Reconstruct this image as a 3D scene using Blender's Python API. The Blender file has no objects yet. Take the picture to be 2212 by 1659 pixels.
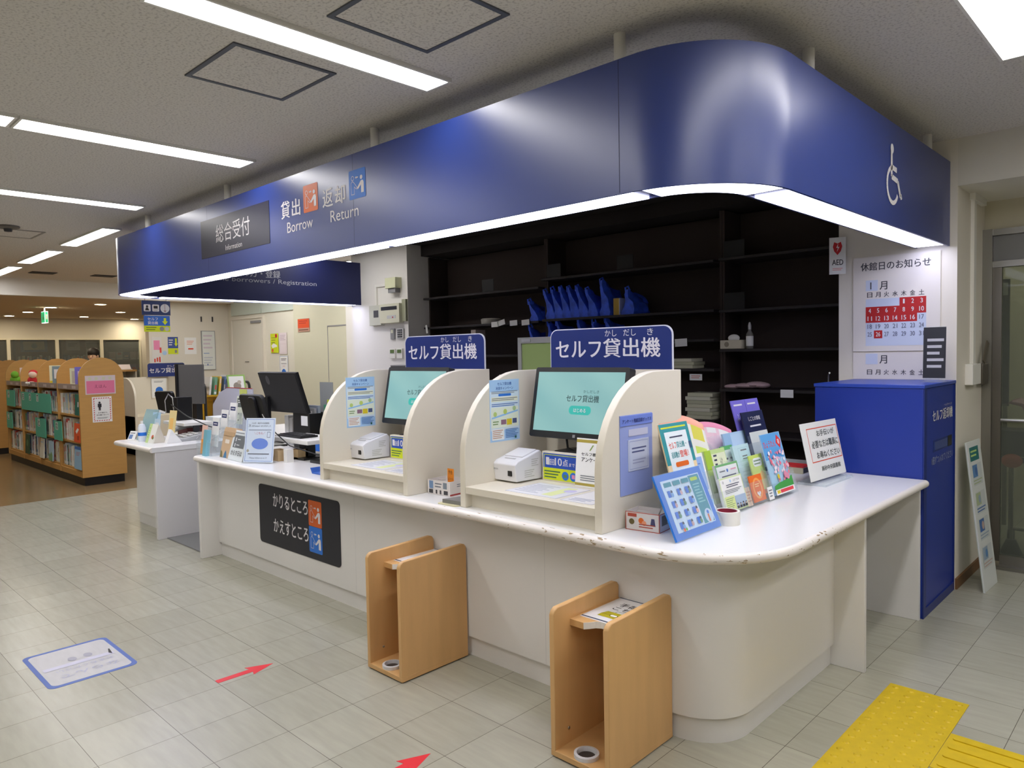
import bpy, math, random
from mathutils import Vector, Matrix

sc = bpy.context.scene
root_col = sc.collection
ords = ['first', 'second', 'third', 'fourth', 'fifth', 'sixth', 'seventh', 'eighth']
PI = math.pi

# ------------------------------------------------------------------ camera
cam_data = bpy.data.cameras.new('camera')
cam = bpy.data.objects.new('camera', cam_data)
root_col.objects.link(cam)
cam_data.sensor_fit = 'HORIZONTAL'
cam_data.sensor_width = 36.0
cam_data.lens = 1570.75 * 36.0 / 2212.0
cam_data.clip_start = 0.05
cam_data.clip_end = 200
YAW, PITCH, ROLL = -0.76565, -0.0431044, 0.0188378
fw = Vector((math.sin(YAW) * math.cos(PITCH), math.cos(YAW) * math.cos(PITCH), math.sin(PITCH)))
rt = Vector((math.cos(YAW), -math.sin(YAW), 0))
dn = fw.cross(rt)
r2 = math.cos(ROLL) * rt + math.sin(ROLL) * dn
d2 = -math.sin(ROLL) * rt + math.cos(ROLL) * dn
cm = Matrix((r2, -d2, -fw)).transposed().to_4x4()
cm.translation = Vector((0, 0, 1.49))
cam.matrix_world = cm
sc.camera = cam

# ------------------------------------------------------------------ world and exposure
w = bpy.data.worlds.new('world')
sc.world = w
w.use_nodes = True
w.node_tree.nodes['Background'].inputs[0].default_value = (1.0, 0.97, 0.94, 1)
w.node_tree.nodes['Background'].inputs[1].default_value = 0.12
sc.view_settings.view_transform = 'Standard'
sc.view_settings.look = 'None'
sc.view_settings.gamma = 1.0
sc.view_settings.use_curve_mapping = False
sc.view_settings.exposure = 0.85
LAMP = 11.0          # ceiling tubes
STRIP = 5.0          # light panels under the canopy
DOWN = 70.0          # downlights of the far reading room
try:
    sc.cycles.use_denoising = True
    sc.cycles.max_bounces = 8
    sc.cycles.transparent_max_bounces = 16
    sc.cycles.sample_clamp_indirect = 6.0
except Exception:
    pass

# ------------------------------------------------------------------ materials
def lin(c):
    return tuple(((v / 255.0) / 12.92 if v / 255.0 <= 0.04045 else ((v / 255.0 + 0.055) / 1.055) ** 2.4) for v in c)

_M = {}
def mat(col, rough=0.5, metal=0.0, spec=0.5, emit=0.0, noise=None, bump=None, name=None):
    """principled material; noise=((sx,sy,sz), amount) varies the colour, bump=(scale, strength)"""
    key = (col, rough, metal, spec, emit, noise, bump)
    if key in _M:
        return _M[key]
    m = bpy.data.materials.new(name or 'paint_%d_%d_%d' % col[:3])
    m.use_nodes = True
    nt = m.node_tree
    b = nt.nodes['Principled BSDF']
    c = lin(col) + (1,)
    b.inputs['Base Color'].default_value = c
    b.inputs['Roughness'].default_value = rough
    b.inputs['Metallic'].default_value = metal
    b.inputs['Specular IOR Level'].default_value = spec
    if emit:
        b.inputs['Emission Color'].default_value = c
        b.inputs['Emission Strength'].default_value = emit
    if noise or bump:
        tc = nt.nodes.new('ShaderNodeTexCoord')
    if noise:
        mp = nt.nodes.new('ShaderNodeMapping')
        mp.inputs['Scale'].default_value = noise[0]
        nz = nt.nodes.new('ShaderNodeTexNoise')
        nz.inputs['Scale'].default_value = 1.0
        nz.inputs['Detail'].default_value = 5.0
        nt.links.new(tc.outputs['Object'], mp.inputs['Vector'])
        nt.links.new(mp.outputs['Vector'], nz.inputs['Vector'])
        mr = nt.nodes.new('ShaderNodeMapRange')
        mr.inputs['From Min'].default_value = 0.3
        mr.inputs['From Max'].default_value = 0.7
        mr.inputs['To Min'].default_value = 1 - noise[1]
        mr.inputs['To Max'].default_value = 1 + noise[1]
        nt.links.new(nz.outputs['Fac'], mr.inputs['Value'])
        vm = nt.nodes.new('ShaderNodeVectorMath')
        vm.operation = 'SCALE'
        vm.inputs[0].default_value = c[:3]
        nt.links.new(mr.outputs['Result'], vm.inputs['Scale'])
        nt.links.new(vm.outputs['Vector'], b.inputs['Base Color'])
    if bump:
        n2 = nt.nodes.new('ShaderNodeTexNoise')
        n2.inputs['Scale'].default_value = bump[0]
        bp = nt.nodes.new('ShaderNodeBump')
        bp.inputs['Strength'].default_value = bump[1]
        bp.inputs['Distance'].default_value = 0.002
        nt.links.new(tc.outputs['Object'], n2.inputs['Vector'])
        nt.links.new(n2.outputs['Fac'], bp.inputs['Height'])
        nt.links.new(bp.outputs['Normal'], b.inputs['Normal'])
    _M[key] = m
    return m

def emis(col, strength, name):
    m = bpy.data.materials.new(name)
    m.use_nodes = True
    nt = m.node_tree
    nt.nodes.remove(nt.nodes['Principled BSDF'])
    e = nt.nodes.new('ShaderNodeEmission')
    e.inputs[0].default_value = lin(col) + (1,)
    e.inputs[1].default_value = strength
    nt.links.new(e.outputs[0], nt.nodes['Material Output'].inputs[0])
    return m

def clear(col, fac, name, rough=0.05):
    """clear plastic or glass: mostly see-through with a glossy coat"""
    m = bpy.data.materials.new(name)
    m.use_nodes = True
    nt = m.node_tree
    nt.nodes.remove(nt.nodes['Principled BSDF'])
    t = nt.nodes.new('ShaderNodeBsdfTransparent')
    t.inputs[0].default_value = lin(col) + (1,)
    g = nt.nodes.new('ShaderNodeBsdfPrincipled')
    g.inputs['Base Color'].default_value = lin(col) + (1,)
    g.inputs['Roughness'].default_value = rough
    mx = nt.nodes.new('ShaderNodeMixShader')
    mx.inputs[0].default_value = fac
    nt.links.new(t.outputs[0], mx.inputs[1])
    nt.links.new(g.outputs[0], mx.inputs[2])
    nt.links.new(mx.outputs[0], nt.nodes['Material Output'].inputs[0])
    return m

WHITE = mat((236, 234, 228), 0.45)
PAPER = mat((240, 240, 238), 0.6)
INK = mat((40, 40, 46), 0.6)
GREYINK = mat((120, 124, 130), 0.6)
RED = mat((205, 40, 45), 0.5)
NAVY = mat((22, 30, 66), 0.45)
SIGNBLUE = mat((22, 44, 112), 0.4)
LETTER = mat((225, 222, 226), 0.5)
ORANGE = mat((214, 98, 34), 0.5)
SKY = mat((40, 116, 214), 0.5)
LIME = mat((212, 226, 30), 0.55)
YELLOW = mat((226, 200, 40), 0.55)
TEAL = mat((60, 150, 150), 0.55)
CREAM = mat((232, 224, 204), 0.5)
BLACK = mat((18, 18, 20), 0.4)
DARKGREY = mat((62, 62, 66), 0.5)
GREY = mat((140, 140, 142), 0.5)
LIGHTGREY = mat((196, 196, 196), 0.5)
CHROME = mat((200, 200, 204), 0.22, 1.0)
STEEL = mat((150, 148, 142), 0.32, 0.9)
ACRYL = clear((250, 252, 253), 0.07, 'clear_acrylic')
GLASS = clear((226, 236, 232), 0.10, 'window_glass', 0.02)
DGLASS = clear((190, 196, 186), 0.14, 'door_glass', 0.02)
WALL = mat((226, 220, 206), 0.7)
WALLW = mat((232, 229, 224), 0.65)

# ------------------------------------------------------------------ mesh helpers
class Fr:
    """a plane to lay things out on: origin, right, up (normal = right x up)"""
    def __init__(self, o, u, v):
        self.o = Vector(o); self.u = Vector(u).normalized(); self.v = Vector(v).normalized()
        self.n = self.u.cross(self.v)
    def p(self, a, b, c=0.0):
        return self.o + self.u * a + self.v * b + self.n * c

def f_south(x, y, z):      # faces -Y
    return Fr((x, y, z), (1, 0, 0), (0, 0, 1))
def f_east(x, y, z):       # faces +X
    return Fr((x, y, z), (0, 1, 0), (0, 0, 1))
def f_up(x, y, z):
    return Fr((x, y, z), (1, 0, 0), (0, 1, 0))
def f_lean_east(x, y, z, a):
    return Fr((x, y, z), (0, 1, 0), (-math.sin(a), 0, math.cos(a)))
def f_lean_dir(x, y, z, th, a):
    """bottom edge runs along angle th on the ground, leans back by a"""
    u = Vector((math.cos(th), math.sin(th), 0))
    n = Vector((math.sin(th), -math.cos(th), 0))
    return Fr((x, y, z), u, Vector((0, 0, 1)) * math.cos(a) - n * math.sin(a))

_TXT = {}
def text_mesh(s, bold):
    k = (s, bold)
    if k not in _TXT:
        cu = bpy.data.curves.new('lettering', 'FONT')
        cu.body = s
        cu.size = 1.0
        cu.resolution_u = 3
        o = bpy.data.objects.new('lettering', cu)
        root_col.objects.link(o)
        dg = bpy.context.evaluated_depsgraph_get()
        me = bpy.data.meshes.new_from_object(o.evaluated_get(dg))
        vs = [(v.co.x, v.co.y) for v in me.vertices]
        fs = [tuple(p.vertices) for p in me.polygons]
        bpy.data.objects.remove(o)
        bpy.data.curves.remove(cu)
        bpy.data.meshes.remove(me)
        _TXT[k] = (vs, fs)
    return _TXT[k]

OFF = {}     # object name -> world position its mesh is measured from

class MB:
    def __init__(self):
        self.v = []; self.f = []; self.fm = []; self.mats = []
    def mi(self, m):
        if m not in self.mats:
            self.mats.append(m)
        return self.mats.index(m)
    def poly(self, pts, m):
        i = len(self.v)
        self.v += [Vector(p) for p in pts]
        self.f.append(tuple(range(i, i + len(pts))))
        self.fm.append(self.mi(m))
        return self
    def faces(self, pts, faces, m):
        i = len(self.v)
        self.v += [Vector(p) for p in pts]
        ks = [self.mi(q) for q in m] if isinstance(m, list) else [self.mi(m)] * len(faces)
        for f, k in zip(faces, ks):
            self.f.append(tuple(i + a for a in f)); self.fm.append(k)
        return self
    def box(self, x0, x1, y0, y1, z0, z1, m):
        p = [(x, y, z) for z in (z0, z1) for y in (y0, y1) for x in (x0, x1)]
        return self.faces(p, [(0, 2, 3, 1), (4, 5, 7, 6), (0, 1, 5, 4), (2, 6, 7, 3), (0, 4, 6, 2), (1, 3, 7, 5)], m)
    def fbox(self, fr, a0, a1, b0, b1, c0, c1, m):
        p = [fr.p(a, b, c) for c in (c0, c1) for b in (b0, b1) for a in (a0, a1)]
        return self.faces(p, [(0, 2, 3, 1), (4, 5, 7, 6), (0, 1, 5, 4), (2, 6, 7, 3), (0, 4, 6, 2), (1, 3, 7, 5)], m)
    def prism(self, fr, pts, c0, c1, m):
        n = len(pts)
        p = [fr.p(a, b, c0) for a, b in pts] + [fr.p(a, b, c1) for a, b in pts]
        fs = [tuple(range(n - 1, -1, -1)), tuple(range(n, 2 * n))]
        fs += [(i, (i + 1) % n, n + (i + 1) % n, n + i) for i in range(n)]
        return self.faces(p, fs, m)
    def cone(self, p0, p1, r0, r1, m, n=16):
        p0 = Vector(p0); p1 = Vector(p1)
        d = (p1 - p0).normalized()
        a = d.orthogonal().normalized(); b = d.cross(a)
        ring = [(math.cos(2 * PI * i / n), math.sin(2 * PI * i / n)) for i in range(n)]
        p = [p0 + (a * c + b * s) * r0 for c, s in ring] + [p1 + (a * c + b * s) * r1 for c, s in ring]
        fs = [tuple(range(n - 1, -1, -1)), tuple(range(n, 2 * n))]
        fs += [(i, (i + 1) % n, n + (i + 1) % n, n + i) for i in range(n)]
        return self.faces(p, fs, m)
    def lathe(self, c, prof, m, n=20, axis='z', cap=True):
        c = Vector(c)
        p = []
        for r, h in prof:
            for i in range(n):
                t = 2 * PI * i / n
                q = Vector((r * math.cos(t), r * math.sin(t), h))
                if axis == 'x': q = Vector((q.z, q.x, q.y))
                if axis == 'y': q = Vector((q.x, q.z, q.y))
                p.append(c + q)
        k = len(prof)
        fs = [(j * n + i, j * n + (i + 1) % n, (j + 1) * n + (i + 1) % n, (j + 1) * n + i) for j in range(k - 1) for i in range(n)]
        if cap and prof[0][0] > 1e-6: fs.append(tuple(range(n - 1, -1, -1)))
        if cap and prof[-1][0] > 1e-6: fs.append(tuple((k - 1) * n + i for i in range(n)))
        return self.faces(p, fs, m)
    def ball(self, c, rx, ry, rz, m, n=14, k=8):
        c = Vector(c)
        p = []; fs = []
        for j in range(k + 1):
            t = PI * j / k
            for i in range(n):
                a = 2 * PI * i / n
                p.append(c + Vector((rx * math.sin(t) * math.cos(a), ry * math.sin(t) * math.sin(a), rz * math.cos(t))))
        for j in range(k):
            for i in range(n):
                fs.append((j * n + i, (j + 1) * n + i, (j + 1) * n + (i + 1) % n, j * n + (i + 1) % n))
        return self.faces(p, fs, m)
    def tube(self, pts, r, m, n=8):
        pts = [Vector(p) for p in pts]
        p = []
        prev = None
        for i, q in enumerate(pts):
            d = (pts[min(i + 1, len(pts) - 1)] - pts[max(i - 1, 0)]).normalized()
            a = d.orthogonal().normalized() if prev is None else (prev - d * prev.dot(d)).normalized()
            prev = a
            b = d.cross(a)
            p += [q + (a * math.cos(2 * PI * j / n) + b * math.sin(2 * PI * j / n)) * r for j in range(n)]
        k = len(pts)
        fs = [(i * n + j, i * n + (j + 1) % n, (i + 1) * n + (j + 1) % n, (i + 1) * n + j) for i in range(k - 1) for j in range(n)]
        fs += [tuple(range(n - 1, -1, -1)), tuple((k - 1) * n + j for j in range(n))]
        return self.faces(p, fs, m)
    def sweep(self, path, prof, m, closed=True):
        """path: list of (x, y, nx, ny); prof: list of (out, z), swept along it"""
        k = len(prof)
        p = [(x + nx * o, y + ny * o, z) for x, y, nx, ny in path for o, z in prof]
        fs = []
        kk = k if closed else k - 1
        for i in range(len(path) - 1):
            for j in range(kk):
                fs.append((i * k + j, (i + 1) * k + j, (i + 1) * k + (j + 1) % k, i * k + (j + 1) % k))
        if closed:
            fs += [tuple(range(k)), tuple((len(path) - 1) * k + j for j in range(k - 1, -1, -1))]
        return self.faces(p, fs, m)
    def text(self, s, fr, a, b, wd, ht, m, c=0.0006, bold=True):
        vs, fs = text_mesh(s, bold)
        if not vs:
            return self
        x0 = min(q[0] for q in vs); x1 = max(q[0] for q in vs)
        y0 = min(q[1] for q in vs); y1 = max(q[1] for q in vs)
        sy = ht / max(y1 - y0, 1e-6)
        sx = wd / max(x1 - x0, 1e-6) if wd else sy
        d = 0.016 if bold else 0.0          # bold: the same outline laid down three times, shifted a hair
        for k, (ox, oy) in enumerate(((0, 0), (-d, d * 0.5), (d, -d * 0.5)) if bold else ((0, 0),)):
            self.faces([fr.p(a + (x - x0 + ox) * sx, b + (y - y0 + oy) * sy, c + 0.00006 * k) for x, y in vs], fs, m)
        return self
    def prints(self, fr, ops, c0):
        """flat print on a sheet: rectangles, discs, lettering, lines of small print"""
        for i, op in enumerate(ops):
            c = c0 + 0.0003 + 0.00012 * i
            k = op[0]
            if k == 'r':
                _, a, b, wd, ht, m = op
                self.poly([fr.p(a, b, c), fr.p(a + wd, b, c), fr.p(a + wd, b + ht, c), fr.p(a, b + ht, c)], m)
            elif k == 'rr':
                _, a, b, wd, ht, r, m = op
                self.poly([fr.p(x, y, c) for x, y in rrect(a, b, wd, ht, r)], m)
            elif k == 'c':
                _, a, b, r, m = op
                self.poly([fr.p(a + r * math.cos(2 * PI * j / 20), b + r * math.sin(2 * PI * j / 20), c) for j in range(20)], m)
            elif k == 'p':
                self.poly([fr.p(x, y, c) for x, y in op[1]], op[2])
            elif k == 't':
                _, s, a, b, wd, ht, m = op[:7]
                self.text(s, fr, a, b, wd, ht, m, c, op[7] if len(op) > 7 else True)
            elif k == 'l':
                _, a, b, wd, ht, n, m = op
                st = ht / n
                for j in range(n):
                    w2 = wd * (1 - 0.25 * ((j * 7) % 3) / 2)
                    y = b + ht - (j + 1) * st + st * 0.3
                    self.poly([fr.p(a, y, c), fr.p(a + w2, y, c), fr.p(a + w2, y + st * 0.42, c), fr.p(a, y + st * 0.42, c)], m)
            elif k == 'b':           # outlined frame
                _, a, b, wd, ht, t, m = op
                for (p, q, e, g) in ((a, b, wd, t), (a, b + ht - t, wd, t), (a, b + t, t, ht - 2 * t), (a + wd - t, b + t, t, ht - 2 * t)):
                    self.poly([fr.p(p, q, c), fr.p(p + e, q, c), fr.p(p + e, q + g, c), fr.p(p, q + g, c)], m)
        return self
    def build(self, name, parent=None, bevel=0.0, loc=None, smooth=0.6):
        me = bpy.data.meshes.new(name)
        if parent is not None:
            off = OFF[parent.name]
        elif loc is not None:
            off = Vector(loc)
        else:
            xs = [q.x for q in self.v]; ys = [q.y for q in self.v]; zs = [q.z for q in self.v]
            off = Vector(((min(xs) + max(xs)) / 2, (min(ys) + max(ys)) / 2, min(zs)))
        me.from_pydata([q - off for q in self.v], [], self.f)
        for m in self.mats:
            me.materials.append(m)
        me.polygons.foreach_set('material_index', self.fm)
        me.polygons.foreach_set('use_smooth', [True] * len(self.f))
        me.update()
        me.set_sharp_from_angle(angle=smooth)
        o = bpy.data.objects.new(name, me)
        root_col.objects.link(o)
        if parent is not None:
            o.parent = parent
        else:
            o.location = off
        OFF[o.name] = off
        if bevel:
            b = o.modifiers.new('soft_edge', 'BEVEL')
            b.width = bevel; b.segments = 2; b.limit_method = 'ANGLE'
            b.angle_limit = 0.6
        return o

def rrect(a, b, wd, ht, r, n=5, corners=(1, 1, 1, 1)):
    out = []
    for k, (cx, cy, t0) in enumerate(((a + wd - r, b + r, -PI / 2), (a + wd - r, b + ht - r, 0), (a + r, b + ht - r, PI / 2), (a + r, b + r, PI))):
        if corners[k]:
            out += [(cx + r * math.cos(t0 + PI / 2 * i / n), cy + r * math.sin(t0 + PI / 2 * i / n)) for i in range(n + 1)]
        else:
            out.append(((a + wd, b), (a + wd, b + ht), (a, b + ht), (a, b))[k])
    return out

def rpath(pts, rads, n=14):
    """rounded polyline with outward normals on its right-hand side"""
    out = []
    m = len(pts)
    for i in range(m):
        p = Vector(pts[i])
        if i == 0 or i == m - 1 or rads[i] <= 0:
            if i == 0: d = (Vector(pts[1]) - p).normalized()
            else: d = (p - Vector(pts[i - 1])).normalized()
            out.append((p.x, p.y, d.y, -d.x))
            continue
        a = (p - Vector(pts[i - 1])).normalized(); b = (Vector(pts[i + 1]) - p).normalized()
        r = rads[i]
        s = p - a * r
        na = Vector((a.y, -a.x)); nb = Vector((b.y, -b.x))
        c = s - na * r if a.x * b.y - a.y * b.x > 0 else s + na * r
        t0 = math.atan2(na.y, na.x); t1 = math.atan2(nb.y, nb.x)
        while t1 - t0 > PI: t1 -= 2 * PI
        while t1 - t0 < -PI: t1 += 2 * PI
        for j in range(n + 1):
            t = t0 + (t1 - t0) * j / n
            out.append((c.x + r * math.cos(t), c.y + r * math.sin(t), math.cos(t), math.sin(t)))
    return out

def tag(o, label, cat, group=None, kind=None):
    o['label'] = label
    o['category'] = cat
    if group: o['group'] = group
    if kind: o['kind'] = kind
    return o

def thing(name, label, cat, loc, group=None):
    o = bpy.data.objects.new(name, None)
    o.empty_display_size = 0.05
    root_col.objects.link(o)
    o.location = loc
    OFF[o.name] = Vector(loc)
    return tag(o, label, cat, group)

def struct(name, mb, label, cat):
    return tag(mb.build(name), label, cat, None, 'structure')

def dup(o, loc, label, rz=None, group=None):
    """a copy of a thing with its parts and sub-parts"""
    r = o.copy(); root_col.objects.link(r); r.location = loc
    if rz is not None: r.rotation_euler = (0, 0, rz)
    r['label'] = label
    if group: r['group'] = group
    for ch in list(o.children):
        c = ch.copy(); root_col.objects.link(c); c.parent = r
        for g in list(ch.children):
            d = g.copy(); root_col.objects.link(d); d.parent = c
    return r

def sheet(name, fr, wd, ht, t, base, ops, label=None, cat=None, parent=None, group=None, r=0.0):
    mb = MB()
    if r: mb.prism(fr, rrect(0, 0, wd, ht, r), 0, t, base)
    else: mb.fbox(fr, 0, wd, 0, ht, 0, t, base)
    mb.prints(fr, ops, t)
    o = mb.build(name, parent)
    if label: tag(o, label, cat, group)
    return o

# ================================================================== the setting
def floor_material():
    m = bpy.data.materials.new('floor_tile')
    m.use_nodes = True
    nt = m.node_tree; L = nt.links
    b = nt.nodes['Principled BSDF']
    tc = nt.nodes.new('ShaderNodeTexCoord')
    mp = nt.nodes.new('ShaderNodeMapping'); mp.inputs['Location'].default_value = (2.925 + 30, -1.409 + 30, 0)
    L.new(tc.outputs['Object'], mp.inputs['Vector'])
    br = nt.nodes.new('ShaderNodeTexBrick')
    br.offset = 0.0; br.squash = 1.0
    br.inputs['Scale'].default_value = 1.0
    br.inputs['Brick Width'].default_value = 0.3; br.inputs['Row Height'].default_value = 0.3
    br.inputs['Mortar Size'].default_value = 0.0011; br.inputs['Mortar Smooth'].default_value = 0.1
    br.inputs['Color1'].default_value = lin((170, 168, 154)) + (1,)
    br.inputs['Color2'].default_value = lin((162, 160, 146)) + (1,)
    br.inputs['Mortar'].default_value = lin((92, 86, 78)) + (1,)
    L.new(mp.outputs[0], br.inputs['Vector'])
    mp2 = nt.nodes.new('ShaderNodeMapping'); mp2.inputs['Scale'].default_value = (5, 34, 1)
    L.new(tc.outputs['Object'], mp2.inputs['Vector'])
    nz = nt.nodes.new('ShaderNodeTexNoise'); nz.inputs['Scale'].default_value = 1; nz.inputs['Detail'].default_value = 6
    L.new(mp2.outputs[0], nz.inputs['Vector'])
    mr = nt.nodes.new('ShaderNodeMapRange')
    for k, v in (('From Min', 0.25), ('From Max', 0.75), ('To Min', 0.92), ('To Max', 1.07)): mr.inputs[k].default_value = v
    L.new(nz.outputs['Fac'], mr.inputs['Value'])
    vm = nt.nodes.new('ShaderNodeVectorMath'); vm.operation = 'SCALE'
    L.new(br.outputs['Color'], vm.inputs[0]); L.new(mr.outputs[0], vm.inputs['Scale'])
    L.new(vm.outputs[0], b.inputs['Base Color'])
    b.inputs['Roughness'].default_value = 0.26
    b.inputs['Specular IOR Level'].default_value = 0.45
    return m

def ceiling_material():
    m = bpy.data.materials.new('rock_wool_board')
    m.use_nodes = True
    nt = m.node_tree; L = nt.links
    b = nt.nodes['Principled BSDF']
    tc = nt.nodes.new('ShaderNodeTexCoord')
    nz = nt.nodes.new('ShaderNodeTexNoise'); nz.inputs['Scale'].default_value = 90; nz.inputs['Detail'].default_value = 3
    L.new(tc.outputs['Object'], nz.inputs['Vector'])
    cr = nt.nodes.new('ShaderNodeValToRGB')
    cr.color_ramp.elements[0].position = 0.33; cr.color_ramp.elements[0].color = lin((190, 184, 178)) + (1,)
    cr.color_ramp.elements[1].position = 0.5; cr.color_ramp.elements[1].color = lin((222, 217, 210)) + (1,)
    L.new(nz.outputs['Fac'], cr.inputs[0]); L.new(cr.outputs[0], b.inputs['Base Color'])
    b.inputs['Roughness'].default_value = 0.9
    return m

def slab(name, x0, x1, y0, y1, z0, z1, m, label, cat):
    return struct(name, MB().box(x0, x1, y0, y1, z0, z1, m), label, cat)

fl = MB().box(-9.0, 6, -5, 10, -0.1, 0, floor_material()).build('floor', None, 0, (0, 0, 0))
tag(fl, 'pale grey beige tiled floor in front of the counters', 'floor', None, 'structure')
slab('floor_reading_room', -23, -9.0, -5, 10, -0.1, 0, mat((134, 112, 80), 0.22, noise=((3, 18, 1), 0.12)), 'glossy brown floor under the arched bookcases', 'floor')
slab('floor_staff_area', -6.235, -5.435, 2.315, 4.9, 0, 0.006, mat((122, 122, 122), 0.95, bump=(300, 0.4)), 'grey carpet in the gap between the two counters', 'floor')
slab('ceiling', -12.6, 6, -5, 5.0, 2.71, 2.8, ceiling_material(), 'speckled grey white ceiling boards over the counters', 'ceiling')
slab('ceiling_reading_room', -23, -12.72, -5, 10, 2.465, 2.55, mat((214, 196, 168), 0.85), 'lower beige ceiling with downlights beyond the beam', 'ceiling')
slab('trim_1', -12.72, -12.6, -5, 6.0, 2.465, 2.71, WALLW, 'white beam face where the ceiling drops beyond the bookcases', 'beam')
slab('ceiling_staff_area', -12.6, -6.37, 5.0, 6.1, 2.71, 2.8, mat((214, 208, 200), 0.9), 'ceiling strip behind the counters by the staff door', 'ceiling')
slab('wall_back', -7.44, -6.37, 5.0, 6.0, 0, 2.71, WALLW, 'white wall with the alarm panel beside the dark shelf recess', 'wall')
slab('wall_calendar', -1.785, -1.10, 5.0, 5.72, 0, 2.71, mat((230, 224, 212), 0.65), 'cream wall with the closing day calendar behind the blue return box', 'wall')
slab('wall_header', -1.10, 5.5, 5.0, 5.72, 2.43, 2.71, mat((222, 218, 206), 0.7), 'cream header above the glass entrance door', 'wall')
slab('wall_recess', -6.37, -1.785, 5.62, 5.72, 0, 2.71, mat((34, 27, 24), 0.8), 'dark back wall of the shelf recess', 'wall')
slab('wall_recess_dark_filler', -6.37, -1.785, 5.2, 5.60, 2.58, 2.70, mat((34, 27, 24), 0.8), 'dark filler strip whose colour imitates the dark open recess top', 'wall')  # made-up filler, its colour imitating the dark of the open recess
slab('wall_staff_door', -13.0, -7.44, 6.0, 6.12, 0, 2.71, mat((226, 222, 206), 0.6), 'pale wall around the staff door at the back', 'wall')
slab('wall_end', -13.05, -12.9, 4.62, 6.0, 0, 2.71, WALL, 'cream end wall carrying the whiteboard and posters', 'wall')
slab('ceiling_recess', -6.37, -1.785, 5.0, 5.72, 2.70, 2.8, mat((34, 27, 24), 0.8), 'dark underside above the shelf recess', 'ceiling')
slab('wall_doorway', -1.10, 5.5, 5.72, 5.80, 2.24, 2.43, mat((206, 200, 178), 0.6), 'beige wall strip over the entrance door frame', 'wall')
slab('wall_vestibule', -3.0, 5.5, 8.2, 8.3, 0, 2.8, mat((200, 192, 168), 0.7), 'beige wall of the porch seen through the glass door', 'wall')
slab('wall_vestibule_side', -1.9, -1.8, 5.8, 8.2, 0, 2.8, mat((200, 192, 168), 0.7), 'side wall of the porch behind the glass door', 'wall')
slab('ceiling_vestibule', -1.9, 5.5, 5.8, 8.2, 2.71, 2.8, WALL, 'porch ceiling seen through the glass door', 'ceiling')
slab('wall_front', -23, 6, -5.1, -5.0, 0, 2.8, WALL, 'plain wall of the hall facing the counter', 'wall')
slab('wall_right', 5.5, 5.6, -5, 8.2, 0, 2.8, WALL, 'plain side wall of the hall past the entrance', 'wall')
slab('baseboard_right', -1.10, -1.088, 5.0, 5.66, 0, 0.065, mat((120, 84, 50), 0.5), 'brown baseboard at the foot of the wall by the glass door', 'baseboard')
# the far glazed wall of the reading room
fw = MB()
fw.box(-19.1, -19.0, -5, 10, 2.01, 2.465, WALL).box(-19.1, -19.0, -5, 10, 0, 0.95, WALL)
fw.box(-19.1, -19.0, 6.6, 10, 0.95, 2.01, WALL)
struct('wall_far', fw, 'cream far wall of the reading room around the inner windows', 'wall')
slab('wall_inner_room', -21.6, -21.5, -5, 10, 0, 2.465, mat((120, 92, 72), 0.7), 'brown back wall of the room behind the inner windows', 'wall')
PANE = clear((236, 240, 238), 0.08, 'inner_window_glass', 0.03)
ys = [1.05, 2.0, 2.93, 3.87, 4.80, 5.725, 6.6]
for i in range(6):
    y0, y1 = ys[i], ys[i + 1]
    mb = MB()
    for a in ((y0, y0 + 0.035), (y1 - 0.035, y1)):
        mb.box(-19.04, -18.97, a[0], a[1], 0.95, 2.01, mat((232, 226, 206), 0.5))
    mb.box(-19.04, -18.97, y0 + 0.035, y1 - 0.035, 1.975, 2.01, mat((232, 226, 206), 0.5))
    mb.box(-19.04, -18.97, y0 + 0.035, y1 - 0.035, 0.95, 0.99, mat((232, 226, 206), 0.5))
    o = struct('window_%d' % (i + 1), mb, 'cream framed inner window of the reading room, number %d from the whiteboard wall side' % (6 - i), 'window')
    MB().box(-19.01, -19.0, y0 + 0.035, y1 - 0.035, 0.99, 1.975, PANE).build('pane', o)

# ceiling tubes
TUBE = emis((255, 252, 250), LAMP, 'lit_tube')
def tube_light(x0, x1, y0, y1, label, dz=0.0):
    t = thing('ceiling_light', label, 'ceiling light', ((x0 + x1) / 2, (y0 + y1) / 2, 2.69), 'fluorescent ceiling lights')
    mb = MB()
    mb.box(x0, x0 + 0.012, y0, y1, 2.694, 2.71, WHITE).box(x1 - 0.012, x1, y0, y1, 2.694, 2.71, WHITE)
    mb.box(x0 + 0.012, x1 - 0.012, y0, y0 + 0.012, 2.694, 2.71, WHITE).box(x0 + 0.012, x1 - 0.012, y1 - 0.012, y1, 2.694, 2.71, WHITE)
    mb.build('housing', t)
    lx, ly = x1 - x0, y1 - y0
    d = MB()
    # the diffuser tapers to a point at both ends
    if ly > lx:
        pts = [(x0 + .012, y0 + .012), (x1 - .012, y0 + .012), (x1 - .012, y1 - .012), (x0 + .012, y1 - .012)]
    else:
        pts = [(x0 + .012, y0 + .012), (x1 - .012, y0 + .012), (x1 - .012, y1 - .012), (x0 + .012, y1 - .012)]
    d.prism(f_up(0, 0, 2.70), pts, 0, 0.006, TUBE)
    d.build('diffuser', t)
    return t
tube_light(-2.62, -2.45, 0.95, 2.20, 'lit tube running towards the canopy beside the two ceiling hatches')
tube_light(-4.48, -4.27, 0.965, 2.20, 'lit tube ending above the information sign of the canopy')
tube_light(-4.48, -4.27, -0.29, 0.955, 'lit tube continuing the row above the information sign away from the canopy')
tube_light(-6.29, -6.10, 0.95, 2.20, 'lit tube ending above the far end of the canopy')
tube_light(-8.66, -7.32, 2.25, 2.42, 'lit tube parallel to the counter, first one past the canopy end')
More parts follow.
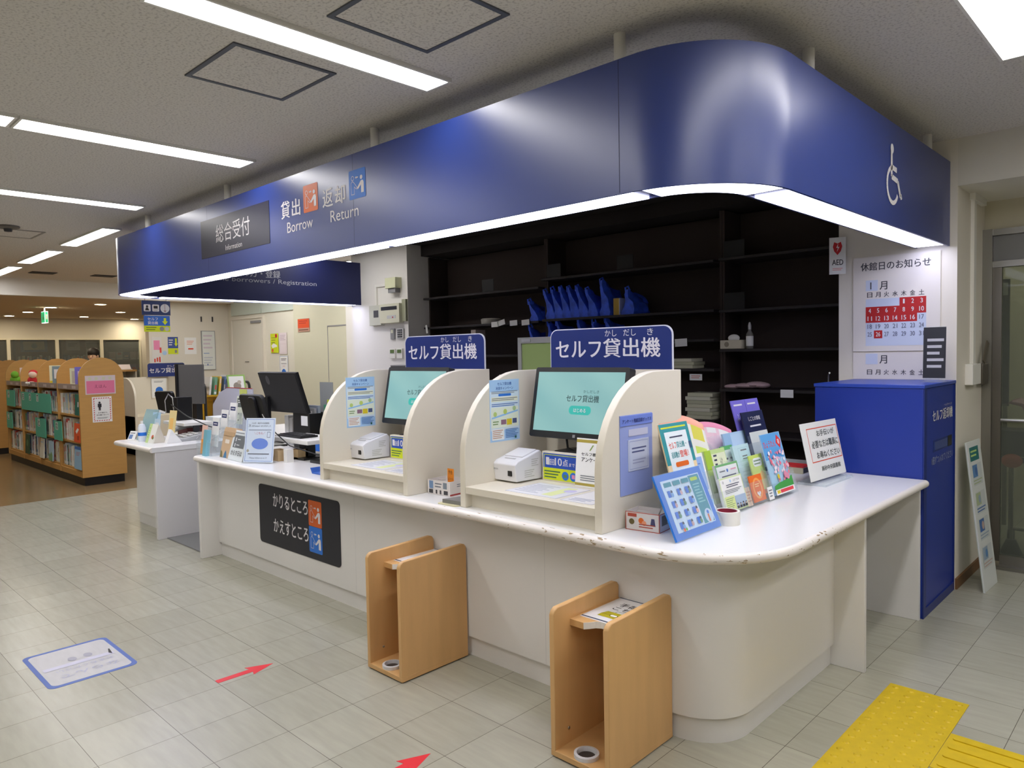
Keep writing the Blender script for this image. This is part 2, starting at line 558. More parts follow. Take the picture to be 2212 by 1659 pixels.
tube_light(-10.51, -9.16, 2.26, 2.43, 'lit tube parallel to the counter, second one past the canopy end')
tube_light(-12.3, -10.98, 2.27, 2.44, 'lit tube parallel to the counter, third past the canopy end, next to the beam')
tube_light(-0.67, -0.48, 2.50, 3.75, 'lit tube over the yellow paving by the glass door')
for i, (x, y) in enumerate(((-2.62, -0.3), (-2.62, -2.6), (-4.48, -2.6), (-6.29, -0.3), (-8.2, -1.2), (-0.67, 0.4), (1.3, 0.9), (1.3, 3.2), (-10.4, -1.2), (-0.67, -1.9), (-0.67, 1.25), (0.6, 1.9), (0.6, -0.3), (0.8, 3.5))):
    tube_light(x, x + 0.18, y, y + 1.24, 'unseen lit tube added out of view to light the hall, number %d' % (i + 1))  # unseen tubes added to brighten the hall, some continuing the seen rows

for i, (x0, y) in enumerate(((-12.2, 4.6), (-10.6, 4.6), (-9.0, 4.5), (-7.4, 4.2), (-11.2, 5.3), (-9.2, 5.3))):
    tube_light(x0, x0 + 1.25, y, y + 0.17, 'unseen lit tube added to brighten the staff area, hidden by the canopy, %s' % ('first', 'second', 'third', 'fourth', 'back row first', 'back row second')[i])  # tubes added behind the canopy only to light the staff area
tube_light(0.4, 0.58, 6.3, 7.55, 'lit tube in the porch behind the glass entrance door')
tube_light(1.4, 1.58, 6.3, 7.55, 'lit tube in the porch further along behind the glass door')
tube_light(-1.2, -1.02, 6.6, 7.85, 'added lit tube brightening the porch above the dark directory board')  # extra tube added to lighten the porch behind the glass
# downlights in the reading room ceiling
DL = emis((255, 238, 205), DOWN, 'lit_downlight')
for x, y, lb in ((-13.9, 4.2, 'the one next to the beam'), (-15.1, 3.75, 'between beam and exit sign'), (-16.7, 3.75, 'just past the exit sign'), (-18.2, 3.75, 'close to the inner windows'), (-18.6, 6.35, 'above the end of the inner windows'), (-14.0, 2.0, 'over the far bookcase end'), (-16.5, 1.4, 'over the far bookcase row'), (-18.0, 5.1, 'over the low shelves'), (-16.0, 5.2, 'over the walkway behind the bookcases'), (-14.6, 0.0, 'out over the open reading room')):
    t = thing('downlight', 'round recessed downlight in the beige ceiling, ' + lb, 'downlight', (x, y, 2.45), 'reading room downlights')
    MB().lathe((x, y, 0), [(0.085, 2.455), (0.11, 2.455), (0.11, 2.464), (0.085, 2.464)], WHITE, 20, 'z', False).build('trim_ring', t)
    MB().lathe((x, y, 0), [(0.085, 2.457), (0.085, 2.463)], DL).build('lens', t)

# hatches, vents, exit sign
def hatch(x0, x1, y0, y1, label, m):
    t = thing('ceiling_hatch', label, 'ceiling hatch', ((x0 + x1) / 2, (y0 + y1) / 2, 2.705))
    b = 0.02
    mb = MB()
    mb.box(x0, x1, y0, y0 + b, 2.704, 2.71, m).box(x0, x1, y1 - b, y1, 2.704, 2.71, m)
    mb.box(x0, x0 + b, y0 + b, y1 - b, 2.704, 2.71, m).box(x1 - b, x1, y0 + b, y1 - b, 2.704, 2.71, m)
    mb.build('hatch_frame', t)
    MB().box(x0 + b, x1 - b, y0 + b, y1 - b, 2.707, 2.71, ceil_m).build('hatch_panel', t)
ceil_m = bpy.data.objects['ceiling'].data.materials[0]
HF = mat((84, 88, 96), 0.5)
hatch(-3.2, -2.74, 1.335, 1.795, 'grey edged square ceiling hatch below the long tube light', HF)
hatch(-2.305, -1.84, 1.475, 1.94, 'grey edged square ceiling hatch cut by the top of the photo', HF)
hatch(-8.45, -7.95, 1.5, 1.96, 'faint grey edged ceiling hatch far off by the short tube lights', mat((150, 146, 140), 0.6))
for x, y, lb in ((-11.7, 2.65, 'dark slot air vent in the ceiling near the third short tube'), (-11.65, 3.4, 'dark slot air vent in the ceiling nearer the canopy end')):
    t = thing('air_vent', lb, 'air vent', (x, y + 0.15, 2.70))
    MB().box(x, x + 0.22, y, y + 0.3, 2.702, 2.71, DARKGREY).build('vent_frame', t)
    mb = MB()
    for k in range(4): mb.box(x + 0.02 + k * 0.05, x + 0.045 + k * 0.05, y + 0.01, y + 0.29, 2.698, 2.702, BLACK)
    mb.build('slat', t)
t = thing('smoke_detector', 'small dark round detector on the ceiling at the edge of the photo', 'smoke detector', (-7.8, 1.63, 2.67))
MB().lathe((-7.8, 1.63, 0), [(0.09, 2.71), (0.09, 2.695), (0.06, 2.685)], mat((110, 106, 100), 0.6)).build('base', t)
MB().lathe((-7.8, 1.63, 0), [(0.035, 2.685), (0.03, 2.66), (0.0, 2.655)], DARKGREY).build('sensor', t)
t = thing('exit_sign', 'green and white lit exit sign hanging over the reading room', 'exit sign', (-15.2, 3.67, 2.25))
mb = MB().box(-15.32, -15.08, 3.645, 3.695, 2.18, 2.39, mat((235, 240, 236), 0.4, emit=0.9))
ef = f_south(-15.31, 3.645, 2.19)
mb.prints(ef, [('r', 0, 0, 0.22, 0.19, mat((40, 160, 100), 0.4, emit=0.8)), ('c', 0.11, 0.14, 0.02, WHITE), ('p', [(0.07, 0.03), (0.09, 0.03), (0.12, 0.08), (0.16, 0.04), (0.17, 0.06), (0.12, 0.12), (0.08, 0.11)], WHITE)], 0.002)
mb.prints(f_east(-15.08, 3.65, 2.19), [('r', 0, 0, 0.04, 0.19, mat((40, 160, 100), 0.4, emit=0.8)), ('p', [(0.008, 0.07), (0.02, 0.04), (0.032, 0.07), (0.032, 0.14), (0.008, 0.14)], WHITE)], 0.002)
mb.build('lit_box', t)
MB().box(-15.21, -15.19, 3.66, 3.68, 2.39, 2.465, WHITE).build('hanger', t)

# door in the back wall, panels
t = MB(); DW = mat((228, 224, 210), 0.5)
t.box(-12.68, -11.55, 5.97, 6.0, 0.0, 2.16, DW)
t.box(-12.72, -12.68, 5.95, 6.0, 0.0, 2.2, WALL).box(-11.55, -11.51, 5.95, 6.0, 0.0, 2.2, WALL).box(-12.68, -11.55, 5.95, 6.0, 2.16, 2.2, WALL)
d1 = struct('door_1', t, 'pale cream staff door in the back wall', 'door')
MB().box(-12.2, -12.08, 5.955, 5.97, 1.41, 1.425, STEEL).build('name_plate', d1)
MB().box(-11.95, -11.6, 5.95, 5.965, 2.08, 2.12, GREY).build('door_closer', d1)
mb = MB()
for a, b in ((-12.72, -11.62), (-11.58, -10.5)): mb.box(a, b, 5.975, 6.0, 2.24, 2.6, mat((205, 216, 206), 0.25))
struct('window_7', mb, 'frosted transom strip over the staff door', 'window')
slab('wall_partition', -10.5, -8.95, 5.95, 6.0, 0, 2.71, mat((214, 212, 188), 0.55), 'pale green partition with the orange notice at the back', 'wall')
mb = MB().box(-9.52, -9.512, 5.945, 5.95, 0.0, 1.93, GREY).box(-9.52, -8.95, 5.945, 5.95, 1.925, 1.945, GREY)
struct('trim_2', mb, 'thin grey door outline on the pale green partition', 'trim')
slab('wall_partition_side', -8.95, -7.44, 5.9, 6.0, 0, 2.71, WALLW, 'white return of the back wall beside the partition', 'wall')

# entrance door at the right
ds = MB()
ds.box(-1.10, -1.045, 5.66, 5.76, 0, 2.24, STEEL).box(-1.045, 3.0, 5.68, 5.74, 2.20, 2.24, STEEL).box(-1.045, 3.0, 5.68, 5.74, 1.99, 2.03, STEEL)
ds.box(-1.045, -0.995, 5.69, 5.73, 0.04, 1.99, mat((120, 116, 108), 0.35, 0.8)).box(-0.995, 3.0, 5.69, 5.73, 0.0, 0.085, STEEL)
ds.box(-1.045, 3.0, 5.62, 5.78, 0.0, 0.02, STEEL)
d2 = struct('door_2', ds, 'steel framed glass entrance door past the calendar wall', 'door')
MB().box(-0.995, 2.9, 5.705, 5.715, 0.085, 1.99, DGLASS).build('glass_pane', d2)
MB().box(-1.045, 2.9, 5.705, 5.715, 2.03, 2.20, mat((128, 128, 130), 0.3)).build('transom_pane', d2)
MB().tube([(-0.99, 5.67, 0.985), (1.2, 5.67, 0.985)], 0.012, STEEL).build('push_bar', d2)

# ================================================================== canopy
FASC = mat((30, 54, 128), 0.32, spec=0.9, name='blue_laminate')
FDARK = mat((16, 26, 78), 0.5, name='dark_shaded_blue_laminate')  # on the inner skin, its unlit shade is put into this darker blue
LIT = emis((224, 226, 255), STRIP, 'lit_panel')
cpts = [(-7.44, 5.0), (-7.44, 2.29), (-1.14, 2.29), (-1.14, 5.0)]
cpath = rpath(cpts, [0, 0.42, 0.42, 0], 24)
can = thing('canopy', 'long blue canopy with rounded corners hanging over the service counter', 'canopy', (-4.3, 2.4, 2.08))
MB().sweep(cpath, [(0, 2.08), (0, 2.58), (-0.012, 2.58), (-0.012, 2.08)], FASC).build('fascia', can)
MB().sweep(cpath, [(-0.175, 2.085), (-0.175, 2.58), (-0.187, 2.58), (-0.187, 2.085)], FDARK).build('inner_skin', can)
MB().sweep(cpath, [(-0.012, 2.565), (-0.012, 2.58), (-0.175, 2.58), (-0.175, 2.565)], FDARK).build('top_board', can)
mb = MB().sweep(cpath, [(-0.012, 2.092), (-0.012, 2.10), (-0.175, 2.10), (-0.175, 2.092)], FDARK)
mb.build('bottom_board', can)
def seg(path, o0=-0.016, o1=-0.171):
    mb = MB().sweep(path, [(o0, 2.083), (o0, 2.092), (o1, 2.092), (o1, 2.083)], LIT)
    mb.build('light_panel', can)
def straight(a, b):
    return rpath([a, b], [0, 0], 1)
for x0, x1 in ((-6.98, -5.22), (-5.16, -3.29), (-3.23, -1.60)):
    seg(straight((x0, 2.29), (x1, 2.29)))
arc = [p for p in cpath if p[0] > -1.57 and p[1] < 2.72]
seg(arc[1:-1])
arc = [p for p in cpath if p[0] < -7.01 and p[1] < 2.72]
seg(arc[1:-1])
seg(straight((-1.14, 2.77), (-1.14, 4.93)))
seg(straight((-7.44, 4.93), (-7.44, 2.77)))
for x, y in ((-1.666, 2.37), (-3.27, 2.37), (-5.03, 2.37), (-6.53, 2.37), (-1.21, 3.05), (-1.21, 4.79)):
    MB().cone((x, y, 2.57), (x, y, 2.71), 0.024, 0.024, WHITE, 12).build('hanger', can)
fs = f_south(0, 2.29, 0)
def seam(x):
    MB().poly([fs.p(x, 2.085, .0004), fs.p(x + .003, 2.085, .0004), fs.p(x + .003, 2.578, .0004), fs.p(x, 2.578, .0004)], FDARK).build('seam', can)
for x in (-5.2, -3.37, -1.62): seam(x)
mb = MB(); mb.fbox(fs, -5.306, -4.295, 2.21, 2.478, 0, 0.002, mat((38, 38, 58), 0.35, noise=((3, 3, 3), 0.15)))
mb.text('総合受付', fs, -5.06, 2.297, 0.505, 0.124, LETTER, 0.003, False)
mb.text('Information', fs, -4.915, 2.232, 0.243, 0.036, LETTER, 0.003, False)
mb.build('information_panel', can)
def desk_icon(mb, fr, a, b, s, col, ret, wd=None):
    """square pictogram: outlined clerk at the left, solid visitor at the right, small arrow between"""
    wd = wd or s
    mb.prints(fr, [('rr', a, b, wd, s, 0.06 * s, col)], 0.0012)
    k = 0.003
    X = lambda u: a + u * wd
    Y = lambda v: b + v * s
    def P(pts): mb.poly([fr.p(X(u), Y(v), k) for u, v in pts], LETTER)
    P([(0.76 + 0.075 * math.cos(t * PI / 8), 0.69 + 0.075 * math.sin(t * PI / 8)) for t in range(16)])
    P([(0.90, 0.16), (0.90, 0.50), (0.86, 0.58), (0.74, 0.58), (0.55, 0.40), (0.50, 0.36), (0.53, 0.30), (0.60, 0.33), (0.74, 0.44), (0.74, 0.16)])
    def line(u0, v0, u1, v1, w=0.018):
        d = Vector((u1 - u0, v1 - v0)).normalized() * w * 0.5
        P([(u0 + d.y, v0 - d.x), (u1 + d.y, v1 - d.x), (u1 - d.y, v1 + d.x), (u0 - d.y, v0 + d.x)])
    for t in range(12):
        a0, a1 = t * PI / 6, (t + 1) * PI / 6
        line(0.24 + 0.075 * math.cos(a0), 0.72 + 0.075 * math.sin(a0), 0.24 + 0.075 * math.cos(a1), 0.72 + 0.075 * math.sin(a1))
    body = [(0.15, 0.16), (0.15, 0.56), (0.22, 0.62), (0.30, 0.58), (0.50, 0.38), (0.46, 0.32), (0.34, 0.42), (0.34, 0.16), (0.15, 0.16)]
    for p, q in zip(body, body[1:]): line(p[0], p[1], q[0], q[1])
    y = 0.72
    if ret: P([(0.40, y), (0.47, y + 0.05), (0.47, y + 0.02), (0.58, y + 0.02), (0.58, y - 0.02), (0.47, y - 0.02), (0.47, y - 0.05)])
    else: P([(0.60, y), (0.53, y + 0.05), (0.53, y + 0.02), (0.42, y + 0.02), (0.42, y - 0.02), (0.53, y - 0.02), (0.53, y - 0.05)])
mb = MB()
mb.text('貸', fs, -4.144, 2.335, 0.102, 0.104, LETTER, 0.0015).text('出', fs, -4.015, 2.335, 0.095, 0.1, LETTER, 0.0015)
mb.text('Borrow', fs, -4.077, 2.243, 0.293, 0.064, LETTER, 0.0015, False)
desk_icon(mb, fs, -3.881, 2.335, 0.158, ORANGE, False)
mb.build('borrow_lettering', can)
mb = MB()
mb.text('返', fs, -3.672, 2.334, 0.104, 0.103, LETTER, 0.0015).text('却', fs, -3.545, 2.334, 0.102, 0.1, LETTER, 0.0015)
mb.text('Return', fs, -3.596, 2.243, 0.275, 0.064, LETTER, 0.0015, False)
desk_icon(mb, fs, -3.405, 2.336, 0.155, SKY, True)
mb.build('return_lettering', can)
# wheelchair mark on the end fascia
fe = f_east(-1.14, 0, 0)
mb = MB()
def strk(pts, wdt):
    for (a, b), (c, d) in zip(pts, pts[1:]):
        v = Vector((c - a, d - b)); L = v.length; v = v / L * wdt * 0.5
        mb.poly([fe.p(a + v.y, b - v.x, .002), fe.p(c + v.y, d - v.x, .002), fe.p(c - v.y, d + v.x, .002), fe.p(a - v.y, b + v.x, .002)], LETTER)
mb.poly([fe.p(3.893 + .024 * math.cos(t * PI / 9), 2.45 + .024 * math.sin(t * PI / 9), .0025) for t in range(18)], LETTER)
strk([(3.888, 2.44), (3.888, 2.315), (3.985, 2.305), (4.028, 2.232), (4.05, 2.24)], 0.026)
strk([(3.888, 2.362), (3.968, 2.356)], 0.026)
cc = (3.905, 2.275)
strk([(cc[0] + .085 * math.cos(t), cc[1] + .085 * math.sin(t)) for t in [math.radians(105 + 12 * k) for k in range(20)]], 0.022)
mb.build('wheelchair_mark', can)
fi = f_east(-7.253, 0, 0)
mb = MB()
mb.text('初めての方・登録', fi, 3.28, 2.335, 0.69, 0.08, mat((160, 162, 176), 0.5), 0.001)
mb.text('First-time borrowers / Registration', fi, 3.02, 2.262, 1.39, 0.062, mat((160, 162, 176), 0.5), 0.001, False)
mb.build('registration_lettering', can)

# ================================================================== service counter
CW = mat((228, 226, 223), 0.4, name='counter_laminate')
CT = mat((236, 236, 236), 0.22, spec=0.5, name='counter_top_laminate')
def nose_material():
    m = bpy.data.materials.new('chipped_edge_paint')
    m.use_nodes = True
    nt = m.node_tree; L = nt.links
    b = nt.nodes['Principled BSDF']
    tc = nt.nodes.new('ShaderNodeTexCoord')
    mp = nt.nodes.new('ShaderNodeMapping'); mp.inputs['Scale'].default_value = (20, 30, 110)
    n1 = nt.nodes.new('ShaderNodeTexNoise'); n1.inputs['Scale'].default_value = 1; n1.inputs['Detail'].default_value = 4
    n2 = nt.nodes.new('ShaderNodeTexNoise'); n2.inputs['Scale'].default_value = 2.2; n2.inputs['Detail'].default_value = 1
    L.new(tc.outputs['Object'], mp.inputs['Vector']); L.new(mp.outputs[0], n1.inputs['Vector']); L.new(tc.outputs['Object'], n2.inputs['Vector'])
    # most of the paint is knocked off where people lean, just before the rounded corner
    ds = nt.nodes.new('ShaderNodeVectorMath'); ds.operation = 'DISTANCE'; ds.inputs[1].default_value = (1.6, -0.35, 0.74)
    L.new(tc.outputs['Object'], ds.inputs[0])
    mr = nt.nodes.new('ShaderNodeMapRange')
    for k, v in (('From Min', 0.1), ('From Max', 1.5), ('To Min', 0.12), ('To Max', -0.06)): mr.inputs[k].default_value = v
    L.new(ds.outputs['Value'], mr.inputs['Value'])
    ad0 = nt.nodes.new('ShaderNodeMath'); ad0.operation = 'MULTIPLY_ADD'; ad0.inputs[1].default_value = 0.3
    L.new(n2.outputs['Fac'], ad0.inputs[0]); L.new(n1.outputs['Fac'], ad0.inputs[2])
    ad = nt.nodes.new('ShaderNodeMath'); ad.operation = 'ADD'
    L.new(ad0.outputs[0], ad.inputs[0]); L.new(mr.outputs[0], ad.inputs[1])
    cr = nt.nodes.new('ShaderNodeValToRGB'); cr.color_ramp.interpolation = 'CONSTANT'
    cr.color_ramp.elements[0].color = lin((234, 228, 222)) + (1,)
    cr.color_ramp.elements[1].position = 0.855; cr.color_ramp.elements[1].color = lin((158, 138, 108)) + (1,)
    L.new(ad.outputs[0], cr.inputs[0]); L.new(cr.outputs[0], b.inputs['Base Color'])
    b.inputs['Roughness'].default_value = 0.25
    return m
NOSE = nose_material()
ctr = thing('service_counter', 'long white L-shaped service counter with a rounded corner', 'counter', (-3.3, 2.6, 0))
npath = rpath([(-5.48, 2.95), (-5.48, 2.25), (-1.095, 2.25), (-1.095, 4.325)], [0, 0.04, 0.40, 0], 20)
NPROF = [(0.0, 0.725)] + [(0.02 * math.cos(t), 0.745 + 0.02 * math.sin(t)) for t in [math.radians(-75 + 25 * k) for k in range(7)]] + [(0.0, 0.765)]
MB().sweep(npath, NPROF, NOSE).build('edge_nosing', ctr)
pl = [(p[0], p[1]) for p in npath] + [(-1.81, 4.325), (-1.81, 2.95)]
MB().prism(f_up(0, 0, 0.725), pl, 0, 0.04, CT).build('worktop', ctr)
fpath = rpath([(-5.39, 2.38), (-1.25, 2.38), (-1.25, 3.44)], [0, 0.22, 0], 18)
mb = MB().sweep(fpath, [(0, 0.1), (0, 0.725), (-0.03, 0.725), (-0.03, 0.1)], CW)
for x in (-2.11, -3.58): mb.fbox(f_south(x, 2.38, 0.1), 0, .0015, 0, 0.62, -.001, .0002, LIGHTGREY)
mb.build('front_panel', ctr)
MB().sweep(fpath, [(-0.016, 0.0), (-0.016, 0.098), (-0.05, 0.098), (-0.05, 0.0)], CW).build('plinth', ctr)
MB().box(-5.425, -5.39, 2.245, 2.93, 0, 0.725, CW).build('end_panel', ctr, 0.002)
MB().box(-1.8, -1.114, 3.44, 3.465, 0, 0.725, CW).build('knee_panel', ctr, 0.002)
MB().box(-1.8, -1.114, 4.296, 4.322, 0, 0.725, CW).build('knee_panel', ctr, 0.002)
MB().box(-5.39, -1.83, 2.90, 2.93, 0.1, 0.725, CW).build('back_panel', ctr)
# sign board on the counter front
sf = f_south(-4.731, 2.38, 0.220)
q = 1.0215
mb = MB().prism(sf, rrect(0, 0, 1.0, 0.402, 0.028), 0, 0.004, mat((26, 27, 40), 0.4))
mb.text('かりるところ', sf, 0.199, 0.268, 0.44, 0.09, LETTER, 0.005).text('かえすところ', sf, 0.199, 0.097, 0.44, 0.09, LETTER, 0.005)
fr2 = Fr(sf.p(0, 0, 0.0035), sf.u, sf.v)
desk_icon(mb, fr2, 0.649, 0.208, 0.163, ORANGE, False, 0.153)
desk_icon(mb, fr2, 0.649, 0.043, 0.163, SKY, True, 0.153)
tag(mb.build('counter_sign'), 'dark navy lending and returning sign fixed to the counter front', 'sign')

# ================================================================== self checkout booths
BM = mat((228, 221, 204), 0.45, name='cream_board')
BEDGE = mat((240, 234, 222), 0.4)
def booth(xl, label):
    W = 0.83; th = 0.036; z0 = 0.765
    b = thing('checkout_booth', label, 'checkout booth', (xl + W / 2, 2.6, z0), 'self checkout booths')
    pr = [(2.285, z0), (2.89, z0), (2.89, 1.40), (2.68, 1.40)]
    pr += [(2.69 - 0.403 * math.cos(t), 1.0 + 0.40 * math.sin(t)) for t in [math.radians(86 - 7.8 * k) for k in range(12)]]
    for x in (xl, xl + W - th):
        fr = Fr((x, 0, 0), (0, 1, 0), (0, 0, 1))
        MB().prism(fr, pr, 0, th, BM).build('side_panel', b, 0.003)
    MB().box(xl + th, xl + W - th, 2.868, 2.89, z0, 1.40, BM).build('back_panel', b)
    MB().box(xl + th, xl + W - th, 2.287, 2.868, 0.832, 0.865, BM).build('shelf', b, 0.002)
    MB().box(xl + th, xl + W - th, 2.325, 2.345, z0, 0.832, BM).build('kick_board', b)
    # sign board behind
    fr = f_south(xl + 0.045, 2.912, 1.2)
    mb = MB().prism(fr, rrect(0, 0, 0.735, 0.405, 0.045, 6, (0, 1, 1, 0)), 0, 0.008, mat((225, 226, 235), 0.4))
    mb.prism(fr, rrect(0.005, 0, 0.725, 0.40, 0.042, 6, (0, 1, 1, 0)), 0.008, 0.010, SIGNBLUE)
    sb = mb.build('sign_board', b)
    mb = MB()
    mb.text('セルフ', fr, 0.04, 0.26, 0.29, 0.083, LETTER, 0.011).text('貸出機', fr, 0.345, 0.258, 0.325, 0.092, LETTER, 0.011)
    mb.text('かし', fr, 0.355, 0.36, 0.07, 0.032, LETTER, 0.011, False).text('だし', fr, 0.465, 0.36, 0.072, 0.032, LETTER, 0.011, False).text('き', fr, 0.60, 0.36, 0.032, 0.032, LETTER, 0.011, False)
    mb.build('lettering', sb)
    return b
booth(-2.55, 'cream self checkout booth at the rounded counter corner, with tall side panels')
booth(-3.783, 'cream self checkout booth beside the paper box, the one closer to the black monitor')

def scr_mat(name):
    m = bpy.data.materials.new(name)
    m.use_nodes = True
    nt = m.node_tree; L = nt.links
    b = nt.nodes['Principled BSDF']
    tc = nt.nodes.new('ShaderNodeTexCoord')
    wv = nt.nodes.new('ShaderNodeTexWave'); wv.inputs['Scale'].default_value = 1.6; wv.inputs['Distortion'].default_value = 2.0
    mp = nt.nodes.new('ShaderNodeMapping'); mp.inputs['Rotation'].default_value = (0.3, 0.9, 0.5)
    L.new(tc.outputs['Object'], mp.inputs[0]); L.new(mp.outputs[0], wv.inputs['Vector'])
    cr = nt.nodes.new('ShaderNodeValToRGB')
    cr.color_ramp.elements[0].color = lin((148, 204, 204)) + (1,); cr.color_ramp.elements[1].color = lin((158, 212, 210)) + (1,)
    L.new(wv.outputs['Fac'], cr.inputs[0])
    b.inputs['Base Color'].default_value = (0.02, 0.02, 0.02, 1)
    b.inputs['Roughness'].default_value = 0.3
    L.new(cr.outputs[0], b.inputs['Emission Color'])
    b.inputs['Emission Strength'].default_value = 0.42
    return m
SCR = scr_mat('lit_screen')
SINK = mat((52, 78, 78), 0.5)
def monitor(xl, label):
    a = 0.19
    fr = f_lean_dir(xl, 2.66, 1.075, 0, a)
    t = thing('touch_monitor', label, 'touch screen', (xl + 0.28, 2.72, 0.865), 'self checkout touch screens')
    MB().prism(fr, rrect(0, 0, 0.565, 0.345, 0.012), -0.045, 0, mat((30, 31, 34), 0.35)).build('casing', t)
    scn = MB().fbox(fr, 0.022, 0.543, 0.032, 0.322, 0, 0.0012, SCR).build('screen', t)
    mb = MB()
    mb.text('セルフ貸出機', fr, 0.215, 0.178, 0.195, 0.034, SINK, 0.0022).text('かしだしき', fr, 0.315, 0.222, 0.092, 0.014, SINK, 0.0022, False)
    fr3 = Fr(fr.p(0, 0, 0.0015), fr.u, fr.v)
    mb.prints(fr3, [('rr', 0.238, 0.118, 0.132, 0.042, 0.02, mat((40, 140, 130), 0.4, emit=0.5))], 0.0006)
    mb.text('はじめる', fr, 0.268, 0.129, 0.072, 0.018, LETTER, 0.0036)
    mb.build('screen_text', scn)
    MB().fbox(fr, 0.275, 0.29, 0.008, 0.022, 0, 0.001, GREY).build('maker_mark', t)
    sx = xl + 0.29
    MB().box(sx - 0.04, sx + 0.04, 2.76, 2.80, 0.885, 1.15, BLACK).build('stand_column', t, 0.004)
    MB().prism(f_up(sx - 0.15, 2.675, 0.865), rrect(0, 0, 0.30, 0.16, 0.02), 0, 0.145, mat((24, 24, 26), 0.35)).build('stand_base', t, 0.003)
    MB().tube([(sx - 0.09, 2.74, 1.09), (sx - 0.11, 2.735, 1.06), (sx - 0.1, 2.73, 1.02), (sx - 0.05, 2.73, 1.005)], 0.006, BLACK).build('cable', t)
monitor(-2.445, 'black touch screen in the checkout booth at the rounded corner')
monitor(-3.675, 'black touch screen half hidden in the checkout booth further from the corner')

def printer(x, y, label, hid):
    """white slanted receipt printer, label text side facing +X"""
    t = thing('receipt_printer', label, 'printer', (x, y, 0.865), 'receipt printers')
    PW = mat((232, 232, 236), 0.35)
    fr = Fr((x - 0.075, 0, 0.865), (0, 1, 0), (0, 0, 1))
    pr = [(y - 0.085, 0.008), (y + 0.10, 0.004), (y + 0.105, 0.125), (y + 0.085, 0.145), (y - 0.075, 0.105), (y - 0.095, 0.09)]
    MB().prism(fr, pr, 0, 0.15, PW).build('body', t, 0.004)
    s = Vector((0, 0.16, 0.04)).normalized()
    lid = Fr((x - 0.06, y - 0.06, 0.974), (1, 0, 0), s)
    mb = MB().fbox(lid, 0, 0.12, 0.035, 0.14, 0, 0.006, PW).fbox(lid, 0.025, 0.095, 0.008, 0.018, 0, 0.003, LIGHTGREY)
    mb.build('lid', t, 0.002)
    s2 = f_south(x - 0.075, y - 0.092, 0.865)
    MB().fbox(s2, 0.10, 0.125, 0.035, 0.06, -0.002, 0.002, BLACK).build('switch', t)
    mk = MB()
    if not hid: mk.text('EPSON', f_south(x - 0.07, y - 0.0935, 0.865), 0, 0.06, 0.03, 0.007, GREYINK, 0.0012)
    mk.prints(f_east(x + 0.075, y - 0.03, 0.875), [('l', 0.0, 0.01, 0.07, 0.04, 4, LIGHTGREY), ('l', 0.05, 0.06, 0.05, 0.04, 4, LIGHTGREY)], 0.001)
    mk.build('label_print', t)
printer(-2.445, 2.57, 'white receipt printer in the booth at the rounded corner', False)
printer(-3.69, 2.57, 'white receipt printer in the booth beside the paper box', False)

SHEETB = mat((150, 196, 240), 0.45)
PALEY = mat((240, 240, 214), 0.6)
def campaign(x, label):
    fr = f_east(x, 2.455, 1.055)
    ops = [('r', 0, 0, 0.208, 0.303, mat((176, 212, 246), 0.45)), ('r', 0.004, 0.055, 0.2, 0.19, mat((222, 236, 246), 0.5)),
           ('t', 'セルフ貸出機', 0.055, 0.275, 0.098, 0.016, mat((50, 90, 170), 0.5)), ('t', '利用キャンペーン', 0.045, 0.253, 0.12, 0.016, mat((50, 90, 170), 0.5)),
           ('rr', 0.06, 0.222, 0.09, 0.012, 0.006, SKY), ('r', 0.012, 0.196, 0.184, 0.022, PALEY), ('l', 0.015, 0.199, 0.178, 0.016, 2, GREYINK),
           ('l', 0.012, 0.234, 0.184, 0.014, 2, GREYINK), ('l', 0.012, 0.17, 0.184, 0.018, 2, mat((70, 110, 180), 0.5)),
           ('r', 0.008, 0.068, 0.192, 0.1, mat((236, 242, 222), 0.5)),
           ('p', [(0.012, 0.112), (0.012, 0.12), (0.196, 0.150), (0.196, 0.142)], SHEETB), ('c', 0.035, 0.135, 0.012, mat((190, 210, 120), 0.6)), ('c', 0.105, 0.145, 0.013, mat((200, 216, 110), 0.6)), ('c', 0.17, 0.158, 0.012, mat((180, 205, 150), 0.6)),
           ('r', 0.075, 0.082, 0.036, 0.024, mat((150, 110, 130), 0.5)), ('r', 0.115, 0.078, 0.036, 0.03, YELLOW), ('r', 0.156, 0.084, 0.03, 0.024, mat((80, 90, 130), 0.5)),
           ('l', 0.018, 0.08, 0.04, 0.024, 2, mat((120, 150, 90), 0.5)),
           ('r', 0.01, 0.008, 0.085, 0.055, PAPER), ('l', 0.016, 0.014, 0.07, 0.045, 5, mat((200, 150, 120), 0.5)), ('l', 0.105, 0.012, 0.09, 0.048, 6, mat((90, 130, 190), 0.5)), ('r', 0.17, 0.008, 0.012, 0.012, mat((40, 100, 90), 0.5))]
    sheet('poster', fr, 0.208, 0.303, 0.0012, PAPER, ops, label, 'poster', None, 'campaign posters in the checkout booths')
campaign(-2.514, 'pale blue campaign poster taped inside the booth at the rounded corner')
campaign(-3.747, 'pale blue campaign poster taped inside the booth beside the paper box')

